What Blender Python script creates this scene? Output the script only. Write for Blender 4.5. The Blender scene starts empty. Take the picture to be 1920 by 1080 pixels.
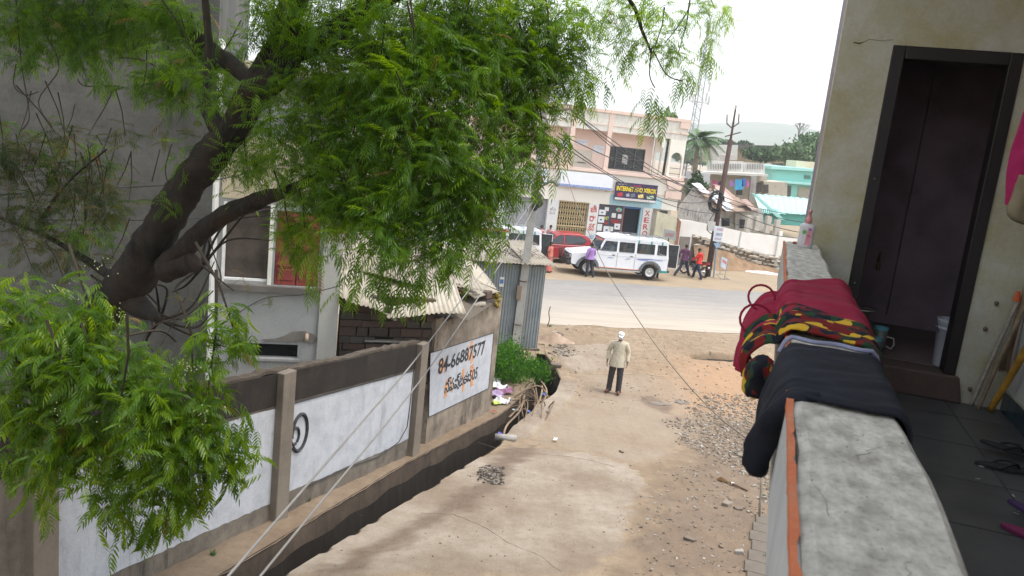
import bpy, math, random
import numpy as np
from mathutils import Vector, Matrix, noise as mnoise
random.seed(7); np.random.seed(7)
rnd = random.random
def U(a, b): return random.uniform(a, b)
sc = bpy.context.scene
COL = sc.collection

# ---------------------------------------------------------------- camera, world, sun, exposure
F_PX, PITCH, ROLL, H = 1500.0, math.radians(10.5), math.radians(6.3), 6.3
cam_d = bpy.data.cameras.new('camera'); cam = bpy.data.objects.new('camera', cam_d); COL.objects.link(cam)
cam_d.sensor_width = 36; cam_d.lens = F_PX / 1920 * 36; cam_d.clip_start = 0.05; cam_d.clip_end = 6000
_R = Vector((1, 0, 0)); _U = Vector((0, math.sin(PITCH), math.cos(PITCH))); _F = Vector((0, math.cos(PITCH), -math.sin(PITCH)))
_cx = _R * math.cos(ROLL) + _U * math.sin(ROLL); _cy = -_R * math.sin(ROLL) + _U * math.cos(ROLL)
_m = Matrix((_cx, _cy, -_F)).transposed().to_4x4(); _m.translation = Vector((0, 0, H))
cam.matrix_world = _m
sc.camera = cam
cam_d.dof.use_dof = True; cam_d.dof.focus_distance = 14.0; cam_d.dof.aperture_fstop = 9.0

SUN_EL, SUN_AZ = math.radians(70), math.radians(105)      # azimuth measured from +Y towards +X
w = bpy.data.worlds.new('World'); sc.world = w; w.use_nodes = True
nt = w.node_tree; nt.nodes.clear()
sky = nt.nodes.new('ShaderNodeTexSky'); sky.sky_type = 'NISHITA'; sky.sun_disc = False
sky.sun_elevation = SUN_EL; sky.sun_rotation = SUN_AZ; sky.dust_density = 2.5; sky.air_density = 1.6; sky.ozone_density = 1.0
bg = nt.nodes.new('ShaderNodeBackground'); bg.inputs[1].default_value = 0.15
out = nt.nodes.new('ShaderNodeOutputWorld')
hs = nt.nodes.new('ShaderNodeHueSaturation'); hs.inputs['Saturation'].default_value = 0.35
nt.links.new(sky.outputs[0], hs.inputs['Color']); nt.links.new(hs.outputs[0], bg.inputs[0]); nt.links.new(bg.outputs[0], out.inputs[0])
sd = bpy.data.lights.new('sun', 'SUN'); sd.energy = 1.1; sd.angle = math.radians(15); sd.color = (1, 0.965, 0.91)
sun = bpy.data.objects.new('sun', sd); COL.objects.link(sun)
_sd = Vector((math.cos(SUN_EL) * math.sin(SUN_AZ), math.cos(SUN_EL) * math.cos(SUN_AZ), math.sin(SUN_EL)))
sun.rotation_euler = _sd.to_track_quat('Z', 'Y').to_euler()
sc.view_settings.view_transform = 'Standard'; sc.view_settings.look = 'None'
sc.view_settings.exposure = 1.25; sc.view_settings.gamma = 1.0; sc.view_settings.use_curve_mapping = False
sc.cycles.volume_bounces = 2; sc.cycles.max_bounces = 7; sc.cycles.diffuse_bounces = 4; sc.cycles.transparent_max_bounces = 12
sc.cycles.volume_step_rate = 4; sc.cycles.volume_max_steps = 64

# ---------------------------------------------------------------- survey helpers: sight lines measured in the photograph
def ray(x, y):
    dx, dy = x - 960, y - 540
    u = dx * math.cos(ROLL) + dy * math.sin(ROLL); v = dx * math.sin(ROLL) - dy * math.cos(ROLL)
    return (u, F_PX * math.cos(PITCH) + v * math.sin(PITCH), -F_PX * math.sin(PITCH) + v * math.cos(PITCH))
def at_y(x, y, Y):
    d = ray(x, y); t = Y / d[1]; return Vector((d[0] * t, Y, H + d[2] * t))
def at_z(x, y, Z):
    d = ray(x, y); t = (Z - H) / d[2]; return Vector((d[0] * t, d[1] * t, Z))
def gz(Y):
    t = 19 - Y
    if t <= -1.5: return 0.0
    if t < 1.5: return 0.11 * (t + 1.5) ** 2 / 6.0
    return 0.11 * t
def G(x, y):
    Z = 0.0
    for i in range(60):
        P = at_z(x, y, Z); Z = gz(P.y)
    return P
def pl(x, y, O, th, yl=0.0):
    a = math.radians(th); n = (-math.sin(a), math.cos(a)); e = (math.cos(a), math.sin(a))
    d = ray(x, y); t = (O[0] * n[0] + O[1] * n[1] + yl) / (d[0] * n[0] + d[1] * n[1])
    X, Y = d[0] * t - O[0], d[1] * t - O[1]
    return (X * e[0] + Y * e[1], H + d[2] * t)

# ---------------------------------------------------------------- object helpers
def link(o, parent=None):
    COL.objects.link(o)
    if parent: o.parent = parent
    return o
def tag(o, label=None, cat=None, group=None, kind=None):
    if label: o['label'] = label
    if cat: o['category'] = cat
    if group: o['group'] = group
    if kind: o['kind'] = kind
    return o
def thing(name, label, cat, loc=(0, 0, 0), rot=0.0, group=None):
    o = bpy.data.objects.new(name, None); o.empty_display_size = 0.2
    link(o); o.location = loc; o.rotation_euler = (0, 0, math.radians(rot))
    return tag(o, label, cat, group)

class MB:
    def __init__(s): s.v = []; s.f = []
    def add(s, vs, fs):
        b = len(s.v); s.v += [tuple(p) for p in vs]; s.f += [tuple(i + b for i in f) for f in fs]; return s
    def hexa(s, p):      # p: 4 bottom then 4 top, both counter-clockwise from above
        return s.add(p, [(3, 2, 1, 0), (4, 5, 6, 7), (0, 1, 5, 4), (1, 2, 6, 5), (2, 3, 7, 6), (3, 0, 4, 7)])
    def box(s, x0, x1, y0, y1, z0, z1, M=None):
        p = [(x0, y0, z0), (x1, y0, z0), (x1, y1, z0), (x0, y1, z0), (x0, y0, z1), (x1, y0, z1), (x1, y1, z1), (x0, y1, z1)]
        if M is not None: p = [M @ Vector(q) for q in p]
        return s.hexa(p)
    def cbox(s, c, size, M=None):
        h = [q / 2 for q in size]
        T = Matrix.Translation(Vector(c)) @ (M.to_4x4() if M is not None else Matrix.Identity(4))
        return s.box(-h[0], h[0], -h[1], h[1], -h[2], h[2], T)
    def tube(s, pts, r, n=6, cap=True):
        pts = [Vector(p) for p in pts]; rs = r if isinstance(r, (list, tuple)) else [r] * len(pts)
        vs = []; up = Vector((0, 0, 1)); ref = None
        for i, p in enumerate(pts):
            t = (pts[min(i + 1, len(pts) - 1)] - pts[max(i - 1, 0)])
            if t.length < 1e-9: t = Vector((0, 0, 1))
            t.normalize()
            if ref is None:
                ref = t.cross(up if abs(t.z) < 0.95 else Vector((1, 0, 0))).normalized()
            else:
                ref = (ref - t * ref.dot(t)).normalized()
            q = t.cross(ref)
            for k in range(n):
                a = 2 * math.pi * k / n
                vs.append(p + (ref * math.cos(a) + q * math.sin(a)) * rs[i])
        fs = []
        for i in range(len(pts) - 1):
            for k in range(n):
                k2 = (k + 1) % n
                fs.append((i * n + k, i * n + k2, (i + 1) * n + k2, (i + 1) * n + k))
        if cap:
            fs.append(tuple(range(n - 1, -1, -1))); fs.append(tuple((len(pts) - 1) * n + k for k in range(n)))
        return s.add(vs, fs)
    def lathe(s, prof, n=20, c=(0, 0, 0), axis='z', M=None):
        vs = []
        for r, h in prof:
            for k in range(n):
                a = 2 * math.pi * k / n; x, y = r * math.cos(a), r * math.sin(a)
                p = Vector((x, y, h)) if axis == 'z' else (Vector((x, h, y)) if axis == 'y' else Vector((h, x, y)))
                p = p + Vector(c)
                vs.append(M @ p if M is not None else p)
        fs = []
        for i in range(len(prof) - 1):
            for k in range(n):
                k2 = (k + 1) % n; fs.append((i * n + k, i * n + k2, (i + 1) * n + k2, (i + 1) * n + k))
        return s.add(vs, fs)
    def prism(s, poly, y0, y1, M=None):     # poly in (x, z), extruded along y
        n = len(poly)
        vs = [Vector((p[0], y0, p[1])) for p in poly] + [Vector((p[0], y1, p[1])) for p in poly]
        if M is not None: vs = [M @ q for q in vs]
        return s.add(vs, [tuple(range(n)), tuple(range(2 * n - 1, n - 1, -1))] + [(i, i + n, (i + 1) % n + n, (i + 1) % n) for i in range(n)])
    def sphere(s, c, r, nu=10, nv=7, M=None):
        rr = r if isinstance(r, (list, tuple)) else (r, r, r)
        prof = []
        vs = []
        for j in range(nv + 1):
            t = math.pi * j / nv
            for k in range(nu):
                a = 2 * math.pi * k / nu
                p = Vector((rr[0] * math.sin(t) * math.cos(a), rr[1] * math.sin(t) * math.sin(a), rr[2] * math.cos(t)))
                if M is not None: p = M @ p
                vs.append(p + Vector(c))
        fs = []
        for j in range(nv):
            for k in range(nu):
                k2 = (k + 1) % nu; fs.append((j * nu + k, (j + 1) * nu + k, (j + 1) * nu + k2, j * nu + k2))
        return s.add(vs, fs)
    def rock(s, c, r, seed=0):
        vs = []; rng = random.Random(seed)
        M = Matrix.Rotation(rng.uniform(0, 6.28), 3, 'Z') @ Matrix.Rotation(rng.uniform(-.5, .5), 3, 'X')
        for z, rad, n in ((-0.6, .7, 5), (0.1, 1, 6), (0.65, .6, 5)):
            pass
        base = [(-1, -1, -1), (1, -1, -1), (1, 1, -1), (-1, 1, -1), (-1, -1, 1), (1, -1, 1), (1, 1, 1), (-1, 1, 1)]
        sx, sy, sz = rng.uniform(.7, 1.2), rng.uniform(.5, 1), rng.uniform(.35, .8)
        p = [M @ Vector((b[0] * r * sx * rng.uniform(.5, .95), b[1] * r * sy * rng.uniform(.5, .95), b[2] * r * sz * rng.uniform(.5, .95))) + Vector(c) for b in base]
        return s.hexa(p)
    def build(s, name, mat=None, parent=None, smooth=False, solid=0, bevel=0, sub=0):
        me = bpy.data.meshes.new(name); me.from_pydata(s.v, [], s.f); me.update()
        o = bpy.data.objects.new(name, me); link(o, parent)
        if mat is not None: me.materials.append(mat)
        if smooth: me.shade_smooth()
        if solid:
            m = o.modifiers.new('solid', 'SOLIDIFY'); m.thickness = solid; m.offset = 0
        if bevel:
            m = o.modifiers.new('bevel', 'BEVEL'); m.width = bevel; m.segments = 2; m.limit_method = 'ANGLE'
        if sub:
            m = o.modifiers.new('sub', 'SUBSURF'); m.levels = sub; m.render_levels = sub
        return o
def grid_mb(fn, nu, nv):
    mb = MB(); vs = [fn(i / nu, j / nv) for j in range(nv + 1) for i in range(nu + 1)]
    fs = [(j * (nu + 1) + i, j * (nu + 1) + i + 1, (j + 1) * (nu + 1) + i + 1, (j + 1) * (nu + 1) + i) for j in range(nv) for i in range(nu)]
    return mb.add(vs, fs)
def np_mesh(name, V, quads=None, tris=None, mat=None, parent=None, attr=None, smooth=False):
    """fast mesh from numpy arrays; attr = {name: per-vertex float}"""
    me = bpy.data.meshes.new(name)
    loops = []; starts = []; tot = 0; cnt = 0
    if tris is not None and len(tris):
        loops.append(tris.reshape(-1)); starts.append(np.arange(len(tris)) * 3); cnt += len(tris); tot += tris.size
    if quads is not None and len(quads):
        starts.append(np.arange(len(quads)) * 4 + tot); loops.append(quads.reshape(-1)); cnt += len(quads); tot += quads.size
    me.vertices.add(len(V)); me.vertices.foreach_set('co', np.asarray(V, dtype=np.float32).reshape(-1))
    me.loops.add(tot); me.loops.foreach_set('vertex_index', np.concatenate(loops).astype(np.int32))
    me.polygons.add(cnt); me.polygons.foreach_set('loop_start', np.concatenate(starts).astype(np.int32))
    me.update(calc_edges=True); me.validate()
    if attr:
        for k, a in attr.items():
            if a.ndim == 1:
                at = me.attributes.new(k, 'FLOAT', 'POINT'); at.data.foreach_set('value', a.astype(np.float32))
            else:
                at = me.attributes.new(k, 'FLOAT_COLOR', 'POINT'); at.data.foreach_set('color', a.astype(np.float32).reshape(-1))
    if mat: me.materials.append(mat)
    if smooth: me.shade_smooth()
    o = bpy.data.objects.new(name, me); link(o, parent); return o

# ---------------------------------------------------------------- materials
def rgb(c): return (c[0], c[1], c[2], 1.0)
class NT:
    def __init__(s, name):
        s.m = bpy.data.materials.new(name); s.m.use_nodes = True; s.t = s.m.node_tree; s.b = s.t.nodes['Principled BSDF']
    def n(s, ty, **kw):
        nd = s.t.nodes.new(ty)
        for k, v in kw.items():
            if k.startswith('i_'):
                nd.inputs[int(k[2:]) if k[2:].isdigit() else k[2:]].default_value = v
            else: setattr(nd, k, v)
        return nd
    def l(s, a, b): s.t.links.new(a, b); return s
    def coord(s, scale=(1, 1, 1), space='Object'):
        tc = s.n('ShaderNodeTexCoord'); mp = s.n('ShaderNodeMapping'); mp.inputs['Scale'].default_value = scale
        s.l(tc.outputs[space], mp.inputs[0]); return mp.outputs[0]
    def noise(s, vec, scale, detail=6, rough=.6):
        nd = s.n('ShaderNodeTexNoise'); nd.inputs['Scale'].default_value = scale; nd.inputs['Detail'].default_value = detail; nd.inputs['Roughness'].default_value = rough
        s.l(vec, nd.inputs['Vector']); return nd.outputs['Fac']
    def ramp(s, fac, stops):
        r = s.n('ShaderNodeValToRGB'); e = r.color_ramp.elements
        while len(e) < len(stops): e.new(0.5)
        for i, (p, c) in enumerate(stops):
            e[i].position = p; e[i].color = rgb(c) if not isinstance(c, (int, float)) else (c, c, c, 1)
        s.l(fac, r.inputs[0]); return r.outputs[0]
    def mix(s, fac, a, b, mode='MIX'):
        m = s.n('ShaderNodeMix'); m.data_type = 'RGBA'; m.blend_type = mode
        for sock, v in ((m.inputs[0], fac), (m.inputs[6], a), (m.inputs[7], b)):
            if isinstance(v, (int, float)): sock.default_value = v
            elif isinstance(v, tuple): sock.default_value = rgb(v)
            else: s.l(v, sock)
        return m.outputs[2]
    def bump(s, h, strength=.3, dist=.02):
        b = s.n('ShaderNodeBump'); b.inputs['Strength'].default_value = strength; b.inputs['Distance'].default_value = dist
        s.l(h, b.inputs['Height']); s.l(b.outputs[0], s.b.inputs['Normal']); return s
    def fin(s, col=None, rough=.8, metal=0, spec=.3):
        if col is not None:
            if isinstance(col, tuple): s.b.inputs['Base Color'].default_value = rgb(col)
            else: s.l(col, s.b.inputs['Base Color'])
        s.b.inputs['Roughness'].default_value = rough; s.b.inputs['Metallic'].default_value = metal
        s.b.inputs['Specular IOR Level'].default_value = spec
        return s.m
_plain = {}
def plain(c, rough=.7, metal=0, var=.12, scale=6, bump=0, spec=.3, name=None):
    key = (c, rough, metal, var, scale, bump)
    if key in _plain: return _plain[key]
    t = NT(name or 'paint_%d' % len(_plain)); v = t.coord()
    f = t.noise(v, scale, 5)
    lo = tuple(max(0, q * (1 - var)) for q in c); hi = tuple(min(1, q * (1 + var)) for q in c)
    col = t.ramp(f, [(.3, lo), (.7, hi)])
    if bump: t.bump(t.noise(v, scale * 8, 4), bump, .01)
    m = t.fin(col, rough, metal, spec); _plain[key] = m; return m
def plaster(name, base, stain, dark=None, scale=1.5, amount=(.45, .75), streak=(.5, .75), bump=.35, rough=.9, fine=None):
    """old painted plaster: patches of a second colour and vertical run-down streaks"""
    t = NT(name); v = t.coord(); vs = t.coord((2.2, 2.2, .4))
    c = t.mix(t.ramp(t.noise(v, scale, 8, .65), [(amount[0], 0), (amount[1], 1)]), base, stain)
    if dark:
        k1 = t.ramp(t.noise(vs, 2.2, 8, .7), [(streak[0] - .04, 0), (streak[1], 1)]); k2 = t.ramp(t.noise(v, .9, 5, .6), [(.42, 0), (.62, 1)])
        k = t.mix(1.0, k1, k2, 'MULTIPLY'); k3 = t.ramp(t.noise(v, 4.5, 9, .75), [(streak[0], 0), (streak[1] + .1, .7)]); k = t.mix(1.0, k, k3, 'LIGHTEN')
        c = t.mix(k, c, dark)
    sp = t.ramp(t.noise(v, 38, 5, .7), [(.35, tuple([.86] * 3)), (.6, (1, 1, 1))])
    c = t.mix(.7, c, sp, 'MULTIPLY')
    t.bump(t.noise(v, 30, 6, .7), bump, .01)
    return t.fin(c, rough)
def glass_mat(name, tint=(.25, .28, .28), alpha=.55):
    t = NT(name); t.b.inputs['Base Color'].default_value = rgb(tuple(q * .15 for q in tint)); t.b.inputs['Roughness'].default_value = .06
    t.b.inputs['Specular IOR Level'].default_value = .6
    tr = t.n('ShaderNodeBsdfTransparent'); tr.inputs[0].default_value = rgb(tuple(min(1, q * 2.6) for q in tint))
    mx = t.n('ShaderNodeMixShader'); mx.inputs[0].default_value = 1 - alpha
    t.l(t.b.outputs[0], mx.inputs[1]); t.l(tr.outputs[0], mx.inputs[2])
    t.l(mx.outputs[0], t.t.nodes['Material Output'].inputs[0]); return t.m
black_rubber = plain((.02, .02, .02), .8); dark_metal = plain((.06, .06, .065), .5, .3); chrome = plain((.55, .55, .56), .25, .9, .05)
grey_concrete = plaster('aged_concrete', (.36, .34, .31), (.22, .2, .18), (.1, .09, .08), 2.5)

# ---------------------------------------------------------------- text
def text_mesh(s, x0, x1, z0, z1, name, mat, parent=None, y=0.0, M=None, bold=0.0, italic=0.0, keep=False, depth=.002):
    """lettering filling the box x0..x1, z0..z1 in the local x-z plane, facing -y"""
    cu = bpy.data.curves.new(name, 'FONT'); cu.body = s; cu.offset = bold; cu.shear = italic; cu.resolution_u = 3
    o = bpy.data.objects.new(name, cu); COL.objects.link(o)
    dg = bpy.context.evaluated_depsgraph_get(); dg.update()
    me = bpy.data.meshes.new_from_object(o.evaluated_get(dg)); bpy.data.objects.remove(o); bpy.data.curves.remove(cu)
    n = len(me.vertices); co = np.empty(n * 3, dtype=np.float32); me.vertices.foreach_get('co', co); co = co.reshape(-1, 3)
    mn, mx = co.min(0), co.max(0); wx, wz = (x1 - x0), (z1 - z0)
    kx, kz = wx / max(1e-6, mx[0] - mn[0]), wz / max(1e-6, mx[1] - mn[1])
    if keep: kx = kz = min(kx, kz)
    q = np.zeros_like(co); q[:, 0] = x0 + (co[:, 0] - mn[0]) * kx; q[:, 2] = z0 + (co[:, 1] - mn[1]) * kz; q[:, 1] = y
    if M is not None:
        Mn = np.array(M); q = q @ Mn[:3, :3].T + Mn[:3, 3]
    me.vertices.foreach_set('co', q.reshape(-1)); me.update(); me.materials.clear(); me.materials.append(mat); me.name = name
    o = bpy.data.objects.new(name, me); link(o, parent); return o
def P2(c): return plain(c, .7, 0, .05)

# ================================================================ GROUND, ROAD, DRAIN
_vn = np.random.RandomState(3).rand(256, 256)
def vnoise(x, y, sc_):
    x = np.asarray(x) * sc_ + 100.3; y = np.asarray(y) * sc_ + 50.7
    xi = np.floor(x).astype(int); yi = np.floor(y).astype(int); fx = x - xi; fy = y - yi
    fx = fx * fx * (3 - 2 * fx); fy = fy * fy * (3 - 2 * fy)
    g = lambda a, b: _vn[a % 256, b % 256]
    return (g(xi, yi) * (1 - fx) + g(xi + 1, yi) * fx) * (1 - fy) + (g(xi, yi + 1) * (1 - fx) + g(xi + 1, yi + 1) * fx) * fy
def fbm(x, y, s, o=4):
    r = 0; a = .5
    for i in range(o): r = r + a * vnoise(x, y, s * 2 ** i); a *= .5
    return r
def gz_np(Y):
    t = 19 - Y
    return np.where(t <= -1.5, 0, np.where(t < 1.5, .11 * (t + 1.5) ** 2 / 6, .11 * t))
def poly_sd(X, Y, poly):
    """signed distance, positive inside"""
    n = len(poly); d = np.full(X.shape, 1e9); ins = np.zeros(X.shape, bool)
    for i in range(n):
        ax, ay = poly[i][0], poly[i][1]; bx, by = poly[(i + 1) % n][0], poly[(i + 1) % n][1]
        ex, ey = bx - ax, by - ay; L = ex * ex + ey * ey + 1e-12
        t = np.clip(((X - ax) * ex + (Y - ay) * ey) / L, 0, 1)
        d = np.minimum(d, np.hypot(X - ax - t * ex, Y - ay - t * ey))
        c = ((ay > Y) != (by > Y)) & (X < ex * (Y - ay) / (ey + 1e-12) + ax); ins ^= c
    return np.where(ins, d, -d)
def sst(a, b, x):
    t = np.clip((x - a) / (b - a), 0, 1); return t * t * (3 - 2 * t)
gp = lambda L: [tuple(G(*q)) for q in L]
E2p = gp([(540, 1078), (890, 865), (935, 835), (962, 806), (1006, 768), (1040, 738), (1051, 712), (1040, 688), (1020, 664)])
E1p = gp([(420, 1075), (760, 870), (938, 778), (1000, 718), (1008, 690), (1006, 662)])
def ext(P):
    a, b = P[0], P[1]; k = (b[0] - a[0]) / (b[1] - a[1])
    return [(a[0] - k * (a[1] - 1.0), 1.0)] + [(p[0], p[1]) for p in P]
E2s, E1s = ext(E2p), ext(E1p)
YT = min(E2p[-1][1], 23.6)
E2f = lambda Y: np.interp(Y, [p[1] for p in E2s], [p[0] for p in E2s]) + .04 * (vnoise(Y, Y * 0 + 3, .8) - .5) * 2 * sst(12, 16, Y) + .015 * (vnoise(Y, Y * 0, 2) - .5)
E1f = lambda Y: np.interp(Y, [p[1] for p in E1s], [p[0] for p in E1s]) + .02 * (vnoise(Y, Y * 0 + 9, 3) - .5)

slab_low = gp([(530, 1079), (700, 975), (890, 865), (960, 839), (1113, 852), (1182, 876), (1205, 895), (1208, 922), (1182, 950), (1178, 997), (1159, 1034), (1100, 1080)])
slab_mid = gp([(1000, 815), (1085, 740), (1100, 700), (1200, 705), (1290, 720), (1300, 800), (1240, 860), (1190, 868), (1113, 848), (1010, 832)])
slab_cross = gp([(1030, 652), (1130, 646), (1160, 660), (1180, 690), (1080, 700), (1062, 690)])
orange_soil = gp([(1290, 700), (1300, 678), (1460, 680), (1475, 705), (1470, 760), (1380, 775), (1310, 765)])
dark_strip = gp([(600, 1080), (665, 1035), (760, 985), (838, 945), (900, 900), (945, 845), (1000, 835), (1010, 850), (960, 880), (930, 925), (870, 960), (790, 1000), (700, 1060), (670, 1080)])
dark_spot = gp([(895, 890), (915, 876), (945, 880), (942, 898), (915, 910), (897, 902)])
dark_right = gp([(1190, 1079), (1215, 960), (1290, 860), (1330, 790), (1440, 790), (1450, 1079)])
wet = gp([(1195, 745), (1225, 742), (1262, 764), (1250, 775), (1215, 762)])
culvert = gp([(1293, 664), (1330, 661), (1372, 663), (1406, 668), (1408, 675), (1372, 677), (1300, 673)])
kerb = [(float(E2f(np.array(y))) - .02, y) for y in (15.2, 16, 17, 18, 19, 20, 21)] + [(float(E2f(np.array(y))) + .52, y) for y in (21, 20, 19, 18, 17, 16, 15.2)]

def ground_fields(X, Y):
    n1 = fbm(X, Y, 1.3); n2 = fbm(X, Y, 5)
    jag = (n2 - .47) * .55
    low = sst(-.03, .03, poly_sd(X, Y, slab_low) + jag * .6)
    mid = sst(-.3, .2, poly_sd(X, Y, slab_mid) + jag)
    cro = sst(-.04, .04, poly_sd(X, Y, slab_cross) + jag * .5)
    ker = sst(-.03, .03, poly_sd(X, Y, kerb) + jag * .15)
    ora = .8 * sst(-1.6, 1.0, poly_sd(X, Y, orange_soil) + jag * 3)
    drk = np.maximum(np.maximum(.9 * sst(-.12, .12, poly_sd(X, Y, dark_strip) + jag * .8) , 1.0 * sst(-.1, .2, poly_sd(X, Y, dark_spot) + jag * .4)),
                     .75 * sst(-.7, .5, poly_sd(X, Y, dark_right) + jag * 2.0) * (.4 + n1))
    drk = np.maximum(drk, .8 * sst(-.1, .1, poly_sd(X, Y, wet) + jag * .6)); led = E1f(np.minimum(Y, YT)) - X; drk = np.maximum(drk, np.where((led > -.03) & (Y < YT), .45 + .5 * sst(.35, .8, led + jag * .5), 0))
    con = np.clip(np.maximum(np.maximum(low, mid * .55), np.maximum(cro * .8, ker)), 0, 1)
    hole = sst(-.02, .08, poly_sd(X, Y, culvert) + jag * .3)
    z = gz_np(Y) + (1 - con) * ((n2 - .5) * .05 + (fbm(X, Y, 14, 2) - .4) * .018) + low * .028 + cro * .05 + ker * .06 - hole * .8
    return z, np.stack([con, ora, np.clip(drk + hole * 1.0, 0, 1), np.ones_like(X)], -1)  # the culvert hole is darkened in colour too, its shade painted in

def ground_material():
    t = NT('sandy_alley_ground'); v = t.coord()
    at = t.n('ShaderNodeVertexColor', layer_name='zones'); sp = t.n('ShaderNodeSeparateColor'); t.l(at.outputs[0], sp.inputs[0])
    big = t.noise(v, .55, 6, .6); med = t.noise(v, 3.5, 7, .65); fine = t.noise(v, 34, 5, .75)
    dirt = t.ramp(big, [(.3, (.25, .185, .12)), (.7, (.33, .255, .18))])
    dirt = t.mix(t.ramp(med, [(.4, 0), (.75, 1)]), dirt, (.19, .14, .098))
    conc = t.ramp(med, [(.3, (.27, .222, .172)), (.55, (.325, .273, .218)), (.75, (.365, .312, .255))])
    conc = t.mix(t.ramp(big, [(.42, 0), (.62, .8)]), conc, (.20, .15, .108))
    c = t.mix(sp.outputs[0], dirt, conc)
    c = t.mix(sp.outputs[1], c, (.36, .225, .135))
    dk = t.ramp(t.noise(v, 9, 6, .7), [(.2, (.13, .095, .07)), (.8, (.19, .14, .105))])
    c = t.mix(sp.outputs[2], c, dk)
    c = t.mix(.55, c, t.ramp(fine, [(.34, (.62, .6, .58)), (.47, (1, 1, 1)), (.72, (1.0, 1.0, 1.0)), (.8, (1.25, 1.22, 1.2))]), 'MULTIPLY')
    mp = t.n('ShaderNodeMapping'); mp.inputs['Rotation'].default_value = (0, 0, math.radians(17)); mp.inputs['Scale'].default_value = (3.2, .35, 1); t.l(v, mp.inputs[0])
    st = t.ramp(t.noise(mp.outputs[0], 1.6, 7, .7), [(.36, (.86, .83, .80)), (.56, (1.04, 1.04, 1.03))]); c = t.mix(.45, c, st, 'MULTIPLY')
    c = t.mix(.7, c, t.ramp(t.noise(v, 7.5, 9, .8), [(.36, (.84, .82, .80)), (.5, (1, 1, 1)), (.68, (1.08, 1.07, 1.06))]), 'MULTIPLY')
    t.bump(t.noise(v, 26, 8, .8), .7, .02)
    return t.fin(c, .92, spec=.15)
M_ground = ground_material()

# right bank and alley
def strip(yr, xf, cols):
    Yg = yr[:, None] * np.ones(len(cols)); Xg = xf(Yg) + cols[None, :] * np.ones_like(Yg)
    z, a = ground_fields(Xg, Yg)
    V = np.stack([Xg, Yg, z], -1).reshape(-1, 3); nr, ncn = Yg.shape
    i = (np.arange(nr - 1)[:, None] * ncn + np.arange(ncn - 1)[None, :]).reshape(-1)
    Q = np.stack([i, i + 1, i + ncn + 1, i + ncn], -1)
    return V, Q, a.reshape(-1, 4)
def join(parts):
    V = []; Q = []; A = []; b = 0
    for v, q, a in parts:
        V.append(v); Q.append(q + b); A.append(a); b += len(v)
    return np.concatenate(V), np.concatenate(Q), np.concatenate(A)
rowsA = np.concatenate([np.arange(1, 7, .25), np.arange(7, YT, .09), [YT]])
colsR = np.concatenate([np.arange(0, 8.5, .09), np.arange(8.5, 16, .5)])
colsL = -np.concatenate([np.arange(0, 1.6, .1), np.arange(1.6, 16, .6)])[::-1]
rowsB = np.arange(YT, 29.5, .09)
pr = join([strip(rowsA, E2f, colsR), strip(rowsA, E1f, colsL),
           strip(rowsB, lambda y: y * 0, np.concatenate([np.arange(-14, -1, .6), np.arange(-1, 10, .1), np.arange(10, 17, .6)]))])
g = np_mesh('alley_ground', pr[0], quads=pr[1], mat=M_ground, attr={'zones': pr[2]}, smooth=True); tag(g, kind='structure')

for q in ([(790, 965), (850, 968), (905, 990), (960, 1025), (1010, 1045), (1060, 1082)], [(895, 830), (980, 852), (1060, 858), (1110, 866), (1160, 880)], [(1060, 735), (1120, 745), (1165, 755)], [(1080, 700), (1140, 703), (1210, 702), (1290, 712)]):
    P = [G(*p) for p in q]; pp = []
    for i in range(len(P) - 1):
        for j in range(6): v = P[i] + (P[i + 1] - P[i]) * (j / 6); x, y = v.x + U(-.02, .02), v.y + U(-.02, .02); pp.append((x, y, float(ground_fields(np.array([x]), np.array([y]))[0][0]) + .001))
    tag(MB().tube(pp, [.0015 + .004 * rnd() for _ in pp], 4).build('slab_crack', plain((.16, .125, .095), .95)), kind='structure')
# near-black sheet painting the shade inside the broken culvert with slab fragments round it
mb = MB(); mb.add([(x, y - .02, gz(y) - .22) for x, y, _ in culvert], [tuple(range(len(culvert)))]); tag(mb.build('culvert_shade', plain((.025, .02, .016), .95)), kind='structure')
# outer ground out to the horizon
def flat(name, pts, m, kind='structure'):
    o = MB().add(pts, [tuple(range(len(pts)))]).build(name, m); return tag(o, kind=kind)
M_dirt = (lambda: (lambda t: (lambda v: (t.bump(t.noise(v, 20, 6), .4, .02), t.fin(t.mix(.5, t.mix(t.ramp(t.noise(v, .5, 8, .65), [(.4, 0), (.65, 1)]), (.34, .265, .18), (.28, .225, .165)), t.ramp(t.noise(v, 22, 5, .7), [(.35, (.7, .68, .66)), (.5, (1, 1, 1))]), 'MULTIPLY'), .95, spec=.1))[1])(t.coord()))(NT('pale_dirt')))()
mb = MB()
n = 90
def far_ground(u, v):
    X = -30 + 100 * u; Y = 28 + 42 * v
    return (X, Y, -0.012 + .03 * (float(fbm(X, Y, .8, 3)) - .45) * (1 if Y > 30 else 0))
far = grid_mb(far_ground, 140, 70)
far.add([(-3000, 70, -.01), (3000, 70, -.01), (3000, 5500, -.01), (-3000, 5500, -.01)], [(0, 1, 2, 3)])
far.add([(-3000, -500, -.01), (-13.5, -500, -.01), (-13.5, 28, -.01), (-3000, 28, -.01)], [(0, 1, 2, 3)])
far.add([(14.5, -500, -.01), (3000, -500, -.01), (3000, 28, -.01), (14.5, 28, -.01)], [(0, 1, 2, 3)])
far.add([(-3000, 28, -.01), (-30, 28, -.01), (-30, 70, -.01), (-3000, 70, -.01)], [(0, 1, 2, 3)])
far.add([(70, 28, -.01), (3000, 28, -.01), (3000, 70, -.01), (70, 70, -.01)], [(0, 1, 2, 3)])
tag(far.build('ground', M_dirt, smooth=True), kind='structure')

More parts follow.
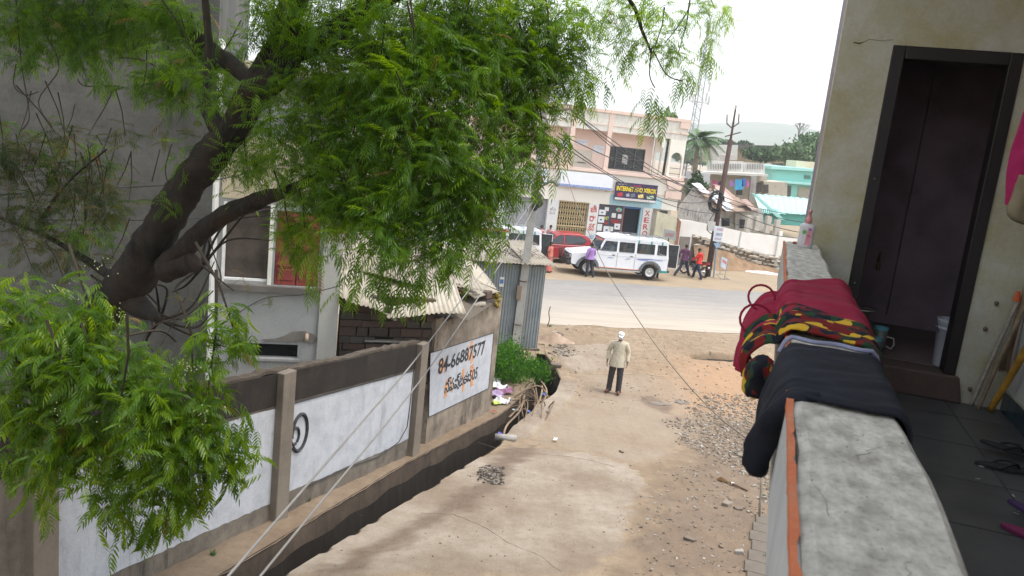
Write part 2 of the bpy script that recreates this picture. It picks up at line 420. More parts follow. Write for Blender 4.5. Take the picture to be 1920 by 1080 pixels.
# the road: asphalt under dust, in its own frame (x along it, y across it)
RO, RTH = (1.27, 27.75), 15.0
def road_mat():
    t = NT('dusty_asphalt'); tc = t.n('ShaderNodeTexCoord'); v = tc.outputs['Object']
    sx = t.n('ShaderNodeSeparateXYZ'); t.l(v, sx.inputs[0])
    vs = t.coord((.25, 1.6, 1))
    f = t.noise(vs, .9, 7, .6)
    ma = t.n('ShaderNodeMath', operation='MULTIPLY_ADD'); t.l(sx.outputs[1], ma.inputs[0]); ma.inputs[1].default_value = .085; ma.inputs[2].default_value = -.12
    ad = t.n('ShaderNodeMath', operation='MULTIPLY_ADD'); t.l(f, ad.inputs[0]); ad.inputs[1].default_value = .5; t.l(ma.outputs[0], ad.inputs[2])
    c = t.ramp(ad.outputs[0], [(.15, (.42, .365, .30)), (.42, (.35, .315, .275)), (.62, (.27, .255, .24)), (.95, (.24, .232, .225))])
    tk = t.ramp(t.noise(t.coord((.12, 4.5, 1)), 1.4, 6, .65), [(.38, (.84, .84, .84)), (.6, (1.05, 1.04, 1.03))]); c = t.mix(.9, c, tk, 'MULTIPLY')
    ol = t.ramp(t.noise(t.coord((.8, 1, 1)), 1.1, 5, .6), [(.66, (1, 1, 1)), (.76, (.72, .70, .68))]); c = t.mix(.8, c, ol, 'MULTIPLY')
    ed = t.ramp(t.noise(t.coord(), 2.2, 6, .7), [(.5, 0), (.75, .35)])
    c = t.mix(ed, c, (.42, .36, .28))
    c = t.mix(.4, c, t.ramp(t.noise(t.coord(), 60, 4, .7), [(.35, (.75, .75, .75)), (.55, (1, 1, 1))]), 'MULTIPLY')
    t.bump(t.noise(t.coord(), 60, 4), .25, .01)
    return t.fin(c, .85, spec=.2)
rx = np.arange(-60, 90, .5); e_n = (vnoise(rx, rx * 0, .9) - .5) * .35 + (vnoise(rx, rx * 0 + 5, 3) - .5) * .12; e_f = (vnoise(rx, rx * 0 + 7, .8) - .5) * .5
mb = MB(); vs = []
for i, x in enumerate(rx):
    for j in range(9):
        k = j / 8; y0, y1 = e_n[i], 9.2 + e_f[i]; y = y0 + (y1 - y0) * k
        vs.append((x, y, .012 + .05 * (1 - (2 * k - 1) ** 2) + (-.02 if j in (0, 8) else 0)))
mb.add(vs, [(i * 9 + j, (i + 1) * 9 + j, (i + 1) * 9 + j + 1, i * 9 + j + 1) for i in range(len(rx) - 1) for j in range(8)])
o = mb.build('road', road_mat(), smooth=True); o.location = (RO[0], RO[1], 0.014); o.rotation_euler = (0, 0, math.radians(RTH)); tag(o, kind='structure')

# drain channel: walls and bed
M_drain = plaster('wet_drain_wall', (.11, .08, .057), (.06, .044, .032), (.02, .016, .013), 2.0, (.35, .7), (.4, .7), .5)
M_bed = plaster('drain_mud', (.022, .017, .012), (.012, .009, .007), None, 4)
rows = np.arange(1.0, YT + 1.2, .25); mb = MB(); vs = []
for Y in rows:
    e1 = float(E1f(np.array(min(Y, YT)))); e2 = float(E2f(np.array(min(Y, YT)))); z = gz(Y)
    b = .03 * math.sin(Y * 3)
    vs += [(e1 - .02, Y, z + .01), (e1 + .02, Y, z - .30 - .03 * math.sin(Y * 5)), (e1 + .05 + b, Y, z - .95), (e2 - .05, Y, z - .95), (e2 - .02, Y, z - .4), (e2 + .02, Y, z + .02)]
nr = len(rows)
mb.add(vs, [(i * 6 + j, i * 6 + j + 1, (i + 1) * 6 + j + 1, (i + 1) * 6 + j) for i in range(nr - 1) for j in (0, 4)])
mw = MB(); mw.add([(x, y, z - .003) for x, y, z in vs], [(i * 6 + j, i * 6 + j + 1, (i + 1) * 6 + j + 1, (i + 1) * 6 + j) for i in range(nr - 1) for j in (1, 3)]); tag(mw.build('drain_lower_wall', plaster('dark_lower_wall', (.030, .023, .017), (.018, .014, .011), (.008, .007, .006), 3)), kind='structure')  # lower strips of both drain walls, darker than the faces above
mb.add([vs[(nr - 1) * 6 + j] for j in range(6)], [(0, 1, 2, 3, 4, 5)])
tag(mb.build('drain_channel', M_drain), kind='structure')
mb = MB(); mb.add([vs[i * 6 + j] for i in range(nr) for j in (2, 3)], [(2 * i, 2 * i + 1, 2 * i + 3, 2 * i + 2) for i in range(nr - 1)])
mb.v = [(x, y, z + .05) for x, y, z in mb.v]
tag(mb.build('drain_bed', M_bed), kind='structure')

# hills on the horizon
def hills(u, v):
    X = -500 + 1500 * u; Y = 950 + 900 * v
    prof = 128 * (.55 + .8 * (float(fbm(X, 3.0, .0022, 5)) - .3)) + 8 * float(fbm(X, Y, .02, 4)) - 6
    return (X, Y, prof * math.sin(math.pi * min(v * 1.6, 1) * .5) ** .9 * (1 - max(0, v - .75) * 2) * (1.0 if u < .99 else 0) - 2)
t = NT('scrub_hillside'); hm = t.fin(t.ramp(t.noise(t.coord(), .035, 8, .7), [(.35, (.05, .075, .035)), (.65, (.12, .13, .075))]), 1)
tag(grid_mb(hills, 160, 14).build('hills', hm, smooth=True), kind='structure')

# haze over everything
hz = MB().box(-1400, 1600, -60, 2050, -3, 150).build('haze')
t = NT('thin_haze'); t.t.nodes.remove(t.b)
pv = t.n('ShaderNodeVolumePrincipled'); pv.inputs['Color'].default_value = (.88, .94, 1, 1); pv.inputs['Density'].default_value = .0006; pv.inputs['Anisotropy'].default_value = .2
t.l(pv.outputs[0], t.t.nodes['Material Output'].inputs['Volume']); hz.data.materials.append(t.m); tag(hz, kind='stuff')

# ================================================================ LEFT SIDE: building, compound wall, shack, shed
def loc3(o_xy, th, x, z, y=0.0):
    a = math.radians(th); return Vector((o_xy[0] + x * math.cos(a) - y * math.sin(a), o_xy[1] + x * math.sin(a) + y * math.cos(a), z))

# ---- compound wall, local x along it (away from the camera), -y towards the alley
WA = (-1.5, 13.5); WTH = 69.5
cw = thing('compound_wall', 'long grey concrete compound wall with whitewashed panels along the drain', 'wall', (WA[0], WA[1], 0), WTH)
def wz(x): return gz(WA[1] + x * math.sin(math.radians(WTH)))       # ground height at wall position x
M_wall = plaster('mossy_concrete_wall', (.22, .19, .155), (.13, .11, .09), (.04, .034, .03), 1.6, (.35, .7), (.42, .66), .6)
M_post = plaster('concrete_post', (.21, .175, .14), (.14, .118, .096), (.1, .085, .07), 2, (.4, .8), (.55, .8), .5)
M_black_top = plaster('soot_stained_concrete', (.026, .021, .017), (.058, .046, .036), (.012, .010, .009), 2.2, (.45, .8), (.4, .7), .6)
M_white = plaster('whitewash', (.47, .485, .52), (.36, .375, .41), (.20, .195, .185), 3.5, (.42, .72), (.54, .74), .5)

def wall_piece(name, xa, xb, d0, d1, h0, h1, m, y0, y1, parent=cw, seg=6, jag=0.0):
    """slab following the slope; heights above the local ground"""
    mb = MB(); vs = []
    for i in range(seg + 1):
        x = xa + (xb - xa) * i / seg; z = wz(x); j = (rnd() - .5) * jag
        vs += [(x, y0, z + h0 + j * .6), (x, y1, z + h0 + j * .6), (x, y1, z + h1 + j), (x, y0, z + h1 + j)]
    fs = []
    for i in range(seg):
        a, b = i * 4, i * 4 + 4
        for k in range(4): fs.append((a + k, a + (k + 1) % 4, b + (k + 1) % 4, b + k))
    fs += [(3, 2, 1, 0), tuple(seg * 4 + k for k in range(4))]
    mb.add(vs, fs); return mb.build(name, m, parent)
posts = [0.0, -3.82, -7.30, -11.1]
wall_piece('wall_body', -12, .1, 0, 0, -.3, 1.60, M_wall, -.02, .12, seg=30)
wall_piece('coping_band', -12, .1, 0, 0, 1.602, 2.03, M_black_top, -.035, .13, seg=60, jag=.008)
# rough dirt and moss lying on the top
wall_piece('dirt_on_top', -12, .1, 0, 0, 2.032, 2.07, plaster('dirt_crust', (.07, .055, .042), (.12, .095, .072), None, 6, bump=1), -.02, .12, seg=110, jag=.05)
for x in posts:
    mb = MB(); z = wz(x)
    mb.box(x - .13, x + .13, -.135, .0, z - .3, z + 2.06); mb.build('post', M_post, cw, bevel=.012)
for (xa, xb) in ((-3.69, -.14), (-7.16, -3.95), (-11.3, -7.77)):
    n = 40; mb = MB(); vs = []
    for i in range(n + 1):
        k = i / n; x = xa + (xb - xa) * k; z = wz(x)
        lo = .20 + .02 * rnd() + (.08 if xa > -4 else .03) + .10 * max(0, k - .8) * (xa > -4); hi = 1.56 + .008 * math.sin(i * .4)
        if xa < -7.6: hi -= .02
        vs += [(x, -.0245, z + lo), (x, -.0245, z + hi)]
    mb.add(vs, [(2 * i, 2 * i + 2, 2 * i + 3, 2 * i + 1) for i in range(n)])
    if xa > -8: mb.build('whitewashed_panel', M_white, cw)
M_blackpaint = plain((.035, .035, .04), .7, var=.4, scale=20)
def wall_line(pts, r=.009): return MB().tube([(x, -.03, wz(x) + h) for x, h in pts], r, 4).build('painted_outline', M_blackpaint, cw)
wall_line([(-3.66, 1.565), (-2, 1.57), (-.17, 1.57)]); wall_line([(-.18, 1.56), (-.2, 1.0), (-.24, .55), (-.5, .33), (-1.2, .22), (-2, .27), (-3.2, .26)])
# curly painted numeral beside the middle post
pts = []
for i in range(40):
    a = -2.4 + i * .145
    pts.append((-3.40 + .17 * math.cos(a), -.032, wz(-3.4) + 1.12 + .26 * math.sin(a)))
pts2 = [(-3.50 + .09 * math.cos(a * .5), -.032, wz(-3.4) + 1.10 + .12 * math.sin(a * .5)) for a in range(-2, 11)]
mb = MB(); mb.tube(pts, .028, 5); mb.tube(pts2, .022, 5); mb.build('painted_numeral', M_blackpaint, cw)

# raised earth strip tuft
# ---- left building: facade frame parallel to the main road
LB = (-2.97, 13.5)
lb = thing('apartment_house', 'grey plastered house behind the compound wall, with red shutters, shaded by the neem tree', 'house', (LB[0], LB[1], 0), 15)
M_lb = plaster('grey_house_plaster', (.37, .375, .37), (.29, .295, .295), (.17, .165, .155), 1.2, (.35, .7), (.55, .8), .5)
M_lbw = plaster('pale_house_plaster', (.42, .415, .385), (.35, .34, .32), (.3, .29, .26), 1.2, (.4, .8), (.6, .85), .4)
M_beige = plaster('beige_house_plaster', (.52, .45, .33), (.44, .38, .28), None, 1.5)
def hole_wall(x0, x1, z0, z1, y0, y1, holes, name, m, parent):
    """wall slab in the x-z plane with rectangular openings"""
    xs = sorted(set([x0, x1] + [h[0] for h in holes] + [h[1] for h in holes])); zs = sorted(set([z0, z1] + [h[2] for h in holes] + [h[3] for h in holes]))
    mb = MB()
    inside = lambda x, z: any(h[0] < x < h[1] and h[2] < z < h[3] for h in holes)
    nx, nz = len(xs), len(zs); vs = [(x, y0, z) for z in zs for x in xs] + [(x, y1, z) for z in zs for x in xs]; K = nx * nz; fs = []
    cell = lambda i, j: 0 <= i < nx - 1 and 0 <= j < nz - 1 and not inside((xs[i] + xs[i + 1]) / 2, (zs[j] + zs[j + 1]) / 2)
    id_ = lambda i, j: j * nx + i
    for j in range(nz - 1):
        for i in range(nx - 1):
            if not cell(i, j): continue
            a, b, c, d = id_(i, j), id_(i + 1, j), id_(i + 1, j + 1), id_(i, j + 1)
            fs.append((a, b, c, d)); fs.append((d + K, c + K, b + K, a + K))
            if not cell(i - 1, j): fs.append((a, d, d + K, a + K))
            if not cell(i + 1, j): fs.append((b, b + K, c + K, c))
            if not cell(i, j - 1): fs.append((a, a + K, b + K, b))
            if not cell(i, j + 1): fs.append((d, c, c + K, d + K))
    return mb.add(vs, fs).build(name, m, parent)
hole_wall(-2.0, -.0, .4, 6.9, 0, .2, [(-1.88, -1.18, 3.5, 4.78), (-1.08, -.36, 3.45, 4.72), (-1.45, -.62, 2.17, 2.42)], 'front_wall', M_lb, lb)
MB().box(-.30, .02, -.06, -.002, .4, 6.9).build('corner_pilaster', M_lbw, lb)
MB().box(-2.0, -.32, -.10, -.003, 3.34, 3.44).build('sill_ledge', plaster('dark_ledge', (.12, .11, .10), (.2, .18, .16), None), lb)
MB().box(-1.96, -.33, -.022, -.0025, 4.86, 5.9).build('beige_band', M_beige, lb)
MB().box(-2.3, .25, -.35, .3, 6.9, 7.05).build('roof_slab', M_beige, lb)
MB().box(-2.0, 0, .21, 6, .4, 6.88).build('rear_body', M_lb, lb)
MB().box(-1.88, -1.18, .12, .16, 3.5, 4.78).build('dark_door_panel', plain((.075, .06, .05), .6, var=.4, scale=4), lb)
MB().box(-1.92, -1.875, -.03, .1, 3.45, 4.8).build('window_frame', plain((.7, .7, .68), .6), lb)
MB().box(-1.185, -1.12, -.04, .12, 3.45, 4.8).build('window_frame', plain((.7, .69, .62), .6), lb)
MB().box(-1.88, -1.2, .02, .09, 3.5, 3.53).build('window_frame', plain((.75, .75, .75), .6), lb)
M_red = plain((.22, .045, .04), .6, var=.4, scale=5)
for i in range(2):
    x0 = -1.07 + i * .36
    sh = MB().box(x0, x0 + .34, .03, .06, 3.46, 4.71).build('red_shutter', M_red, lb)
    for j in range(5):
        MB().box(x0 + .04, x0 + .30, .012, .028, 3.54 + j * .235, 3.73 + j * .235).build('shutter_panel', M_red, sh, bevel=.008)
MB().box(-1.45, -.62, .14, .19, 2.17, 2.42).build('vent_opening', plain((.01, .01, .01), .9), lb)
MB().box(-1.5, -.58, -.03, -.004, 2.12, 2.165).build('vent_ledge', M_lb, lb)
pp = [(-1.22, 2.50), (-1.0, 2.52), (-.85, 2.58), (-.72, 2.66), (-.52, 2.68), (-.36, 2.62), (-.28, 2.52), (-.36, 2.46), (-.55, 2.49), (-.75, 2.47), (-.95, 2.47), (-1.15, 2.46)]
MB().prism(pp, -.014, -.002).build('cement_patch', plaster('patch_cement', (.20, .185, .165), (.14, .13, .115), None, 6), lb)
MB().tube([(-.48, .02, 2.62), (-.48, -.14, 2.60), (-.48, -.15, 2.52)], .035, 8).build('drain_pipe', plain((.35, .27, .2), .6), lb, smooth=True)
# taller block standing forward on the left
MB().box(-16, -2.04, -.62, 5, .3, 10.5).build('tall_block', plaster('shaded_grey_render', (.13, .125, .115), (.08, .08, .076), (.045, .043, .038), .8, (.38, .62), (.46, .68), .6), lb)  # the tree's shade is worked into this block's dark base colour
MB().box(-2.038, -2.0, -.6, -.02, .4, 7.3).build('lit_side_strip', plain((.72, .72, .70), .7), lb)  # pale strip painting the sky light that falls on the block's side
mb = MB(); c = loc3((0, 0), 0, 0, 0)
bx, bz = pl(278, 588, LB, 15, -.62)
mb.box(bx - .05, bx + .06, -.72, -.625, bz - .07, bz + .10); mb.build('meter_box', plain((.12, .2, .25), .5), lb, bevel=.01)
for (a, b) in (((0, 363), (395, 340)), ((0, 411), (640, 411)), ):
    pass
def wire_world(pts, r, name, label, m=None, group=None, n=5, cat='cable'):
    o = MB().tube(pts, r, n).build(name, m or plain((.03, .03, .03), .6), None, smooth=True); return tag(o, label, cat, group)
def smooth_pts(P, k=8):
    P = [Vector(p) for p in P]; out = []
    for i in range(len(P) - 1):
        p0 = P[max(i - 1, 0)]; p1 = P[i]; p2 = P[i + 1]; p3 = P[min(i + 2, len(P) - 1)]
        for j in range(k):
            t = j / k
            out.append(.5 * ((2 * p1) + (-p0 + p2) * t + (2 * p0 - 5 * p1 + 4 * p2 - p3) * t * t + (-p0 + 3 * p1 - 3 * p2 + p3) * t ** 3))
    out.append(P[-1]); return out
wire_world(smooth_pts([at_y(-20, 365, 10.4), at_y(230, 352, 10.7), at_y(400, 338, 11.2), at_y(560, 300, 12.5)]), .008, 'wall_wire', 'thin black wire strung across the grey house wall, the upper one')
wire_world(smooth_pts([at_y(-20, 411, 10.4), at_y(230, 413, 10.6), at_y(420, 406, 11.4), at_y(520, 388, 12.6)]), .008, 'wall_wire', 'thin black wire strung across the grey house wall, the lower one')
wire_world(smooth_pts([at_y(400, 620, 12.0), at_y(490, 562, 12.4), at_y(570, 552, 12.6), at_y(640, 535, 12.8)]), .008, 'washing_line', 'thin dark line running below the red shutters to the house corner')

# ---- shack: side wall with painted phone number, brick front, sheet roof
SK = (-1.3, 14.21); STH = 71.2
sk = thing('masonry_shack', 'small masonry shack with loose roof sheets and a painted phone number wall', 'shack', (SK[0], SK[1], 0), STH)
def sz(x): return gz(SK[1] + x * math.sin(math.radians(STH)))
M_sk = plaster('tan_shack_plaster', (.34, .285, .225), (.19, .15, .115), (.06, .05, .042), 1.8, (.35, .62), (.44, .66), .7)
mb = MB(); n = 24; vs = []
for i in range(n + 1):
    x = 3.46 * i / n; zt = (2.93 if x < .4 else 2.93 - (x - .4) * .04) + (rnd() - .5) * .03 + (-.1 if .3 < x < 1.2 else 0)
    vs += [(x, 0, sz(x) - .3), (x, 0, zt), (x, .25, zt), (x, .25, sz(x) - .3)]
fs = []
for i in range(n):
    a, b = i * 4, i * 4 + 4; fs += [(a, b, b + 1, a + 1), (a + 1, b + 1, b + 2, a + 2), (a + 2, b + 2, b + 3, a + 3)]
fs += [(0, 1, 2, 3), tuple(n * 4 + k for k in (3, 2, 1, 0))]
mb.add(vs, fs).build('side_wall', M_sk, sk)
# whitewashed panel of the phone number
def skp(px, py): return pl(px, py, SK, STH)
p = [skp(803, 782), skp(915, 728), skp(925, 624), skp(806, 662)]
MB().add([(a, -.006, b) for a, b in p], [(0, 1, 2, 3)]).build('painted_panel', M_white, sk)
MB().tube([(a, -.009, b) for a, b in p + [p[0]]], .008, 4).build('panel_outline', M_blackpaint, sk)
def shear_text(s, q0, q1, hgt, name, m, off=-.008, bold=.015):
    """text along the segment q0-q1 of the wall's own plane"""
    L = math.hypot(q1[0] - q0[0], q1[1] - q0[1]); sl = (q1[1] - q0[1]) / (q1[0] - q0[0])
    M = Matrix(((1, 0, 0, 0), (0, 1, 0, 0), (sl, 0, 1, 0), (0, 0, 0, 1)))
    o = text_mesh(s, 0, q1[0] - q0[0], 0, hgt, name, m, sk, 0, Matrix.Translation((q0[0], off, q0[1])) @ M, bold)
    for v in o.data.vertices:
        q = Vector((v.co.x * 5, 0, v.co.z * 5)); v.co.x += .018 * mnoise.noise(q) + .006 * mnoise.noise(q * 6); v.co.z += .03 * mnoise.noise(q * .6 + Vector((9, 0, 0))) + .006 * mnoise.noise(q * 7)
    return o
M_orangeoff = plain((.55, .27, .13), .8, var=.35, scale=14)
a0, a1 = skp(820, 702), skp(907, 662)
shear_text('84-66887577', a0, a1, .30, 'phone_number', M_blackpaint, -.014)
def smear(px0, py0, px1, py1, wd, k):
    q0, q1 = skp(px0, py0), skp(px1, py1); mb = MB(); vs = []
    for i in range(9):
        t = i / 8; x = q0[0] + (q1[0] - q0[0]) * t; z = q0[1] + (q1[1] - q0[1]) * t; ww = wd * (.5 + .5 * rnd()); vs += [(x - ww * .5, k, z - .01), (x + ww * .5, k, z + .01)]
    mb.add(vs, [(2 * i, 2 * i + 1, 2 * i + 3, 2 * i + 2) for i in range(8)]).build('orange_smear', M_orangeoff, sk)
smear(827, 672, 827, 700, .22, -.010); smear(836, 670, 834, 698, .1, -.0105); smear(883, 640, 884, 680, .16, -.010); smear(877, 648, 879, 676, .07, -.0105)
smear(838, 712, 834, 745, .2, -.010); smear(868, 692, 868, 733, .12, -.010); smear(884, 684, 884, 724, .2, -.0102); smear(845, 708, 847, 735, .08, -.0103)
b0, b1 = skp(832, 742), skp(893, 712)
shear_text('స్పష్టకః505', b0, b1, .34, 'telugu_lettering', M_blackpaint, -.014, .01)

# brick front wall between the house and the shack corner: each brick is a part
BW0, BW1 = Vector((-2.93, 13.62, 0)), Vector((-1.34, 14.16, 0))
bth = math.degrees(math.atan2(BW1.y - BW0.y, BW1.x - BW0.x)); BL = (BW1 - BW0).length
bwall = thing('rough_brick_wall', 'rough dark brick wall with gaps under the edge of the sheet roof', 'wall', BW0, bth)
M_br = [plaster('dark_brick_%s' % k, c, tuple(q * .65 for q in c), (.05, .035, .03), 5, bump=.8) for k, c in zip('abcd', ((.085, .055, .045), (.065, .05, .042), (.11, .075, .06), (.08, .068, .06)))]
MB().box(0, BL, .12, .26, .2, 3.25).build('backing_wall', plain((.05, .038, .03), .9, var=.3), bwall)
meshes = {}
z = 1.3; row = 0
while z < 3.3:
    h = .13 if row % 3 else .17; x = -.12 * (row % 2)
    while x < BL - .02:
        wd = U(.18, .40); x1 = min(x + wd, BL); x0 = max(x, 0)
        if x1 - x0 > .06 and not (.78 < (x0 + x1) / 2 < 1.02 and 2.25 < z < 2.5):
            key = (round((x1 - x0) / .05), h)
            wq = key[0] * .05
            if key not in meshes:
                o = MB().box(-wq / 2 + .008, wq / 2 - .008, -.01, .13, .007, h - .007).build('brick', M_br[len(meshes) % 4], bwall, bevel=.008); meshes[key] = o.data
            else:
                o = bpy.data.objects.new('brick', meshes[key]); link(o, bwall)
            o.location = ((x0 + x1) / 2, U(-.015, .03), z); o.rotation_euler = (0, U(-.04, .04), U(-.06, .06))
        x += wd
    z += h; row += 1
MB().box(.45, 1.35, -.05, .05, 2.50, 2.53).build('plank', plain((.28, .26, .24), .8), bwall)

# roof sheets
M_sheet = plaster('weathered_asbestos_sheet', (.37, .33, .27), (.27, .23, .175), (.15, .12, .09), 1.6, (.4, .8), (.5, .8), .25)
M_sheet2 = plaster('bleached_asbestos_sheet', (.43, .39, .32), (.33, .28, .21), (.2, .16, .12), 2, (.4, .8), (.55, .8), .25)
def sheet(c00, c10, c11, c01, pitch, amp, name, m, parent=None, nlen=6, jag=0.0, th=.008):
    """corrugated sheet over four corners; waves are counted along c00-c10, run along c00-c01"""
    c00, c10, c11, c01 = map(Vector, (c00, c10, c11, c01)); wd = (c10 - c00).length; nw = max(2, round(wd / pitch)); nu = nw * 6
    nrm = (c10 - c00).cross(c01 - c00).normalized()
    if nrm.z < 0: nrm = -nrm
    je = [(rnd() - .5) * jag for _ in range(nu + 1)]
    def fn(u, v):
        p = (c00 * (1 - u) + c10 * u) * (1 - v) + (c01 * (1 - u) + c11 * u) * v
        if v == 0 and jag: p = p - (c01 - c00).normalized() * (je[int(u * nu)] * .5 + jag * math.sin(u * 7) * .8)
        p = p + nrm * (amp * math.cos(u * nw * 2 * math.pi) + .02 * math.sin(u * 3 + v * 4))
        return p
    return grid_mb(fn, nu, nlen).build(name, m, parent, smooth=True, solid=th)
roof = thing('shack_roof', 'patched roof of weathered corrugated sheets over the masonry shack', 'roof', (0, 0, 0))
R = lambda x, y, Y: at_y(x, y, Y)
sheet(R(636, 556, 13.3), R(742, 600, 13.5), R(765, 535, 15.0), R(640, 478, 15.0), .085, .013, 'roof_sheet', M_sheet, roof, jag=.07)
sheet(R(725, 596, 13.45), R(874, 588, 13.75), R(850, 520, 15.2), R(735, 530, 15.0), .085, .013, 'roof_sheet', M_sheet2, roof, jag=.05)
sheet(R(640, 500, 14.6), R(800, 540, 14.8), R(800, 470, 16.6), R(645, 440, 16.4), .085, .013, 'roof_sheet', M_sheet, roof)
sheet(R(780, 530, 15.0), R(905, 545, 15.4), R(880, 500, 16.6), R(770, 468, 16.6), .085, .013, 'roof_sheet', M_sheet, roof)
sheet(R(932, 544, 17.3), R(893, 496, 18.6), R(800, 455, 18.2), R(838, 512, 16.2), .095, .016, 'roof_sheet', M_sheet2, roof)
sheet(R(890, 560, 15.4), R(935, 548, 17.2), R(880, 515, 16.9), R(830, 528, 15.2), .085, .013, 'roof_sheet', M_sheet, roof)
sheet(R(893, 492, 18.6), R(868, 466, 19.6), R(775, 440, 19.0), R(800, 455, 18.2), .095, .016, 'roof_sheet', M_sheet, roof)
sheet(R(640, 470, 15.8), R(760, 480, 16.6), R(760, 430, 18.8), R(640, 420, 18.6), .095, .016, 'roof_sheet', M_sheet2, roof)
MB().add([tuple(R(636, 560, 13.7) - Vector((0, 0, .1))), tuple(R(880, 590, 14.0) - Vector((0, 0, .1))), tuple(R(935, 550, 17.3) - Vector((0, 0, .15))), tuple(R(800, 450, 19.0) - Vector((0, 0, .2))), tuple(R(640, 430, 18.5) - Vector((0, 0, .2)))], [(0, 1, 2, 3, 4)]).build('roof_underside', plain((.1, .08, .06), .9), roof)
# stones and bricks weighing the sheets down, fragments on the wall head
grp = 'stones weighing down the shack roof'
for i, (x, y, Y, r, lab) in enumerate(((728, 583, 13.6, .11, 'brown stone weighing down the front edge of the shack roof'), (785, 572, 13.9, .10, 'small stone near the right front edge of the shack roof'), (852, 540, 15.4, .12, 'flat stone beside the leaf litter on the shack roof'), (652, 540, 13.9, .08, 'stone at the house end of the shack roof'))):
    p = R(x, y, Y); o = MB().rock((0, 0, 0), r, i + 3).build('roof_stone', M_br[3], None, bevel=.015); o.location = p + Vector((0, 0, .03)); tag(o, lab, 'stone', grp)
# broken concrete and timber at the roof corner
grp = 'rubble on the shack wall head'
mrub = plaster('broken_cement', (.40, .36, .3), (.28, .24, .2), (.14, .12, .1), 4)
for i, (x, y, Y, s, lab) in enumerate((
        (882, 548, 15.6, (.5, .25, .05), 'long pale slab of broken cement on the shack wall head'), (906, 552, 16.3, (.3, .3, .16), 'chunky pale block at the shack wall head'),
        (890, 572, 15.6, (.55, .14, .07), 'dark timber piece lying lowest on the wall head'), (912, 566, 16.6, (.35, .2, .09), 'brown block at the mossy end of the wall head'))):
    p = R(x, y, Y); o = MB().cbox((0, 0, 0), s).build('rubble_block', mrub if i % 2 == 0 else M_br[2 + i // 3], None, bevel=.02); o.location = p; o.rotation_euler = (U(-.2, .2), U(-.15, .15), math.radians(60) + U(-.3, .3)); tag(o, lab, 'rubble', grp)
mb = MB()
for i in range(60):
    p = R(U(922, 936), U(548, 575), U(17.0, 17.5)); mb.sphere(p, (U(.03, .07), U(.03, .07), U(.03, .08)), 6, 4)
tag(mb.build('moss_clump', plain((.20, .15, .035), .95, var=.5, scale=20), smooth=False), 'mustard coloured moss on the far end of the shack wall head', 'moss', kind='stuff')
# dry leaf litter on the roof
def scatter_leaves(quad, n, size, name, m, kind='stuff', lift=.03, label=None, cat=None):
    q = [Vector(p) for p in quad]; V = []; Q = []
    for i in range(n):
        u, v = random.betavariate(1.6, 1.6), random.betavariate(1.6, 1.6); p = (q[0] * (1 - u) + q[1] * u) * (1 - v) + (q[3] * (1 - u) + q[2] * u) * v + Vector((0, 0, lift + rnd() * .03))
        M = Matrix.Rotation(U(0, 6.28), 3, 'Z') @ Matrix.Rotation(U(-.6, .6), 3, 'X') @ Matrix.Rotation(U(-.4, .4), 3, 'Y'); s = size * U(.6, 1.3)
        b = len(V)
        V += [p + M @ Vector(c) * s for c in ((-1, 0, 0), (0, -.35, .1), (1, 0, .05), (0, .35, .1))]; Q.append((b, b + 1, b + 2, b + 3))
    o = MB().add(V, Q).build(name, m); return tag(o, label, cat, kind=kind)
M_dry = (lambda t: t.fin(t.ramp(t.noise(t.coord(), 30, 3), [(.35, (.22, .085, .04)), (.6, (.38, .19, .09)), (.8, (.45, .30, .17))]), .9))(NT('dry_neem_leaves'))
scatter_leaves([R(790, 556, 14.6), R(865, 560, 14.9), R(850, 508, 16.4), R(775, 500, 16.2)], 1900, .035, 'dry_leaf_litter', M_dry, label='brown dry leaves lying in the middle of the shack roof', cat='leaf litter')
scatter_leaves([R(700, 572, 13.9), R(735, 575, 14.0), R(730, 556, 14.3), R(700, 552, 14.3)], 350, .03, 'dry_leaf_litter', M_dry, label='small patch of dry leaves near the front edge of the shack roof', cat='leaf litter')

# ---- tin shed
SH = (0.95, 24.0)
shd = thing('tin_shed', 'grey corrugated tin shed with an overhanging sheet roof beside the road', 'shed', (SH[0], SH[1], 0), 15)
M_tin = (lambda t: (lambda v, vs: (t.bump(t.noise(v, 20, 4), .1, .01), t.fin(t.mix(t.ramp(t.noise(vs, 1.6, 7, .7), [(.5, 0), (.75, .8)]), t.ramp(t.noise(v, 1.2, 5), [(.35, (.185, .215, .23)), (.7, (.27, .30, .315))]), (.20, .16, .12)), .55, .25, .4))[1])(t.coord(), t.coord((4, 4, .3))))(NT('galvanised_tin'))
def corr_wall(x0, x1, y, z0, z1, name, m, parent, pitch=.085, amp=.014, along='x'):
    n = round((x1 - x0) / pitch) * 6
    def fn(u, v):
        a = x0 + (x1 - x0) * u; d = amp * math.cos(u * n / 6 * 2 * math.pi) + (.006 * math.sin(a * 5) * v)
        return (a, y + d, z0 + (z1 - z0) * v) if along == 'x' else (y + d, a, z0 + (z1 - z0) * v)
    return grid_mb(fn, n, 2).build(name, m, parent, smooth=True)
for i in range(3):
    corr_wall(-2.4 + .8 * i + (.002 if i else 0), -1.6 + .8 * i, -.004 * i, .06, 2.62, 'tin_sheet', M_tin, shd)
corr_wall(0, 3.0, 0.0, .06, 2.62, 'tin_sheet', M_tin, shd, along='y')
MB().box(-2.4, -.02, .02, 3, .1, 2.6).build('shed_interior', dark_metal, shd)
MB().box(-2.5, .08, -.1, 3.1, -.35, .055).build('plinth', plaster('shed_plinth', (.16, .13, .10), (.08, .065, .05), (.03, .03, .03)), shd)
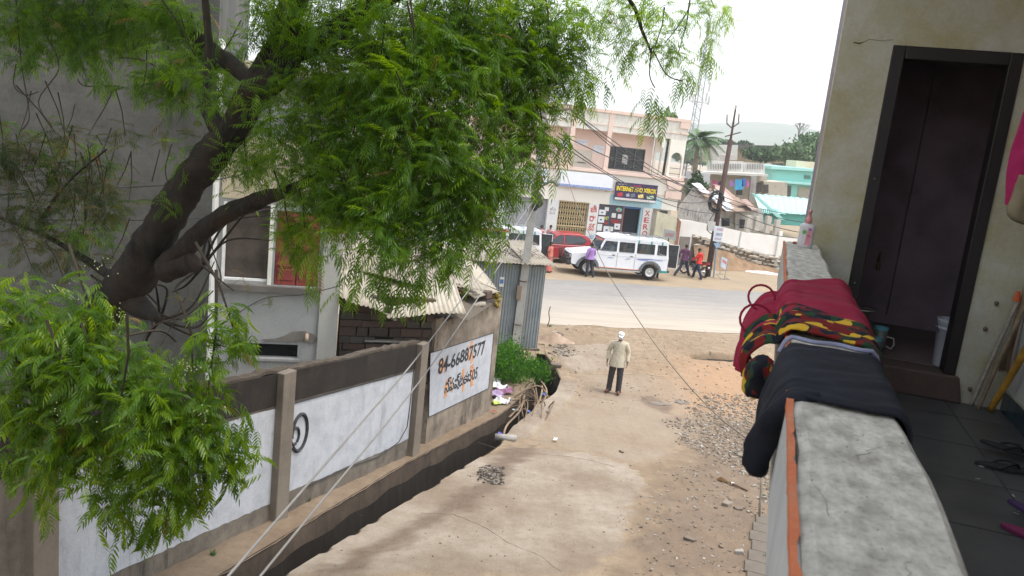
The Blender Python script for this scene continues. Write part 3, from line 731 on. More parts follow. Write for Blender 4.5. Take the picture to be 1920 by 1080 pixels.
# fibre-cement sheets on top
for i in range(3):
    x0 = -2.55 + i * .92
    sheet((x0, -.28, 2.68 + .01 * i), (x0 + .98, -.28, 2.66 + .01 * i), (x0 + .98, 3.2, 2.95), (x0, 3.2, 2.97), .11, .018, 'roof_sheet', M_sheet, shd, jag=.05)
tg = MB().box(-1.40, -1.26, -.03, -.022, 1.92, 2.22).build('hanging_notice', plain((.62, .60, .55), .6)); tg.location = (SH[0], SH[1], 0); tg.rotation_euler = (0, 0, math.radians(15)); tag(tg, 'small white and blue notice card hanging on the tin shed', 'notice')
MB().box(-1.385, -1.275, -.034, -.0305, 2.02, 2.15).build('blue_print', plain((.08, .16, .42), .6), tg)
# tangle of wire and twigs on the shed roof
mb = MB()
for i in range(26):
    c = Vector((U(-1.7, -.1), U(-.1, 1.3), 2.80 + U(0, .12))); r = U(.2, .5); ph = U(0, 6.28); L = U(2, 5.5); tl = U(-.3, .3)
    mb.tube([c + Vector((r * math.cos(ph + L * k / 12), r * .6 * math.sin(ph + L * k / 12), .06 * math.sin(k + i) + tl * .1 * k / 12)) for k in range(13)], .006, 3, False)
o = mb.build('wire_tangle', plain((.10, .085, .07), .8)); o.location = (SH[0], SH[1], 0); o.rotation_euler = (0, 0, math.radians(15)); tag(o, 'tangle of dark wire and dry twigs on the tin shed roof', 'wire tangle')

# ================================================================ PINK TWO-STOREY BUILDING ACROSS THE ROAD
PB = (5.80, 46.74)
def on_pb(o): o.location = (PB[0], PB[1], 0); o.rotation_euler = (0, 0, math.radians(15)); return o
pb = thing('shop_building', 'two storey pink and cream building with shops below and an open balcony above', 'building', (PB[0], PB[1], 0), 15)
M_cream = plaster('cream_facade', (.80, .76, .68), (.75, .70, .62), (.5, .46, .40), 1.0, (.4, .8), (.6, .9), .2)
M_pink = plaster('pink_wall', (.80, .65, .58), (.75, .60, .53), (.48, .36, .30), .9, (.4, .8), (.62, .9), .2)
M_trim = plaster('salmon_trim', (.74, .57, .49), (.66, .50, .42), (.4, .25, .2), 1.5, (.4, .8), (.6, .85), .2)
M_parap = plaster('stained_parapet', (.72, .69, .62), (.66, .62, .56), (.40, .38, .34), 1.2, (.4, .8), (.46, .75), .2)
M_lblue = plain((.36, .55, .62), .7, var=.08); M_dblue = plain((.05, .12, .32), .6, var=.2)
M_whitep = plain((.66, .66, .64), .7, var=.06)
XL = -12.5
hole_wall(XL, 3.5, 3.18, 4.95, 0, .5, [], 'band_wall', M_cream, pb)
MB().box(XL, 3.62, -.16, 1.5, 4.95, 5.12).build('balcony_slab', M_trim, pb)
MB().box(XL, 3.5, 0.0, .16, 7.29, 8.32).build('parapet', M_parap, pb)
MB().box(XL, 3.6, -.09, .22, 8.322, 8.49).build('coping', M_trim, pb)
MB().box(XL, 3.5, .17, 9.0, 7.45, 7.62).build('roof_slab', M_pink, pb)
MB().box(XL, 3.5, -.03, -.003, 7.62, 7.66).build('string_course', M_trim, pb)
MB().box(-6.2, -5.8, -.2, .4, 8.48, 8.9).build('roof_block', M_cream, pb)
for x in (-11.2, -9.4, -7.6, -5.6, -3.49, -1.29):
    MB().box(x - .13, x + .13, -.05, .12, 5.12, 8.32).build('pillar', M_trim, pb)
# corner: mouldings and arch
MB().box(2.95, 3.58, -.08, .2, 7.95, 8.32).build('corner_moulding', M_trim, pb)
MB().box(3.05, 3.56, -.07, .2, 7.62, 7.72).build('corner_moulding', M_trim, pb)
MB().prism([(2.55, 4.88), (3.72, 4.88), (3.5, 4.42), (2.75, 4.42)], -.16, -.002).build('corner_moulding', M_trim, pb)
MB().box(2.62, 3.62, -.12, -.002, 3.86, 4.30).build('corner_moulding', M_trim, pb)
def arch_prism(x0, x1, z0, z1, xa, xb, ztop, y0, y1, name, m):
    r = (xb - xa) / 2; cx = (xa + xb) / 2; zc = ztop - r
    pts = [(x0, z0), (x0, z1), (x1, z1), (x1, z0), (xb, z0)] + [(cx + r * math.cos(a), zc + r * math.sin(a)) for a in [math.pi * k / 12 for k in range(13)]] + [(xa, z0)]
    return MB().prism(pts[::-1], y0, y1).build(name, m, pb)
arch_prism(2.52, 3.5, 5.12, 7.288, 2.68, 3.40, 6.56, .0, .18, 'arched_bay', M_cream)
arch_prism(2.0, 2.5, 5.12, 7.288, 2.13, 2.43, 6.5, .9, 1.05, 'arched_bay', M_cream)
MB().box(2.0, 2.15, -.0, .3, 6.75, 7.288).build('bracket', M_cream, pb)
MB().box(2.6, 3.45, .05, .09, 5.3, 5.33).build('rail', dark_metal, pb); MB().box(2.6, 3.45, .05, .09, 5.62, 5.65).build('rail', dark_metal, pb)
# recessed upper wall
YR = 1.2
def rp(x, y): return pl(860 + x / 4.32, 180 + y / 4.32, PB, 15, YR)
wx0, wz1 = rp(1208, 400); wx1, wz0 = rp(1490, 632); dx0, dz1 = rp(930, 428); dx1, dz0 = rp(1065, 590)
lw0, _ = rp(400, 400); lw1, _ = rp(680, 450)
hole_wall(XL, 2.0, 5.12, 7.45, YR, YR + .2, [(wx0, wx1, max(wz0, 5.2), wz1), (dx0, dx1, 5.13, dz1), (lw0, lw1, 5.3, wz1 - .1)], 'upper_wall', M_pink, pb)
MB().box(XL, 1.99, YR + .9, 9, 5.12, 7.45).build('rear_rooms', M_pink, pb)
MB().box(XL, 3.4, .5, 9, 0, 4.9).build('lower_body', M_cream, pb)
M_dwin = plain((.035, .045, .05), .15, var=.4, spec=.5); M_frame = plain((.10, .11, .115), .6)
for (a, b, z0, z1) in ((wx0, wx1, max(wz0, 5.2), wz1), (lw0, lw1, 5.3, wz1 - .1)):
    wn = MB().box(a, b, YR + .12, YR + .15, z0, z1).build('window_glass', M_dwin, pb)
    for i in range(5):
        x = a + (b - a) * i / 4; MB().box(x - .035, x + .035, YR + .04, YR + .1, z0, z1).build('mullion', M_frame, wn)
    for z in (z0 + .03, (z0 + z1) / 2, z1 - .03): MB().box(a, b, YR + .05, YR + .09, z - .025, z + .025).build('transom', M_frame, wn)
cxw = wx0 + (wx1 - wx0) * .42
nt_ = MB().box(cxw, cxw + .34, YR + .025, YR + .035, 5.55, 6.1).build('paper_notice', plain((.5, .5, .5), .7), pb)
for i in range(4): MB().box(cxw + .02, cxw + .32, YR + .02, YR + .024, 5.62 + i * .11, 5.66 + i * .11).build('printed_line', M_frame, nt_)
dd = MB().box(dx0, dx1, YR + .05, YR + .1, 5.13, dz1).build('balcony_shutter', plain((.60, .57, .50), .6), pb)
for i in range(7):
    x = dx0 + .08 + (dx1 - dx0 - .16) * i / 6; MB().box(x - .035, x + .035, YR + .02, YR + .045, 5.45, dz1 - .15).build('slat', plain((.66, .63, .56), .6), dd)
MB().box((dx0 + dx1) / 2 - .25, (dx0 + dx1) / 2 + .25, YR, YR + .045, 5.36, 5.40).build('latch_bar', dark_metal, dd)
for (x0, y0, x1, y1, c, nm) in ((960, 348, 1042, 400, (.25, .35, .62), 'blue'), (1092, 395, 1172, 465, (.55, .62, .72), 'pale'), (822, 352, 884, 420, (.45, .56, .66), 'grey')):
    a, zt = rp(x0, y0); b, zb = rp(x1, y1); s = MB().box(a, b, YR - .03, YR - .01, zb, zt).build('wall_poster', plain((.68, .72, .78), .7), pb)
    text_mesh({'blue': 'శ్రీ సాయి నెట్', 'pale': 'ఆన్‌లైన్ k', 'grey': 'సేవ'}[nm], a + .05, b - .05, zt - (zt - zb) * .55, zt - .08, 'poster_print', plain(c, .7), s, YR - .034)
# ledge band details and ground floor
for x in (-3.1, -1.0): MB().box(x - .12, x + .12, -.1, -.002, 3.93, 4.06).build('drip_block', M_trim, pb)
MB().box(-4.6, 3.5, -.03, -.002, 3.98, 4.04).build('string_course', M_trim, pb)
MB().box(-.76, 2.5, -.02, -.003, 3.20, 3.80).build('blue_fascia', M_lblue, pb)
ZG = 3.18
def zgr(y): return y
def piece(name, x0, x1, z0, z1, y0, y1, m, parent=pb, **k): return MB().box(x0, x1, y0, y1, z0, z1).build(name, m, parent, **k)
piece('white_pillar', -4.43, -3.80, .15, ZG, -.02, .49, M_whitep); pw = piece('white_pillar', -1.97, -1.37, .15, ZG, -.02, .49, M_whitep)
pw2 = piece('white_pillar', 1.40, 1.98, .15, ZG, -.02, .49, M_whitep); piece('white_pillar', -7.5, -7.0, .15, ZG, -.02, .49, M_whitep); piece('white_pillar', -9.8, -9.2, .15, ZG, -.02, .49, M_whitep)
text_mesh('ఆర్.ఎం\nసి.ఓ.డి', -4.3, -3.95, 2.35, 2.75, 'pillar_print', M_blackpaint, pb, -.024)
M_redp = plain((.50, .05, .05), .6)
for ch, z in (('జి', 2.65), ('రా', 2.12), ('క్స్', 1.58)): text_mesh(ch, -1.86, -1.48, z, z + .42, 'pillar_lettering', M_redp, pw, -.024, bold=.02)
text_mesh('ఇంటర్నెట్\nఫొటో\nకలర్', -1.9, -1.42, .55, 1.38, 'pillar_lettering', plain((.1, .3, .6), .6), pw, -.024, bold=.01)
for i, ch in enumerate('XEROX'): text_mesh(ch, 1.52, 1.84, 2.72 - i * .40, 3.04 - i * .40, 'pillar_lettering', M_redp, pw2, -.024, bold=.02)
# collapsible gate
gt = piece('gate_recess', -3.80, -1.97, .15, ZG, .42, .44, plain((.09, .075, .06), .9))
M_gate = plain((.56, .44, .24), .55, var=.15)
for i in range(13):
    x = -3.76 + i * 1.75 / 12; piece('gate_bar', x - .018, x + .018, .2, ZG - .02, .10, .13, M_gate)
mb = MB()
for i in range(12):
    x0 = -3.76 + i * 1.75 / 12; x1 = x0 + 1.75 / 12
    for j in range(9):
        z = .3 + j * .31; mb.tube([(x0, .09, z), (x1, .09, z + .31)], .012, 4); mb.tube([(x0, .085, z + .31), (x1, .085, z)], .012, 4)
mb.build('gate_lattice', M_gate, pb)
for z in (.2, ZG - .04, 1.75): piece('gate_track', -3.8, -1.97, z - .03, z + .03, .06, .14, M_gate)
# xerox shop front
piece('shop_recess', -1.37, 1.40, .15, ZG, .46, .48, plain((.02, .025, .035), .8))
M_shopd = plain((.075, .065, .085), .4, var=.3)
sf = piece('shop_window', -1.35, .15, .95, ZG - .02, .10, .14, M_shopd); piece('counter_front', -1.35, .15, .15, .95, .06, .16, M_dblue)
for x in (-1.35, -.62, .15): piece('window_post', x - .03, x + .03, .95, ZG, .07, .15, plain((.05, .10, .16), .5), sf)
dr = piece('door_frame', 1.27, 1.39, .15, ZG, .05, .2, M_lblue); piece('door_frame', .18, .24, .15, ZG, .05, .2, plain((.3, .12, .08), .5)); piece('door_lintel', .24, 1.27, ZG - .12, ZG - .01, .05, .2, M_dblue)
mp = plain((.70, .70, .70), .7, var=.04)
for (x, z, wd, h) in ((-1.3, 2.55, .42, .3), (-1.3, 2.1, .38, .36), (-1.3, 1.62, .3, .4), (-1.3, 1.05, .38, .5), (-.9, 1.5, .45, .42), (-.86, 1.02, .4, .4), (-.98, 2.8, .26, .22), (-.5, 2.45, .26, .26), (-.12, 2.42, .24, .26), (-.56, 1.65, .26, .26), (-.25, 1.78, .36, .34), (-.22, 1.2, .34, .42), (-.25, .98, .3, .2)):
    q = piece('paper_notice', x, x + wd, z, z + h, .055, .065, mp, sf)
    if wd > .3: piece('printed_block', x + wd * .3, x + wd * .6, z + h * .35, z + h * .6, .050, .054, M_dblue, q)
text_mesh('XEROX', -.52, .08, 2.12, 2.36, 'window_lettering', M_redp, sf, .048, bold=.02)
text_mesh('NET', -.9, -.66, 2.28, 2.48, 'window_lettering', plain((.6, .6, .1), .6), sf, .048, bold=.02)
text_mesh('@', -.88, -.68, 2.02, 2.2, 'window_lettering', M_redp, sf, .048, bold=.02)
mb = MB(); mb.sphere((0, -.0, 2.93), (.2, .02, .13), 10, 6); mb.build('lotus_emblem', plain((.15, .5, .35), .6), pb).location = (-.1, .05, 0)
mb = MB(); mb.sphere((-.1, .028, 2.9), (.09, .015, .09), 10, 6); mb.build('lotus_petals', plain((.65, .15, .2), .6), pb)
# roller shutter and timber front at the left
rs = piece('roller_shutter', -7.0, -4.43, .15, ZG, .3, .33, plain((.32, .33, .34), .5, .3))
for i in range(22): piece('shutter_slat', -6.98, -4.45, .2 + i * .135, .3 + i * .135, .285, .298, plain((.36, .37, .38), .5, .3), rs)
for i in range(8): piece('timber_board', -9.18, -7.52, .2 + i * .3, .48 + i * .3, .22 + .01 * (i % 2), .26 + .01 * (i % 2), M_wood if 'M_wood' in globals() else plain((.30, .22, .15), .8, var=.3))
piece('floor_plinth', XL, 3.4, -.2, .15, -.5, 9, grey_concrete)
# broken cream wall with vent at the right of the shop
piece('vent_opening', 2.45, 2.95, 2.95, 3.12, -.01, .0, plain((.05, .05, .05), .8))
# shop signs: things of their own
bs = on_pb(MB().box(-4.02, -.81, -.26, -.20, 4.0, 4.87).build('shop_sign', plain((.72, .74, .78), .5, var=.03))); tag(bs, 'blank white shop sign with a thin blue strip of writing along its foot', 'sign')
piece('blue_strip', -4.0, -.83, 4.02, 4.14, -.268, -.262, plain((.10, .20, .48), .5), bs)
text_mesh('B.R & Bros. CSR, Rehabilitations, Dwar Amenity (Late Salvams)', -3.95, -.88, 4.04, 4.12, 'small_print', M_whitep, bs, -.272, bold=.01)
is_ = on_pb(MB().box(-.62, 1.98, -.30, -.22, 3.52, 4.55).build('internet_sign', plain((.045, .035, .085), .35, var=.2))); tag(is_, 'dark blue shop sign reading INTERNET AND XEROX in yellow letters', 'sign')
M_yel = plain((.80, .62, .02), .5, var=.03)
text_mesh('INTERNET AND XEROX', -.55, 1.92, 4.06, 4.33, 'yellow_lettering', M_yel, is_, -.306, bold=.035)
text_mesh('ఎం.ఎ నెట్', .45, .95, 4.38, 4.48, 'red_lettering', plain((.65, .05, .1), .5), is_, -.306, bold=.01)
text_mesh('Cell: 98495', -.5, .0, 4.40, 4.47, 'small_print', M_whitep, is_, -.306)
piece('white_strip', -.6, 1.96, 3.54, 3.66, -.308, -.302, M_whitep, is_)
text_mesh('Xerox, Lamination, Spiral Binding, Colour Printing, Mee Seva', -.4, 1.6, 3.57, 3.63, 'small_print', plain((.5, .1, .1), .5), is_, -.312)
for (a, c, nm) in (((-.5, -.12, 3.72, 3.98), (.45, .04, .05), 'printed_picture'), ((.05, .3, 3.74, 3.96), (.35, .38, .42), 'printed_picture'), ((.34, .66, 3.74, 3.98), (.16, .18, .24), 'printed_picture'), ((.8, 1.18, 3.72, 3.98), (.7, .55, .2), 'printed_picture'), ((1.35, 1.85, 3.72, 3.96), (.4, .55, .35), 'printed_picture')):
    mb = MB(); mb.prism([(a[0] + .05, a[2]), (a[1], a[2] + .04), (a[1] - .06, a[3]), (a[0], a[3] - .07)], -.309, -.303); mb.build(nm, plain(c, .5, var=.4, scale=9), is_)
ls = on_pb(MB().box(-6.3, -4.7, -.22, -.17, 4.0, 4.85).build('shop_sign', plain((.68, .72, .78), .5, var=.06))); tag(ls, 'white shop sign with blue and red print half hidden by the neem leaves', 'sign')
text_mesh('శ్రీ లక్ష్మి', -6.2, -5.2, 4.5, 4.75, 'blue_lettering', plain((.08, .2, .5), .5), ls, -.225, bold=.02)
text_mesh('జిరాక్స్', -5.7, -4.8, 4.2, 4.45, 'red_lettering', M_redp, ls, -.225, bold=.02); piece('blue_strip', -6.28, -4.72, 4.02, 4.12, -.226, -.221, M_dblue, ls)

# ================================================================ NEIGHBOURING YARDS AND HOUSES ON THE RIGHT
def polyface(pxs, Y, name, m, parent, thick=.25):
    """upright slab facing the road whose outline was measured at depth Y"""
    P = [at_y(x, y, Y) for x, y in pxs]; mb = MB(); n = len(P)
    mb.add([tuple(p) for p in P] + [(p.x, p.y + thick, p.z) for p in P], [tuple(range(n)), tuple(range(2 * n - 1, n - 1, -1))] + [(i, i + n, (i + 1) % n + n, (i + 1) % n) for i in range(n)])
    return mb.build(name, m, parent)
# cream broken wall beside the shop
M_bw = plaster('cream_yard_wall', (.60, .57, .42), (.50, .45, .33), (.25, .2, .17), 1.5)
bw = thing('broken_yard_wall', 'low broken cream wall beside the xerox shop with a slanted top', 'wall', (PB[0], PB[1], 0), 15)
MB().prism([(2.05, .1), (3.55, .1), (3.5, 2.45), (3.3, 2.85), (2.05, 3.1)], -.55, -.35).build('wall_body', M_bw, bw)
MB().prism([(3.45, .1), (3.62, .1), (3.62, 2.6), (3.4, 2.8)], -.6, -.30).build('brick_edge', plain((.28, .14, .09), .9, var=.3, scale=12), bw)
# white boundary wall on stone footing
WB0, WB1 = at_y(1250, 505, 47.3), at_y(1500, 520, 50.5)
wbth = math.degrees(math.atan2(WB1.y - WB0.y, WB1.x - WB0.x))
wb = thing('white_boundary_wall', 'long whitewashed brick boundary wall with an exposed stone footing at the roadside', 'wall', (WB0.x, WB0.y, 0), wbth)
M_wb = plaster('whitewashed_brick', (.76, .74, .71), (.66, .63, .59), (.45, .42, .38), 1.1, (.4, .8), (.6, .85), .9)
def wbp(x, y): return pl(x, y, WB0, wbth)
top = [wbp(x, y) for x, y in ((1262, 410), (1300, 415), (1345, 424), (1400, 436), (1440, 441), (1482, 446))]
bot = [wbp(x, y) for x, y in ((1482, 490), (1430, 478), (1400, 470), (1350, 462), (1302, 452), (1298, 500), (1262, 500))]
tp = top + [(top[-1][0] + 8, top[-1][1] - .1)]; bt = [(tp[-1][0], .5)] + bot
P = tp + bt; n = len(P)
MB().prism(P, -.0, .3).build('wall_body', M_wb, wb)
for i in range(9):
    x = 2.0 + i * 1.9 + U(-.2, .2); MB().box(x, x + .9, -.012, -.002, 1.3 + U(0, 1), 1.34 + U(0, 1)).build('worn_course', plain((.42, .38, .34), .9), wb) if False else None
for i, (x, y) in enumerate(((1404, 432), (1420, 431), (1440, 436), (1457, 440))):
    a, z = wbp(x, y); h = (.9, .8, 1.0, .9)[i]; MB().box(a - .16, a + .16, .05, .3, z - .1, z + h).build('broken_pier', plaster('broken_pier', (.45, .42, .37), (.3, .28, .25)), wb)
a, z = wbp(1385, 462); b, z2 = wbp(1385, 430)
MB().box(a - .04, a + .04, -.03, 0, .8, z2 - .1).build('stain_strip', plain((.40, .42, .42), .9), wb)
a, _ = wbp(1457, 470)
MB().box(a - .12, a + .12, -.12, -.002, .3, 2.5).build('pier', M_wb, wb)
# doorway in the wall beside the jeep
a0_, z0_ = wbp(1275, 443); a1_, _ = wbp(1286, 500)
MB().box(a0_, a1_, -.03, -.004, 0, z0_).build('dark_doorway', plain((.2, .18, .16), .8), wb)
# stone footing: each big stone a part
M_st = [plaster('footing_stone_%s' % k, c, tuple(q * .7 for q in c), None, 3, bump=.8) for k, c in zip('abc', ((.36, .31, .25), (.42, .38, .32), (.27, .23, .19)))]
sx0, _ = wbp(1302, 470); sx1, _ = wbp(1432, 490); smesh = {}
x = sx0
def ftz(x): return np.interp(x, [sx0, sx1, sx1 + 9], [1.85, .95, .7])
while x < sx1 + 3.5:
    for r in range(3):
        wd = U(.34, .6); zt = ftz(x) - .08 - r * .24
        if zt < .35: continue
        key = random.randint(0, 5)
        if key not in smesh:
            o = MB().rock((0, 0, 0), .26, key + 40).build('footing_stone', M_st[key % 3], wb, bevel=.03); smesh[key] = o.data
        else:
            o = bpy.data.objects.new('footing_stone', smesh[key]); link(o, wb); m_ = o.modifiers.new('bevel', 'BEVEL'); m_.width = .03
        o.location = (x + U(-.1, .1) + (r % 2) * .2, -.10, zt); o.scale = (1.15, .7, .62)
    x += .42
MB().prism([(sx0 - .3, -.1), (sx0 - .3, 1.9), (sx1, 1.0), (sx1 + 10, .7), (sx1 + 10, -.1)], .0, .2).build('earth_backing', plain((.24, .16, .10), .95, var=.3, scale=3), wb)
o = MB(); P0 = wbp(1395, 505)
# earth bank under the footing
def bank(u, v):
    x = sx0 - .2 + (sx1 - sx0 + 3) * u; return (x, -.15 - .9 * v - .15 * math.sin(u * 9), (ftz(x) - .62 * (1 - .3 * math.sin(u * 5))) * (1 - v) ** 1.6 + .1 * (float(vnoise(x, v * 3, 2)) - .5) * (1 - v))
tag(on_w := grid_mb(bank, 40, 6).build('earth_bank', plain((.24, .155, .095), .95, var=.3, scale=2, bump=.6), None, smooth=True), 'reddish earth bank below the stone footing', 'earth bank', kind='structure'); on_w.location = (WB0.x, WB0.y, 0); on_w.rotation_euler = (0, 0, math.radians(wbth))
# sand and cement heaps under a pale sheet
M_heap = plaster('pale_sand_heap', (.58, .58, .57), (.48, .47, .45), None, 2.5)
def heap(px, py, w_, d_, h_, name, label, m=M_heap, sd=1):
    c = G(px, py)
    def fn(u, v):
        a = 2 * math.pi * u; r = v; X = w_ * r * math.cos(a); Y = d_ * r * math.sin(a)
        return (X, Y, h_ * (math.cos(r * math.pi) * .5 + .5) * (.7 + .6 * float(fbm(X + sd * 9, Y, .9))) - .04)
    o = grid_mb(fn, 36, 10).build(name, m, None, smooth=True); o.location = c; return tag(o, label, 'heap', 'pale heaps at the boundary wall')
heap(1462, 506, 2.2, 1.2, .85, 'sand_heap', 'rounded pale grey sand heap nearest the parapet at the boundary wall', sd=2)
heap(1410, 497, 2.0, .8, .55, 'sand_heap', 'long low pale heap below the stone footing left of the round one', sd=5)
heap(1432, 512, 1.9, .35, .16, 'sand_heap', 'thin flat strip of white sheet lying in front of the sand heaps', plain((.66, .66, .64), .7), 8)

# ---- gabled house with tarpaulin-covered tiles
gh = thing('gabled_house', 'old whitewashed house with dark stained gable and a tiled roof covered in cloths', 'house', (0, 0, 0))
M_gh = plaster('stained_gable', (.58, .56, .53), (.48, .45, .42), (.10, .09, .085), .8, (.4, .7), (.42, .62), .3)
polyface([(1270, 430), (1272, 390), (1301, 352), (1310, 362), (1352, 396), (1353, 440), (1270, 440)], 53.5, 'gable_wall', M_gh, gh)
A1, A2, B1, B2 = at_y(1300, 352, 53.3), at_y(1350, 398, 53.3), at_y(1360, 357, 60), at_y(1430, 393, 57)
M_tile = plaster('old_roof_tile', (.33, .23, .17), (.24, .18, .14), (.12, .1, .09), 4)
sheet(A1, A2, B2 + Vector((0, 0, -.1)), B1, .3, .05, 'roof', M_tile, gh, nlen=8)
polyface([(1345, 392), (1430, 392), (1432, 432), (1350, 432)], 56.6, 'side_wall', plaster('house_side', (.5, .48, .44), (.35, .32, .29), (.15, .13, .12), 2), gh)
for (x0, x1, y0, y1) in ((1352, 1368, 409, 424), (1387, 1399, 411, 428)):
    polyface([(x0, y0), (x1, y0 + 1), (x1, y1), (x0, y1)], 56.5, 'dark_window', plain((.02, .02, .025), .6), gh, .05)
polyface([(1379, 398), (1387, 398), (1386, 430), (1378, 430)], 56.3, 'pillar', grey_concrete, gh, .2)
cm = [plain(c, .8, var=.15) for c in ((.62, .62, .64), (.42, .30, .26), (.50, .52, .56), (.30, .20, .17), (.60, .54, .46))]
mats_c = ('white', 'rust brown', 'blue grey', 'dark brown', 'beige')
for i in range(11):
    u, v = .12 + .78 * ((i * .37) % 1), .12 + .75 * ((i * .61) % 1); c = (A1 * (1 - u) + A2 * u) * (1 - v) + (B1 * (1 - u) + B2 * u) * v
    e1_ = (A2 - A1).normalized(); e2_ = (B1 - A1).normalized(); w1, w2 = U(.5, 1.0), U(.6, 1.5)
    def fn(a, b): return c + e1_ * (a - .5) * w1 * 1.6 + e2_ * (b - .5) * w2 * 1.8 + Vector((0, 0, .12 + .10 * float(vnoise(a * 3 + i, b * 3, 1.3))))
    o = grid_mb(fn, 8, 8).build('roof_cloth', cm[i % 5], None, smooth=True, solid=.02); tag(o, 'faded %s cloth spread over the old tiled roof' % ('pale' if i % 5 in (0, 2, 4) else 'brown'), 'cloth', 'pale cloths spread over the tiled roof' if i % 5 in (0, 2, 4) else 'brown cloths spread over the tiled roof')

# ---- balcony house
bh = thing('balcony_house', 'cream house with a white patterned balcony railing behind the gabled house', 'house', (0, 0, 0))
M_bh = plaster('cream_house', (.52, .47, .38), (.42, .37, .3), (.22, .2, .17), .7, (.4, .8), (.5, .8), .2)
polyface([(1322, 323), (1436, 326), (1450, 402), (1326, 400)], 71, 'wall', M_bh, bh, 4)
polyface([(1432, 340), (1476, 342), (1476, 402), (1436, 402)], 70, 'side_room', M_bh, bh, 4)
polyface([(1326, 300), (1394, 303), (1394, 323), (1327, 321)], 69.5, 'railing', plain((.64, .62, .58), .8), bh, .2)
polyface([(1394, 304), (1434, 307), (1434, 325), (1395, 323)], 69.5, 'railing', plain((.60, .58, .55), .8), bh, .2)
for i in range(22):
    x = 1332 + i * 4.6
    if 1390 < x < 1398: continue
    polyface([(x, 307), (x + 2.2, 307.2), (x + 2.2, 317.5), (x, 317)], 69.35, 'railing_opening', plain((.33, .31, .29), .9), bh, .05)
polyface([(1320, 322), (1440, 327), (1440, 331), (1320, 326)], 69.2, 'balcony_slab', plain((.55, .52, .47), .8), bh, 2.2)
for (x0, x1, y0, y1) in ((1416, 1428, 342, 360), (1432, 1441, 346, 362), (1345, 1356, 340, 362), (1380, 1392, 345, 366)):
    polyface([(x0, y0), (x1, y0), (x1, y1), (x0, y1)], 69.9, 'dark_window', plain((.07, .06, .055), .7), bh, .05)
polyface([(1409, 330), (1420, 330), (1415, 378), (1404, 378)], 68.8, 'pillar', grey_concrete, bh, .4)
grp = 'washing hung under the balcony house'
for i, (x0, x1, y0, y1, c, lab) in enumerate(((1379, 1393, 336, 357, (.06, .32, .55), 'bright blue cloth hung below the balcony railing'), (1392, 1398, 333, 350, (.05, .16, .45), 'narrow dark blue cloth hung beside the bright blue one'),
                                 (1369, 1376, 338, 350, (.28, .16, .38), 'purple garment hung below the balcony railing'), (1336, 1346, 338, 352, (.30, .05, .12), 'maroon garment hung at the left of the washing'), (1400, 1404, 338, 352, (.5, .12, .3), 'pink strip of cloth hung at the right of the washing'))):
    o = polyface([(x0, y0), (x1, y0 + 1), (x1 + 1, y1 - 2), (x0 - 1, y1)], 68.4, 'hanging_cloth', plain(c, .8, var=.25), None, .04); tag(o, lab, 'cloth', grp)

# ---- turquoise house
tq = thing('turquoise_house', 'turquoise flat roofed house with a sloping turquoise stair wall', 'house', (0, 0, 0))
M_tq = plaster('turquoise_wall', (.28, .60, .54), (.25, .55, .49), (.2, .42, .38), .6, (.4, .8), (.6, .85), .2); M_tq2 = plain((.36, .66, .62), .8, var=.05); M_tqd = plain((.12, .38, .34), .8, var=.1)
polyface([(1449, 314), (1531, 320), (1531, 380), (1444, 376)], 76, 'wall', M_tq, tq, 6)
polyface([(1446, 311), (1534, 317), (1534, 322), (1446, 317)], 75.6, 'parapet_edge', M_tq2, tq, 6.5)
polyface([(1455, 338), (1530, 344), (1530, 348), (1455, 342)], 75.4, 'sunshade', M_tq2, tq, .8)
polyface([(1493, 301), (1530, 304), (1530, 318), (1491, 315)], 79, 'roof_room', plain((.62, .55, .40), .8), tq, 3)
polyface([(1471, 348), (1484, 349), (1482, 373), (1469, 372)], 75.9, 'dark_door', plain((.08, .09, .09), .6), tq, .08)
polyface([(1508, 328), (1520, 329), (1520, 336), (1508, 335)], 75.9, 'window', plain((.1, .2, .18), .6), tq, .08)
polyface([(1498, 350), (1522, 352), (1518, 378), (1494, 377)], 75.9, 'shutter', plain((.32, .30, .24), .7), tq, .08)
# lower turquoise roof and stair
P = [at_y(1412, 363, 66), at_y(1530, 374, 66), at_y(1528, 403, 60), at_y(1425, 399, 60)]
sheet(P[0], P[1], P[2], P[3], .5, .03, 'lower_roof', plain((.36, .62, .60), .8, var=.08), tq, nlen=4)
polyface([(1428, 398), (1528, 402), (1528, 425), (1428, 420)], 60.4, 'lower_wall', M_tqd, tq, .3)
polyface([(1410, 362), (1416, 363), (1472, 412), (1462, 412)], 59.6, 'stair_wall', M_tq2, tq, .3)
for i in range(9):
    x = 1428 + i * 3.6; polyface([(x, 392), (x + 1.2, 392), (x + 1.2, 410), (x, 410)], 60.2, 'stair_baluster', M_tqd, tq, .08)
polyface([(1398, 392), (1428, 396), (1428, 418), (1398, 414)], 58, 'yard_room', plain((.42, .40, .37), .9, var=.2), tq, 1)

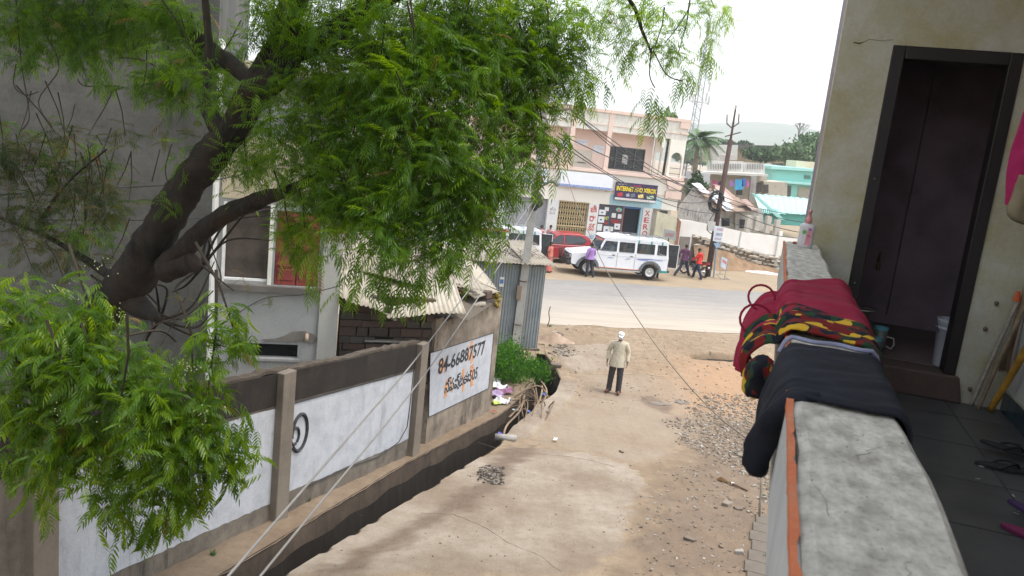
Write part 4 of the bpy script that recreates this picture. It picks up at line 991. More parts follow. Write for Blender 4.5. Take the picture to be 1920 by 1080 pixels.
# ---- far dark-topped building
fb = thing('far_terrace_building', 'distant ochre building with a blackened flat roof below the hills', 'building', (0, 0, 0))
polyface([(1340, 278), (1484, 282), (1484, 306), (1340, 306)], 112, 'wall', plaster('far_ochre', (.42, .34, .22), (.32, .27, .2), (.2, .17, .14), .4), fb, 8)
polyface([(1384, 271), (1484, 274), (1484, 280), (1384, 279)], 111, 'dark_parapet', plain((.10, .09, .085), .9), fb, 8)
polyface([(1345, 272), (1384, 272), (1382, 300), (1345, 300)], 108, 'white_stair_tower', plain((.52, .52, .5), .8), fb, 4)
for i in range(6): polyface([(1392 + i * 15, 285), (1398 + i * 15, 285), (1398 + i * 15, 296), (1392 + i * 15, 296)], 110.8, 'window', plain((.07, .07, .07), .7), fb, .1)
for (x0, x1, y0, y1, c) in ((1360, 1380, 290, 299, (.5, .48, .45)),):
    polyface([(x0, y0), (x1, y0), (x1, y1), (x0, y1)], 100, 'porch', plain(c, .8), fb, 3)
# buildings and wall masses beyond the pink building / behind leaves
hb = thing('plain_far_house', 'plain dusty house standing behind the palm tree', 'house', (0, 0, 0))
polyface([(1240, 330), (1325, 338), (1328, 400), (1240, 392)], 66, 'wall', plaster('dusty_house', (.36, .30, .26), (.28, .24, .2), (.15, .13, .11), .6), hb, 6)
polyface([(1300, 322), (1332, 326), (1330, 352), (1298, 348)], 64, 'upper_room', plain((.50, .50, .52), .8), hb, 3)

# ================================================================ VEHICLES
M_vwhite = plain((.72, .73, .76), .3, var=.03, spec=.5); M_vglass = glass_mat('dark_car_glass', (.26, .29, .30), .42)
M_blk = plain((.03, .03, .033), .5, var=.2); M_seat = plain((.16, .12, .10), .8, var=.2); M_dark_in = plain((.07, .07, .07), .9)
M_teal = plain((.03, .28, .26), .5); M_orl = plain((.62, .18, .03), .4); M_lamp = plain((.5, .5, .48), .1, var=.05, spec=.8); M_redl = plain((.5, .02, .02), .2)
M_tyre = plain((.022, .021, .02), .85, var=.3, scale=20); M_rim = plain((.62, .62, .62), .35, .3, .08)
def wheel(parent, x, y, r, wd, side=-1, name='wheel', spokes=0, rim=.58, mrim=None):
    """axle along y; side -1 faces -y"""
    w_ = bpy.data.objects.new(name, None); link(w_, parent); w_.location = (x, y, r)
    MB().lathe([(r * .62, -wd / 2), (r * .88, -wd / 2), (r * .98, -wd * .38), (r, -wd * .2), (r, wd * .2), (r * .98, wd * .38), (r * .88, wd / 2), (r * .62, wd / 2), (r * .62, -wd / 2)], 28, axis='y').build('tyre', M_tyre, w_, smooth=True)
    s = side
    MB().lathe([(0.001, s * wd * .34), (r * .13, s * wd * .36), (r * .16, s * wd * .2), (r * .42, s * wd * .22), (r * .5, s * wd * .40), (r * .62, s * wd * .42), (r * .64, -s * wd * .4)], 24, axis='y').build('rim', mrim or M_rim, w_, smooth=True)
    mb = MB()
    for k in range(6):
        a = k * math.pi / 3; mb.lathe([(.001, s * wd * .27), (.018, s * wd * .27), (.02, s * wd * .2)], 8, (r * .27 * math.cos(a), 0, r * .27 * math.sin(a)), 'y')
    mb.build('wheel_bolts', M_blk, w_); return w_
def make_jeep(name, label, stripes=True, red=False, rear_door=True, detail=True):
    """long utility jeep; local x runs from the nose (-x) to the tail (+x), near side faces -y, wheels on z=0"""
    t = thing(name, label, 'jeep', group='white passenger jeeps parked at the shops')
    W = .86                                                     # half width
    arch = lambda cx, r, n=9: [(cx + r * math.cos(math.pi - math.pi * k / n), .40 + r * math.sin(math.pi * k / n)) for k in range(n + 1)]
    body = [(-2.42, .52), (-2.05, .46)] + arch(-1.58, .47) + [(-1.05, .42), (1.22, .42)] + arch(1.72, .47) + [(2.25, .46), (2.62, .50), (2.64, 1.22), (-1.12, 1.24), (-1.22, 1.16), (-2.34, 1.06), (-2.44, .98)]
    MB().prism(body[::-1], -W, W).build('body', M_vwhite, t, bevel=.035)
    MB().hexa([(-2.38, -.68, 1.04), (-1.10, -.78, 1.18), (-1.10, .78, 1.18), (-2.38, .68, 1.04), (-2.32, -.6, 1.10), (-1.08, -.72, 1.27), (-1.08, .72, 1.27), (-2.32, .6, 1.10)]).build('bonnet', M_vwhite, t, bevel=.03)
    # greenhouse pillars: raked windscreen, posts
    zt = 1.92; zb = 1.20; tw = .06
    def post(x0, x1, x0t, x1t, nm='window_pillar', m=None):
        for s in (-1, 1):
            yb, yt = s * (W - .005), s * (W - tw - .005); d = -s * .05
            MB().hexa(sorted_hexa([(x0, yb, zb), (x1, yb, zb), (x1, yb + d, zb), (x0, yb + d, zb), (x0t, yt, zt), (x1t, yt, zt), (x1t, yt + d, zt), (x0t, yt + d, zt)])).build(nm, m or M_vwhite, t)
    def sorted_hexa(p): return p
    post(-1.12, -1.0, -.80, -.70); post(-.14, -.02, -.12, -.02); post(.80, .92, .80, .92); post(1.86, 2.0, 1.86, 2.0); post(2.52, 2.63, 2.48, 2.56)
    for s in (-1, 1):
        yb = s * (W - .008); MB().box(-1.06, 2.6, min(yb, yb - s * .05), max(yb, yb - s * .05), 1.2, 1.30).build('window_sill', M_vwhite, t)
        yt = s * (W - tw); MB().box(-.76, 2.54, min(yt, yt - s * .05), max(yt, yt - s * .05), 1.80, 1.94).build('roof_rail', M_vwhite, t)
    spans = [(-1.0, -.14, -.72, -.12), (-.02, .80, -.02, .80), (.92, 1.86, .92, 1.86), (2.0, 2.52, 2.0, 2.48)]
    for (a, b, a2, b2) in spans:
        for s in (-1, 1):
            y0 = s * (W - .024); y1 = s * (W - .024 - tw)
            MB().add([(a, y0, 1.29), (b, y0, 1.29), (b2, y1 + s * .008, 1.82), (a2, y1 + s * .008, 1.82)], [(0, 1, 2, 3)]).build('side_window', M_vglass, t)
            if s == -1:
                q = [(a + .03, -W - .002, 1.31), (b - .03, -W - .002, 1.31), (b2 - .03, -W + .045, 1.79), (a2 + .03, -W + .045, 1.79)]
                MB().tube(q + [q[0]], .016, 5).build('window_rubber', M_blk, t)
    # roof
    MB().prism([(-.86, 1.93), (-.74, 2.02), (-.3, 2.06), (2.3, 2.06), (2.52, 2.03), (2.60, 1.93)][::-1], -.80, .80).build('roof', M_vwhite, t, bevel=.04)
    MB().box(-.9, 2.6, -.815, .815, 1.915, 1.935).build('gutter', M_vwhite, t)
    # windscreen
    ws = MB().add([(-1.10, -.74, 1.27), (-1.10, .74, 1.27), (-.79, .70, 1.90), (-.79, -.70, 1.90)], [(0, 1, 2, 3)]).build('windscreen', M_vglass, t)
    MB().tube([(-1.11, -.74, 1.27), (-.79, -.70, 1.91), (-.79, .70, 1.91), (-1.11, .74, 1.27), (-1.11, -.74, 1.27)], .025, 5).build('windscreen_frame', M_blk, t)
    if stripes: MB().add([(-.875, -.69, 1.75), (-.875, .69, 1.75), (-.80, .68, 1.87), (-.80, -.69, 1.87)], [(0, 1, 2, 3)]).build('sun_strip', plain((.65, .2, .2), .5), t)
    MB().tube([(-1.0, -.74, 1.3), (-1.06, -.98, 1.38)], .012, 5).build('mirror_arm', M_blk, t)
    MB().cbox((-1.07, -1.0, 1.42), (.05, .10, .20)).build('wing_mirror', M_blk, t, bevel=.015)
    # rear
    MB().add([(2.60, -.74, 1.28), (2.60, .74, 1.28), (2.56, .68, 1.84), (2.56, -.68, 1.84)], [(0, 1, 2, 3)]).build('rear_opening', M_dark_in, t)
    MB().box(2.6, 2.78, -.80, .80, .42, .52).build('rear_step', M_blk, t)
    if rear_door:
        d = bpy.data.objects.new('rear_door', None); link(d, t); d.location = (2.66, -.60, 0); d.rotation_euler = (0, 0, math.radians(-8))
        MB().box(0, .52, 0, .05, .66, 1.86).build('door_panel', M_blk, d, bevel=.02); MB().tube([(.02, -.02, .66), (.53, -.02, .66), (.53, -.02, 1.86), (.02, -.02, 1.86)], .018, 5).build('door_edge', M_vwhite, d)
        MB().box(.08, .46, -.008, 0, 1.25, 1.78).build('door_window', M_dwin, d)
    MB().box(2.645, 2.66, -.84, -.70, .60, .86).build('tail_lamp', M_redl, t)
    # front: grille, lamps, bumper, bull bar
    MB().box(-2.47, -2.43, -.56, .56, .66, .98).build('grille', M_blk, t)
    for i in range(5): MB().box(-2.485, -2.472, -.54, .54, .69 + i * .06, .705 + i * .06).build('grille_slat', M_rim, t)
    for s in (-1, 1):
        MB().lathe([(.001, -.05), (.10, -.03), (.115, 0), (.12, .03)], 16, (-2.45, s * .67, .86), 'x').build('headlight', M_lamp, t, smooth=True)
        MB().box(-2.45, -2.36, s * .68 - .14, s * .68 + .14, .70, 1.0).build('lamp_housing', M_blk, t)
    MB().box(-2.66, -2.46, -.90, .90, .44, .66).build('front_bumper', M_blk, t, bevel=.04)
    mb = MB()
    for z in (.74, .88, 1.04): mb.tube([(-2.58, -.74, z), (-2.70, -.66, z), (-2.70, .66, z), (-2.58, .74, z)], .022, 6)
    for y in (-.66, -.3, .3, .66): mb.tube([(-2.70, y, .55), (-2.70, y, 1.06)], .022, 6)
    mb.build('bull_bar', M_blk, t, smooth=True)
    mb = MB()
    for y in (-.62, -.5): mb.sphere((-2.72, y, .82), .035, 6, 4)
    mb.build('red_reflector', M_redl, t)
    for s in (-1, 1):
        for cx in (-1.58, 1.72):
            pts = [(cx + .56 * math.cos(math.pi - math.pi * k / 10), s * (W + .04), .42 + .52 * math.sin(math.pi * k / 10)) for k in range(11)]
            mb = MB()
            inner = [(cx + .46 * math.cos(math.pi - math.pi * k / 10), .40 + .46 * math.sin(math.pi * k / 10)) for k in range(11)]; outer = [(cx + .60 * math.cos(math.pi - math.pi * k / 10), .40 + .57 * math.sin(math.pi * k / 10)) for k in range(11)]
            mb.prism((outer + inner[::-1])[::-1], min(s * (W - .02), s * (W + .09)), max(s * (W - .02), s * (W + .09))); mb.build('wheel_arch', plain((.13, .14, .15), .6), t)
    for x in (-1.58, 1.72):
        for s in (-1, 1): wheel(t, x, s * (W - .10), .385, .25, s)
    MB().box(-1.0, 1.15, -1.03, -.84, .36, .40).build('running_board', plain((.45, .46, .47), .4, .4), t)
    MB().box(-.95, 1.2, -.875, -.866, .44, .47).build('orange_side_strip', M_orl, t); MB().box(-1.0, 1.2, -.880, -.866, .40, .43).build('sill_strip', M_blk, t)
    for x in (-.08, .86): MB().box(x - .006, x + .006, -.868, -.862, .5, 1.25).build('door_seam', M_blk, t)
    MB().box(-1.0, 2.6, -.868, -.8625, 1.075, 1.085).build('body_crease', plain((.4, .41, .43), .5), t)
    for x in (-.28, .66): MB().box(x - .07, x + .07, -.89, -.862, 1.10, 1.13).build('door_handle', M_blk, t)
    MB().box(-.9, .8, -.6, .6, .45, .5).build('floor', M_dark_in, t); MB().box(-.84, -.70, -.6, .6, .9, 1.2).build('dashboard', M_dark_in, t)
    for x in (-.05, .85, 1.75):
        MB().box(x - .1, x + .35, -.62, .62, .98, 1.10).build('seat', M_seat, t, bevel=.03); MB().box(x + .35, x + .46, -.62, .62, 1.0, 1.66).build('seat_back', plain((.38, .33, .27), .8, var=.2), t, bevel=.04)
    # decals
    M_dec = plain((.04, .10, .42), .4)
    for (x, z, L, h) in ((.92, .99, .75, .035), (1.05, .95, .5, .02), (1.3, 1.02, .5, .02), (-.62, .95, .25, .03), (-.4, .93, .12, .02), (.3, .95, .3, .025)):
        MB().prism([(x, z), (x + L, z + .03), (x + L * .96, z + .03 + h), (x + .08, z + h)][::-1], -.872, -.864).build('blue_decal', M_dec, t)
    text_mesh('TOOFAN', 1.72, 2.35, .99, 1.06, 'decal_lettering', M_dec, t, -.873, bold=.01, italic=.3)
    if stripes:
        for x in (.95, 1.62, 2.2): MB().box(x, x + .07, -.818, -.80, 1.80, 1.95).build('teal_roof_strap', M_teal, t); MB().box(x, x + .07, -.8, .8, 2.058, 2.068).build('teal_roof_strap', M_teal, t)
    # roof rack
    mb = MB()
    for y in (-.66, .66): mb.tube([(.3, y, 2.14), (2.45, y, 2.14)], .012, 5)
    for i in range(7):
        x = .35 + i * .34; mb.tube([(x, -.66, 2.06), (x, -.66, 2.14), (x, .66, 2.14), (x, .66, 2.06)], .01, 5)
    mb.tube([(.7, -.1, 2.12), (2.5, .05, 2.12)], .03, 6)
    mb.build('roof_rack', plain((.2, .2, .2), .5), t)
    # mud flap
    MB().box(2.18, 2.21, -.92, -.66, .12, .55).build('mud_flap', M_blk, t)
    if red: MB().hexa([(-.86, -.82, 1.83), (1.0, -.82, 1.83), (1.0, -.80, 1.95), (-.86, -.80, 1.95), (-.8, -.815, 1.86), (1.0, -.815, 1.86), (1.0, -.79, 1.96), (-.8, -.79, 1.96)]).build('red_roof_stripe', plain((.5, .06, .06), .5), t)
    MB().prism([(2.62, .40), (2.66, .52), (2.10, .52), (2.10, .40)], -.885, -.865).build('teal_lower_strip', M_teal, t)
    return t
jr = make_jeep('jeep', 'silver white passenger jeep with black bull bar parked facing left at the xerox shop')
j0, j1 = G(1099, 516), G(1215, 526)
jth = math.degrees(math.atan2(j1.y - j0.y, j1.x - j0.x)) + 2.0
mid = (j0 + j1) / 2; a = math.radians(jth); nrm = Vector((-math.sin(a), math.cos(a), 0))
jr.location = mid + nrm * .86 - Vector((math.cos(a), math.sin(a), 0)) * .07 + Vector((0, 0, .03)); jr.rotation_euler = (0, 0, a)
jl = make_jeep('jeep', 'white passenger jeep with a red roof edge and open rear door behind the tin shed', stripes=True, red=True)
a = math.radians(14); e1v = Vector((math.cos(a), math.sin(a), 0)); tail = at_z(1017, 434, 2.02)
jl.location = Vector((tail.x, tail.y, .03)) - e1v * 2.6 + Vector((-math.sin(a), math.cos(a), 0)) * .8; jl.rotation_euler = (0, 0, a)

# ---- red hatchback
rc = thing('red_car', 'red hatchback car parked between the two white jeeps', 'car')
M_redcar = plain((.33, .028, .035), .3, var=.08, spec=.55)
def shell(side_poly, wfun, name, m, parent, inset=0):
    mb = MB(); n = len(side_poly)
    vs = [(x, -wfun(x, z) + inset, z) for x, z in side_poly] + [(x, wfun(x, z) - inset, z) for x, z in side_poly]
    return mb.add(vs, [tuple(range(n)), tuple(range(2 * n - 1, n - 1, -1))] + [(i, i + n, (i + 1) % n + n, (i + 1) % n) for i in range(n)]).build(name, m, parent)
def wc(x, z): return .80 - max(0, z - .85) * .30 - max(0, abs(x) - 1.4) * .12
arcp = lambda cx, r, n=8: [(cx + r * math.cos(math.pi - math.pi * k / n), .30 + r * math.sin(math.pi * k / n)) for k in range(n + 1)]
low = [(-1.78, .32), (-1.55, .26)] + arcp(-1.15, .33) + [(-.8, .24), (.78, .24)] + arcp(1.12, .33) + [(1.5, .28), (1.76, .36), (1.80, .62), (1.74, .88), (1.62, .97), (.9, .95), (0, .93), (-.85, .90), (-1.3, .84), (-1.7, .70), (-1.80, .55)]
shell(low[::-1], wc, 'body', M_redcar, rc).modifiers.new('bevel', 'BEVEL').width = .04
cab = [(-.95, .90), (-.35, 1.36), (-.05, 1.46), (.7, 1.50), (1.2, 1.46), (1.42, 1.34), (1.70, .95), (.9, .95)]
shell(cab[::-1], wc, 'cabin', M_redcar, rc).modifiers.new('bevel', 'BEVEL').width = .03
for s in (-1, 1):
    for q in ([(-.78, .97), (.02, .99), (.02, 1.38), (-.16, 1.38), (-.36, 1.28)], [(.12, .99), (1.05, 1.02), (1.28, 1.20), (1.0, 1.38), (.12, 1.40)]):
        vs = [(x, s * (wc(x, z) + .004), z) for x, z in q]; MB().add(vs, [tuple(range(len(q)))]).build('side_window', plain((.03, .035, .04), .1, var=.2, spec=.7), rc)
        MB().tube([(x, s * (wc(x, z) + .006), z) for x, z in q + [q[0]]], .012, 4).build('window_rubber', M_blk, rc)
    for x in (-1.15, 1.12): wheel(rc, x, s * .70, .29, .18, s, mrim=plain((.3, .3, .3), .4, .3))
    MB().box(.25, .42, s * .805 - .01, s * .805 + .01, .80, .83).build('door_handle', M_redcar, rc); MB().box(.065, .075, s * .802 - .004, s * .802 + .004, .3, .95).build('door_seam', M_blk, rc)
    MB().cbox((1.72, s * .62, .80), (.06, .18, .22)).build('tail_lamp', plain((.4, .02, .02), .15), rc)
    MB().cbox((-1.66, s * .60, .66), (.16, .26, .14)).build('headlight', M_lamp, rc, bevel=.03)
    MB().cbox((-.62, s * .86, 1.0), (.08, .14, .10)).build('wing_mirror', M_redcar, rc, bevel=.02)
MB().add([(1.66, -.62, 1.02), (1.66, .62, 1.02), (1.47, .52, 1.33), (1.47, -.52, 1.33)], [(0, 1, 2, 3)]).build('rear_window', M_dwin, rc)
MB().add([(-.92, -.70, .94), (-.92, .70, .94), (-.40, .60, 1.35), (-.40, -.60, 1.35)], [(0, 1, 2, 3)]).build('windscreen', M_dwin, rc)
p = at_z(1055, 437, 1.5); rc.location = (p.x - .15, p.y - .55, .02); rc.rotation_euler = (0, 0, math.radians(12)); rc.scale = (1.04, 1.04, 1.08)

# ---- motorcycles
def motorcycle(label, tank_col, tail_col):
    t = thing('motorcycle', label, 'motorcycle', group='motorcycles by the roadside'); mt = plain(tank_col, .3, spec=.5); ml = plain(tail_col, .35, spec=.5)
    for x, nm in ((-.64, 'front_wheel'), (.64, 'rear_wheel')):
        w_ = bpy.data.objects.new(nm, None); link(w_, t); w_.location = (x, 0, .30)
        MB().lathe([(.23, -.04), (.285, -.045), (.30, 0), (.285, .045), (.23, .04), (.23, -.04)], 26, axis='y').build('tyre', M_tyre, w_, smooth=True)
        mb = MB(); mb.lathe([(.22, -.025), (.235, -.03), (.235, .03), (.22, .025)], 24, axis='y'); mb.lathe([(.001, -.05), (.04, -.05), (.04, .05), (.001, .05)], 10, axis='y')
        for k in range(6):
            a = k * math.pi / 3; mb.tube([(0, 0, 0), (.23 * math.cos(a), 0, .23 * math.sin(a))], .012, 4)
        mb.build('alloy_rim', M_blk, w_); MB().lathe([(.001, -.06), (.10, -.06), (.10, -.055)], 16, axis='y').build('brake_disc', M_rim, w_)
    mb = MB()
    for y in (-.08, .08): mb.tube([(-.64, y, .30), (-.40, y, .86)], .02, 6)
    mb.build('fork', chrome, t)
    mb = MB(); mb.tube([(-.38, 0, .84), (-.25, 0, .62), (.1, 0, .36)], .03, 6); mb.tube([(-.38, 0, .82), (.1, 0, .74), (.5, 0, .76)], .025, 6)
    for y in (-.07, .07): mb.tube([(.1, y, .40), (.64, y, .30)], .02, 5); mb.tube([(.35, y, .72), (.60, y, .34)], .022, 6)
    mb.build('frame', M_blk, t)
    mb = MB(); mb.sphere((-.12, 0, .80), (.27, .14, .13), 12, 8); mb.build('fuel_tank', mt, t, smooth=True)
    MB().prism([(.08, .74), (.62, .80), (.72, .86), (.68, .89), (.35, .84), (.1, .82)], -.11, .11).build('seat', plain((.03, .03, .03), .7), t, bevel=.03)
    MB().prism([(.3, .62), (.74, .74), (.84, .88), (.66, .80), (.25, .74)], -.10, .10).build('tail_cowl', ml, t, bevel=.02)
    MB().box(.82, .86, -.06, .06, .76, .84).build('tail_lamp', M_redl, t); MB().cbox((.86, 0, .58), (.02, .18, .12)).build('number_plate', M_whitep, t)
    mb = MB(); mb.cbox((-.02, 0, .42), (.36, .24, .26)); mb.tube([(-.05, 0, .5), (-.14, 0, .66)], .075, 8); mb.build('engine', plain((.12, .12, .12), .4, .5), t, bevel=.03)
    MB().tube([(-.12, -.12, .45), (-.1, -.14, .25), (.2, -.15, .26), (.75, -.17, .36)], [.02, .02, .035, .045], 8).build('exhaust', chrome, t, smooth=True)
    pts = [(-.64 + .34 * math.cos(a), 0, .30 + .34 * math.sin(a)) for a in [math.radians(v) for v in range(30, 160, 15)]]
    mb = MB(); n = len(pts); mb.add([(x, y, z) for x, _, z in pts for y in (-.05, .05)], [(2 * i, 2 * i + 1, 2 * i + 3, 2 * i + 2) for i in range(n - 1)]); mb.build('front_mudguard', mt, t, solid=.01)
    pts = [(.64 + .35 * math.cos(a), 0, .30 + .35 * math.sin(a)) for a in [math.radians(v) for v in range(0, 120, 15)]]
    mb = MB(); n = len(pts); mb.add([(x, y, z) for x, _, z in pts for y in (-.06, .06)], [(2 * i, 2 * i + 1, 2 * i + 3, 2 * i + 2) for i in range(n - 1)]); mb.build('rear_mudguard', M_blk, t, solid=.01)
    mb = MB(); mb.tube([(-.22, -.34, .98), (-.36, -.2, 1.02), (-.40, 0, .94), (-.36, .2, 1.02), (-.22, .34, .98)], .014, 6); mb.build('handlebar', M_blk, t)
    MB().lathe([(.001, -.08), (.08, -.05), (.09, .03), (.04, .10)], 12, (-.50, 0, .84), 'x').build('headlight', M_lamp, t, smooth=True)
    for s in (-1, 1):
        mb = MB(); mb.tube([(-.34, s * .24, 1.0), (-.34, s * .30, 1.14)], .008, 4); mb.build('mirror_stalk', M_blk, t); MB().lathe([(.001, 0), (.055, 0), (.05, .02)], 10, (-.34, s * .32, 1.17), 'x').build('mirror', chrome, t)
    return t
m1 = motorcycle('red and black motorcycle pushed along by the two men beside the rusty pole', (.03, .03, .035), (.42, .03, .03))
q0, q1 = G(1278, 513), G(1322, 522); a = math.atan2(q1.y - q0.y, q1.x - q0.x)
m1.location = (q0 + q1) / 2 + Vector((0, 0, .02)); m1.rotation_euler = (math.radians(-3), 0, a - .1); m1.scale = (1.0, 1.0, 1.0)
m2 = motorcycle('dark motorcycle parked behind the silver jeep, only its rear wheel showing', (.05, .05, .06), (.04, .04, .05))
p = G(1258, 507); m2.location = p + Vector((-.55, .9, .01)); m2.rotation_euler = (0, 0, .15)

# ================================================================ PEOPLE
def skin_mesh(name, pts, edges, mat, parent, root=0, sub=1):
    """pts: list of (co, (rx, ry)) -> one continuous skinned surface"""
    me = bpy.data.meshes.new(name); me.from_pydata([tuple(p[0]) for p in pts], edges, []); me.update()
    o = bpy.data.objects.new(name + '_source', me); COL.objects.link(o)
    m = o.modifiers.new('skin', 'SKIN'); m.use_smooth_shade = True; m.branch_smoothing = .6
    sv = me.skin_vertices[0].data
    for i, p in enumerate(pts):
        r = p[1] if isinstance(p[1], tuple) else (p[1], p[1]); sv[i].radius = r; sv[i].use_root = (i == root)
    if sub:
        s = o.modifiers.new('sub', 'SUBSURF'); s.levels = sub; s.render_levels = sub
    dg = bpy.context.evaluated_depsgraph_get(); dg.update()
    me2 = bpy.data.meshes.new_from_object(o.evaluated_get(dg)); me2.name = name; bpy.data.objects.remove(o); bpy.data.meshes.remove(me)
    me2.materials.clear(); me2.materials.append(mat); me2.shade_smooth()
    r = bpy.data.objects.new(name, me2); link(r, parent); return r
M_skin = plain((.17, .085, .05), .55, var=.1, scale=12); M_skin2 = plain((.22, .115, .07), .55, var=.1, scale=12)
M_hair = plain((.012, .011, .011), .5, var=.2)
def person(label, loc, rot, h=1.68, pose=None, shirt=(.5, .45, .35), trousers=(.04, .04, .05), sleeve='long', skin=None, shoe=(.12, .05, .03), cap=None, mask=None,
           shirt_hem=.0, lean=0.0, group=None, loose=1.0, hair='short', bald=False, sari=None, seated=False, mshirt=None, build=1.0):
    """faces -y in its own frame"""
    t = thing('person', label, 'person', loc, rot, group); k = h / 1.70; ms = skin or M_skin
    J = dict(pelvis=(0, 0, .93), waist=(0, 0, 1.06), chest=(0, .01, 1.28), collar=(0, .012, 1.405), neck=(0, .01, 1.44), jaw=(0, -.005, 1.52), head=(0, -.01, 1.60), crown=(0, 0, 1.655),
             hipL=(-.09, 0, .90), hipR=(.09, 0, .90), kneeL=(-.10, -.01, .50), kneeR=(.10, -.01, .50), ankL=(-.10, .02, .09), ankR=(.10, .02, .09), toeL=(-.12, -.12, .035), toeR=(.12, -.12, .035),
             shL=(-.175, .015, 1.39), shR=(.175, .015, 1.39), elL=(-.235, .03, 1.12), elR=(.235, .03, 1.12), wrL=(-.25, -.03, .87), wrR=(.25, -.03, .87))
    J.update(pose or {})
    V = {n: Vector(p) * k for n, p in J.items()}
    Rr = dict(pelvis=(.125, .095), waist=(.115, .09), chest=(.135, .095), collar=(.075, .065), neck=.052, jaw=(.058, .066), head=(.072, .086), crown=(.05, .06), hipL=.088, hipR=.088, kneeL=.056, kneeR=.056, ankL=.038, ankR=.038, toeL=(.04, .025), toeR=(.04, .025),
              shL=.042, shR=.042, elL=.040, elR=.040, wrL=.027, wrR=.027)
    Rr = {n: (tuple(q * k * build for q in v) if isinstance(v, tuple) else v * k * build) for n, v in Rr.items()}
    names = list(V); idx = {n: i for i, n in enumerate(names)}; pts = [(V[n], Rr[n]) for n in names]
    E_ = [('pelvis', 'waist'), ('waist', 'chest'), ('chest', 'collar'), ('collar', 'neck'), ('neck', 'jaw'), ('jaw', 'head'), ('head', 'crown'), ('pelvis', 'hipL'), ('pelvis', 'hipR'), ('hipL', 'kneeL'), ('hipR', 'kneeR'), ('kneeL', 'ankL'), ('kneeR', 'ankR'), ('ankL', 'toeL'), ('ankR', 'toeR'),
          ('collar', 'shL'), ('collar', 'shR'), ('shL', 'elL'), ('shR', 'elR'), ('elL', 'wrL'), ('elR', 'wrR')]
    E = [(idx[a], idx[b]) for a, b in E_]
    # nose and ears grow from the head
    hd = V['head']; fw = Vector((0, -1, 0)); 
    for off, r in (((0, -.098, -.01), .012), ((-.078, .0, -.005), .014), ((.078, .0, -.005), .014)):
        pts.append((hd + Vector(off) * k, r * k)); E.append((idx['head'], len(pts) - 1))
    # hands: palm, four unequal curled fingers and a thumb leaving the side
    for s in 'LR':
        wr = V['wr' + s]; d = (wr - V['el' + s]).normalized(); sg = -1 if s == 'L' else 1
        side = d.cross(Vector((sg, 0, 0)));
        if side.length < .1: side = Vector((0, -1, 0))
        side.normalize(); inw = d.cross(side).normalized()
        if inw.x * sg > 0: inw = -inw
        pm = wr + d * .06 * k; pts.append((pm, (.030 * k, .022 * k))); ip = len(pts) - 1; E.append((idx['wr' + s], ip))
        for j, (o_, L) in enumerate(((-.026, .062), (-.009, .075), (.009, .070), (.024, .055))):
            a_ = pm + d * .035 * k + side * o_ * k; b_ = a_ + d * L * .5 * k + inw * .012 * k; c_ = b_ + d * L * .38 * k + inw * .024 * k; b0 = len(pts)
            pts += [(a_, .0095 * k), (b_, .0085 * k), (c_, .0075 * k)]; E += [(ip, b0), (b0, b0 + 1), (b0 + 1, b0 + 2)]
        a_ = wr + d * .035 * k - side * .034 * k; b_ = a_ + d * .035 * k - side * .012 * k + inw * .012 * k; b0 = len(pts); pts += [(a_, .011 * k), (b_, .009 * k)]; E += [(ip, b0), (b0, b0 + 1)]
    skin_mesh('body', pts, E, ms, t, idx['pelvis'], 1)
    lo = .9 + .1 * loose
    def loft(mb, rings, n=22, wob=.03):
        b0 = len(mb.v); ph_ = U(0, 6)
        for j, (c, rx, ry) in enumerate(rings):
            for i in range(n):
                a_ = 6.2832 * i / n; q = 1 + wob * math.sin(a_ * 4 + ph_ + j) * (j > 2) + wob * .7 * math.sin(a_ * 7 + j * 1.3)
                mb.v.append((c[0] + rx * k * lo * q * math.cos(a_), c[1] + ry * k * lo * q * math.sin(a_), c[2]))
        for j in range(len(rings) - 1):
            for i in range(n): i2 = (i + 1) % n; mb.f.append((b0 + j * n + i, b0 + j * n + i2, b0 + (j + 1) * n + i2, b0 + (j + 1) * n + i))
    def sleeve_tube(mb, P, rr, n=12):
        sp = smooth_pts(P, 5); m = len(sp); rad = []
        for i in range(m): f = i / (m - 1) * (len(rr) - 1); j = min(int(f), len(rr) - 2); rad.append((rr[j] * (1 - f + j) + rr[j + 1] * (f - j)) * k * lo * (1 + .05 * math.sin(i * 2.3)))
        mb.tube(sp, rad, n)
    def fabric(c, sc_=16):
        tt = NT('cloth'); v = tt.coord(); f = tt.noise(v, sc_, 4); tt.bump(tt.noise(v, 14, 3), .5, .02)
        return tt.fin(tt.ramp(f, [(.3, tuple(q * .82 for q in c)), (.7, tuple(min(1, q * 1.1) for q in c))]), .85)
    mT = fabric(trousers); mS = mshirt or fabric(shirt)
    up = Vector((0, 0, 1)) * k; pv, wv, cv = V['pelvis'], V['waist'], V['chest']
    if not sari:
        mb = MB(); loft(mb, [(wv, .135, .10), (pv + up * .03, .155, .118), (pv - up * .04, .165, .125), ((V['hipL'] + V['hipR']) / 2 - up * .06, .155, .115)])
        for s in 'LR':
            an = V['ank' + s]; sleeve_tube(mb, [V['hip' + s] + up * .05, V['hip' + s] * .5 + V['knee' + s] * .5, V['knee' + s], V['knee' + s] * .45 + an * .55, an + up * .0 - up * .045], [.092, .090, .080, .072, .072])
        mb.build('trousers', mT, t, smooth=True)
    shm = (V['shL'] + V['shR']) / 2; wsh = (V['shR'] - V['shL']).length / 2 / k; mb = MB()
    hemz = shirt_hem + .05; cc = V['collar']
    loft(mb, [(V['neck'] - up * .005, .058, .060), (cc + up * .02, .085, .075), (shm + up * .045, wsh * .80, .092), (shm + up * .012, wsh + .030, .105), (shm - up * .07, wsh + .008, .118), (cv, .165, .122), (cv * .4 + wv * .6, .158, .120), (wv, .160, .122), (pv + up * .02, .190, .145), (pv - up * hemz, .212, .162)])
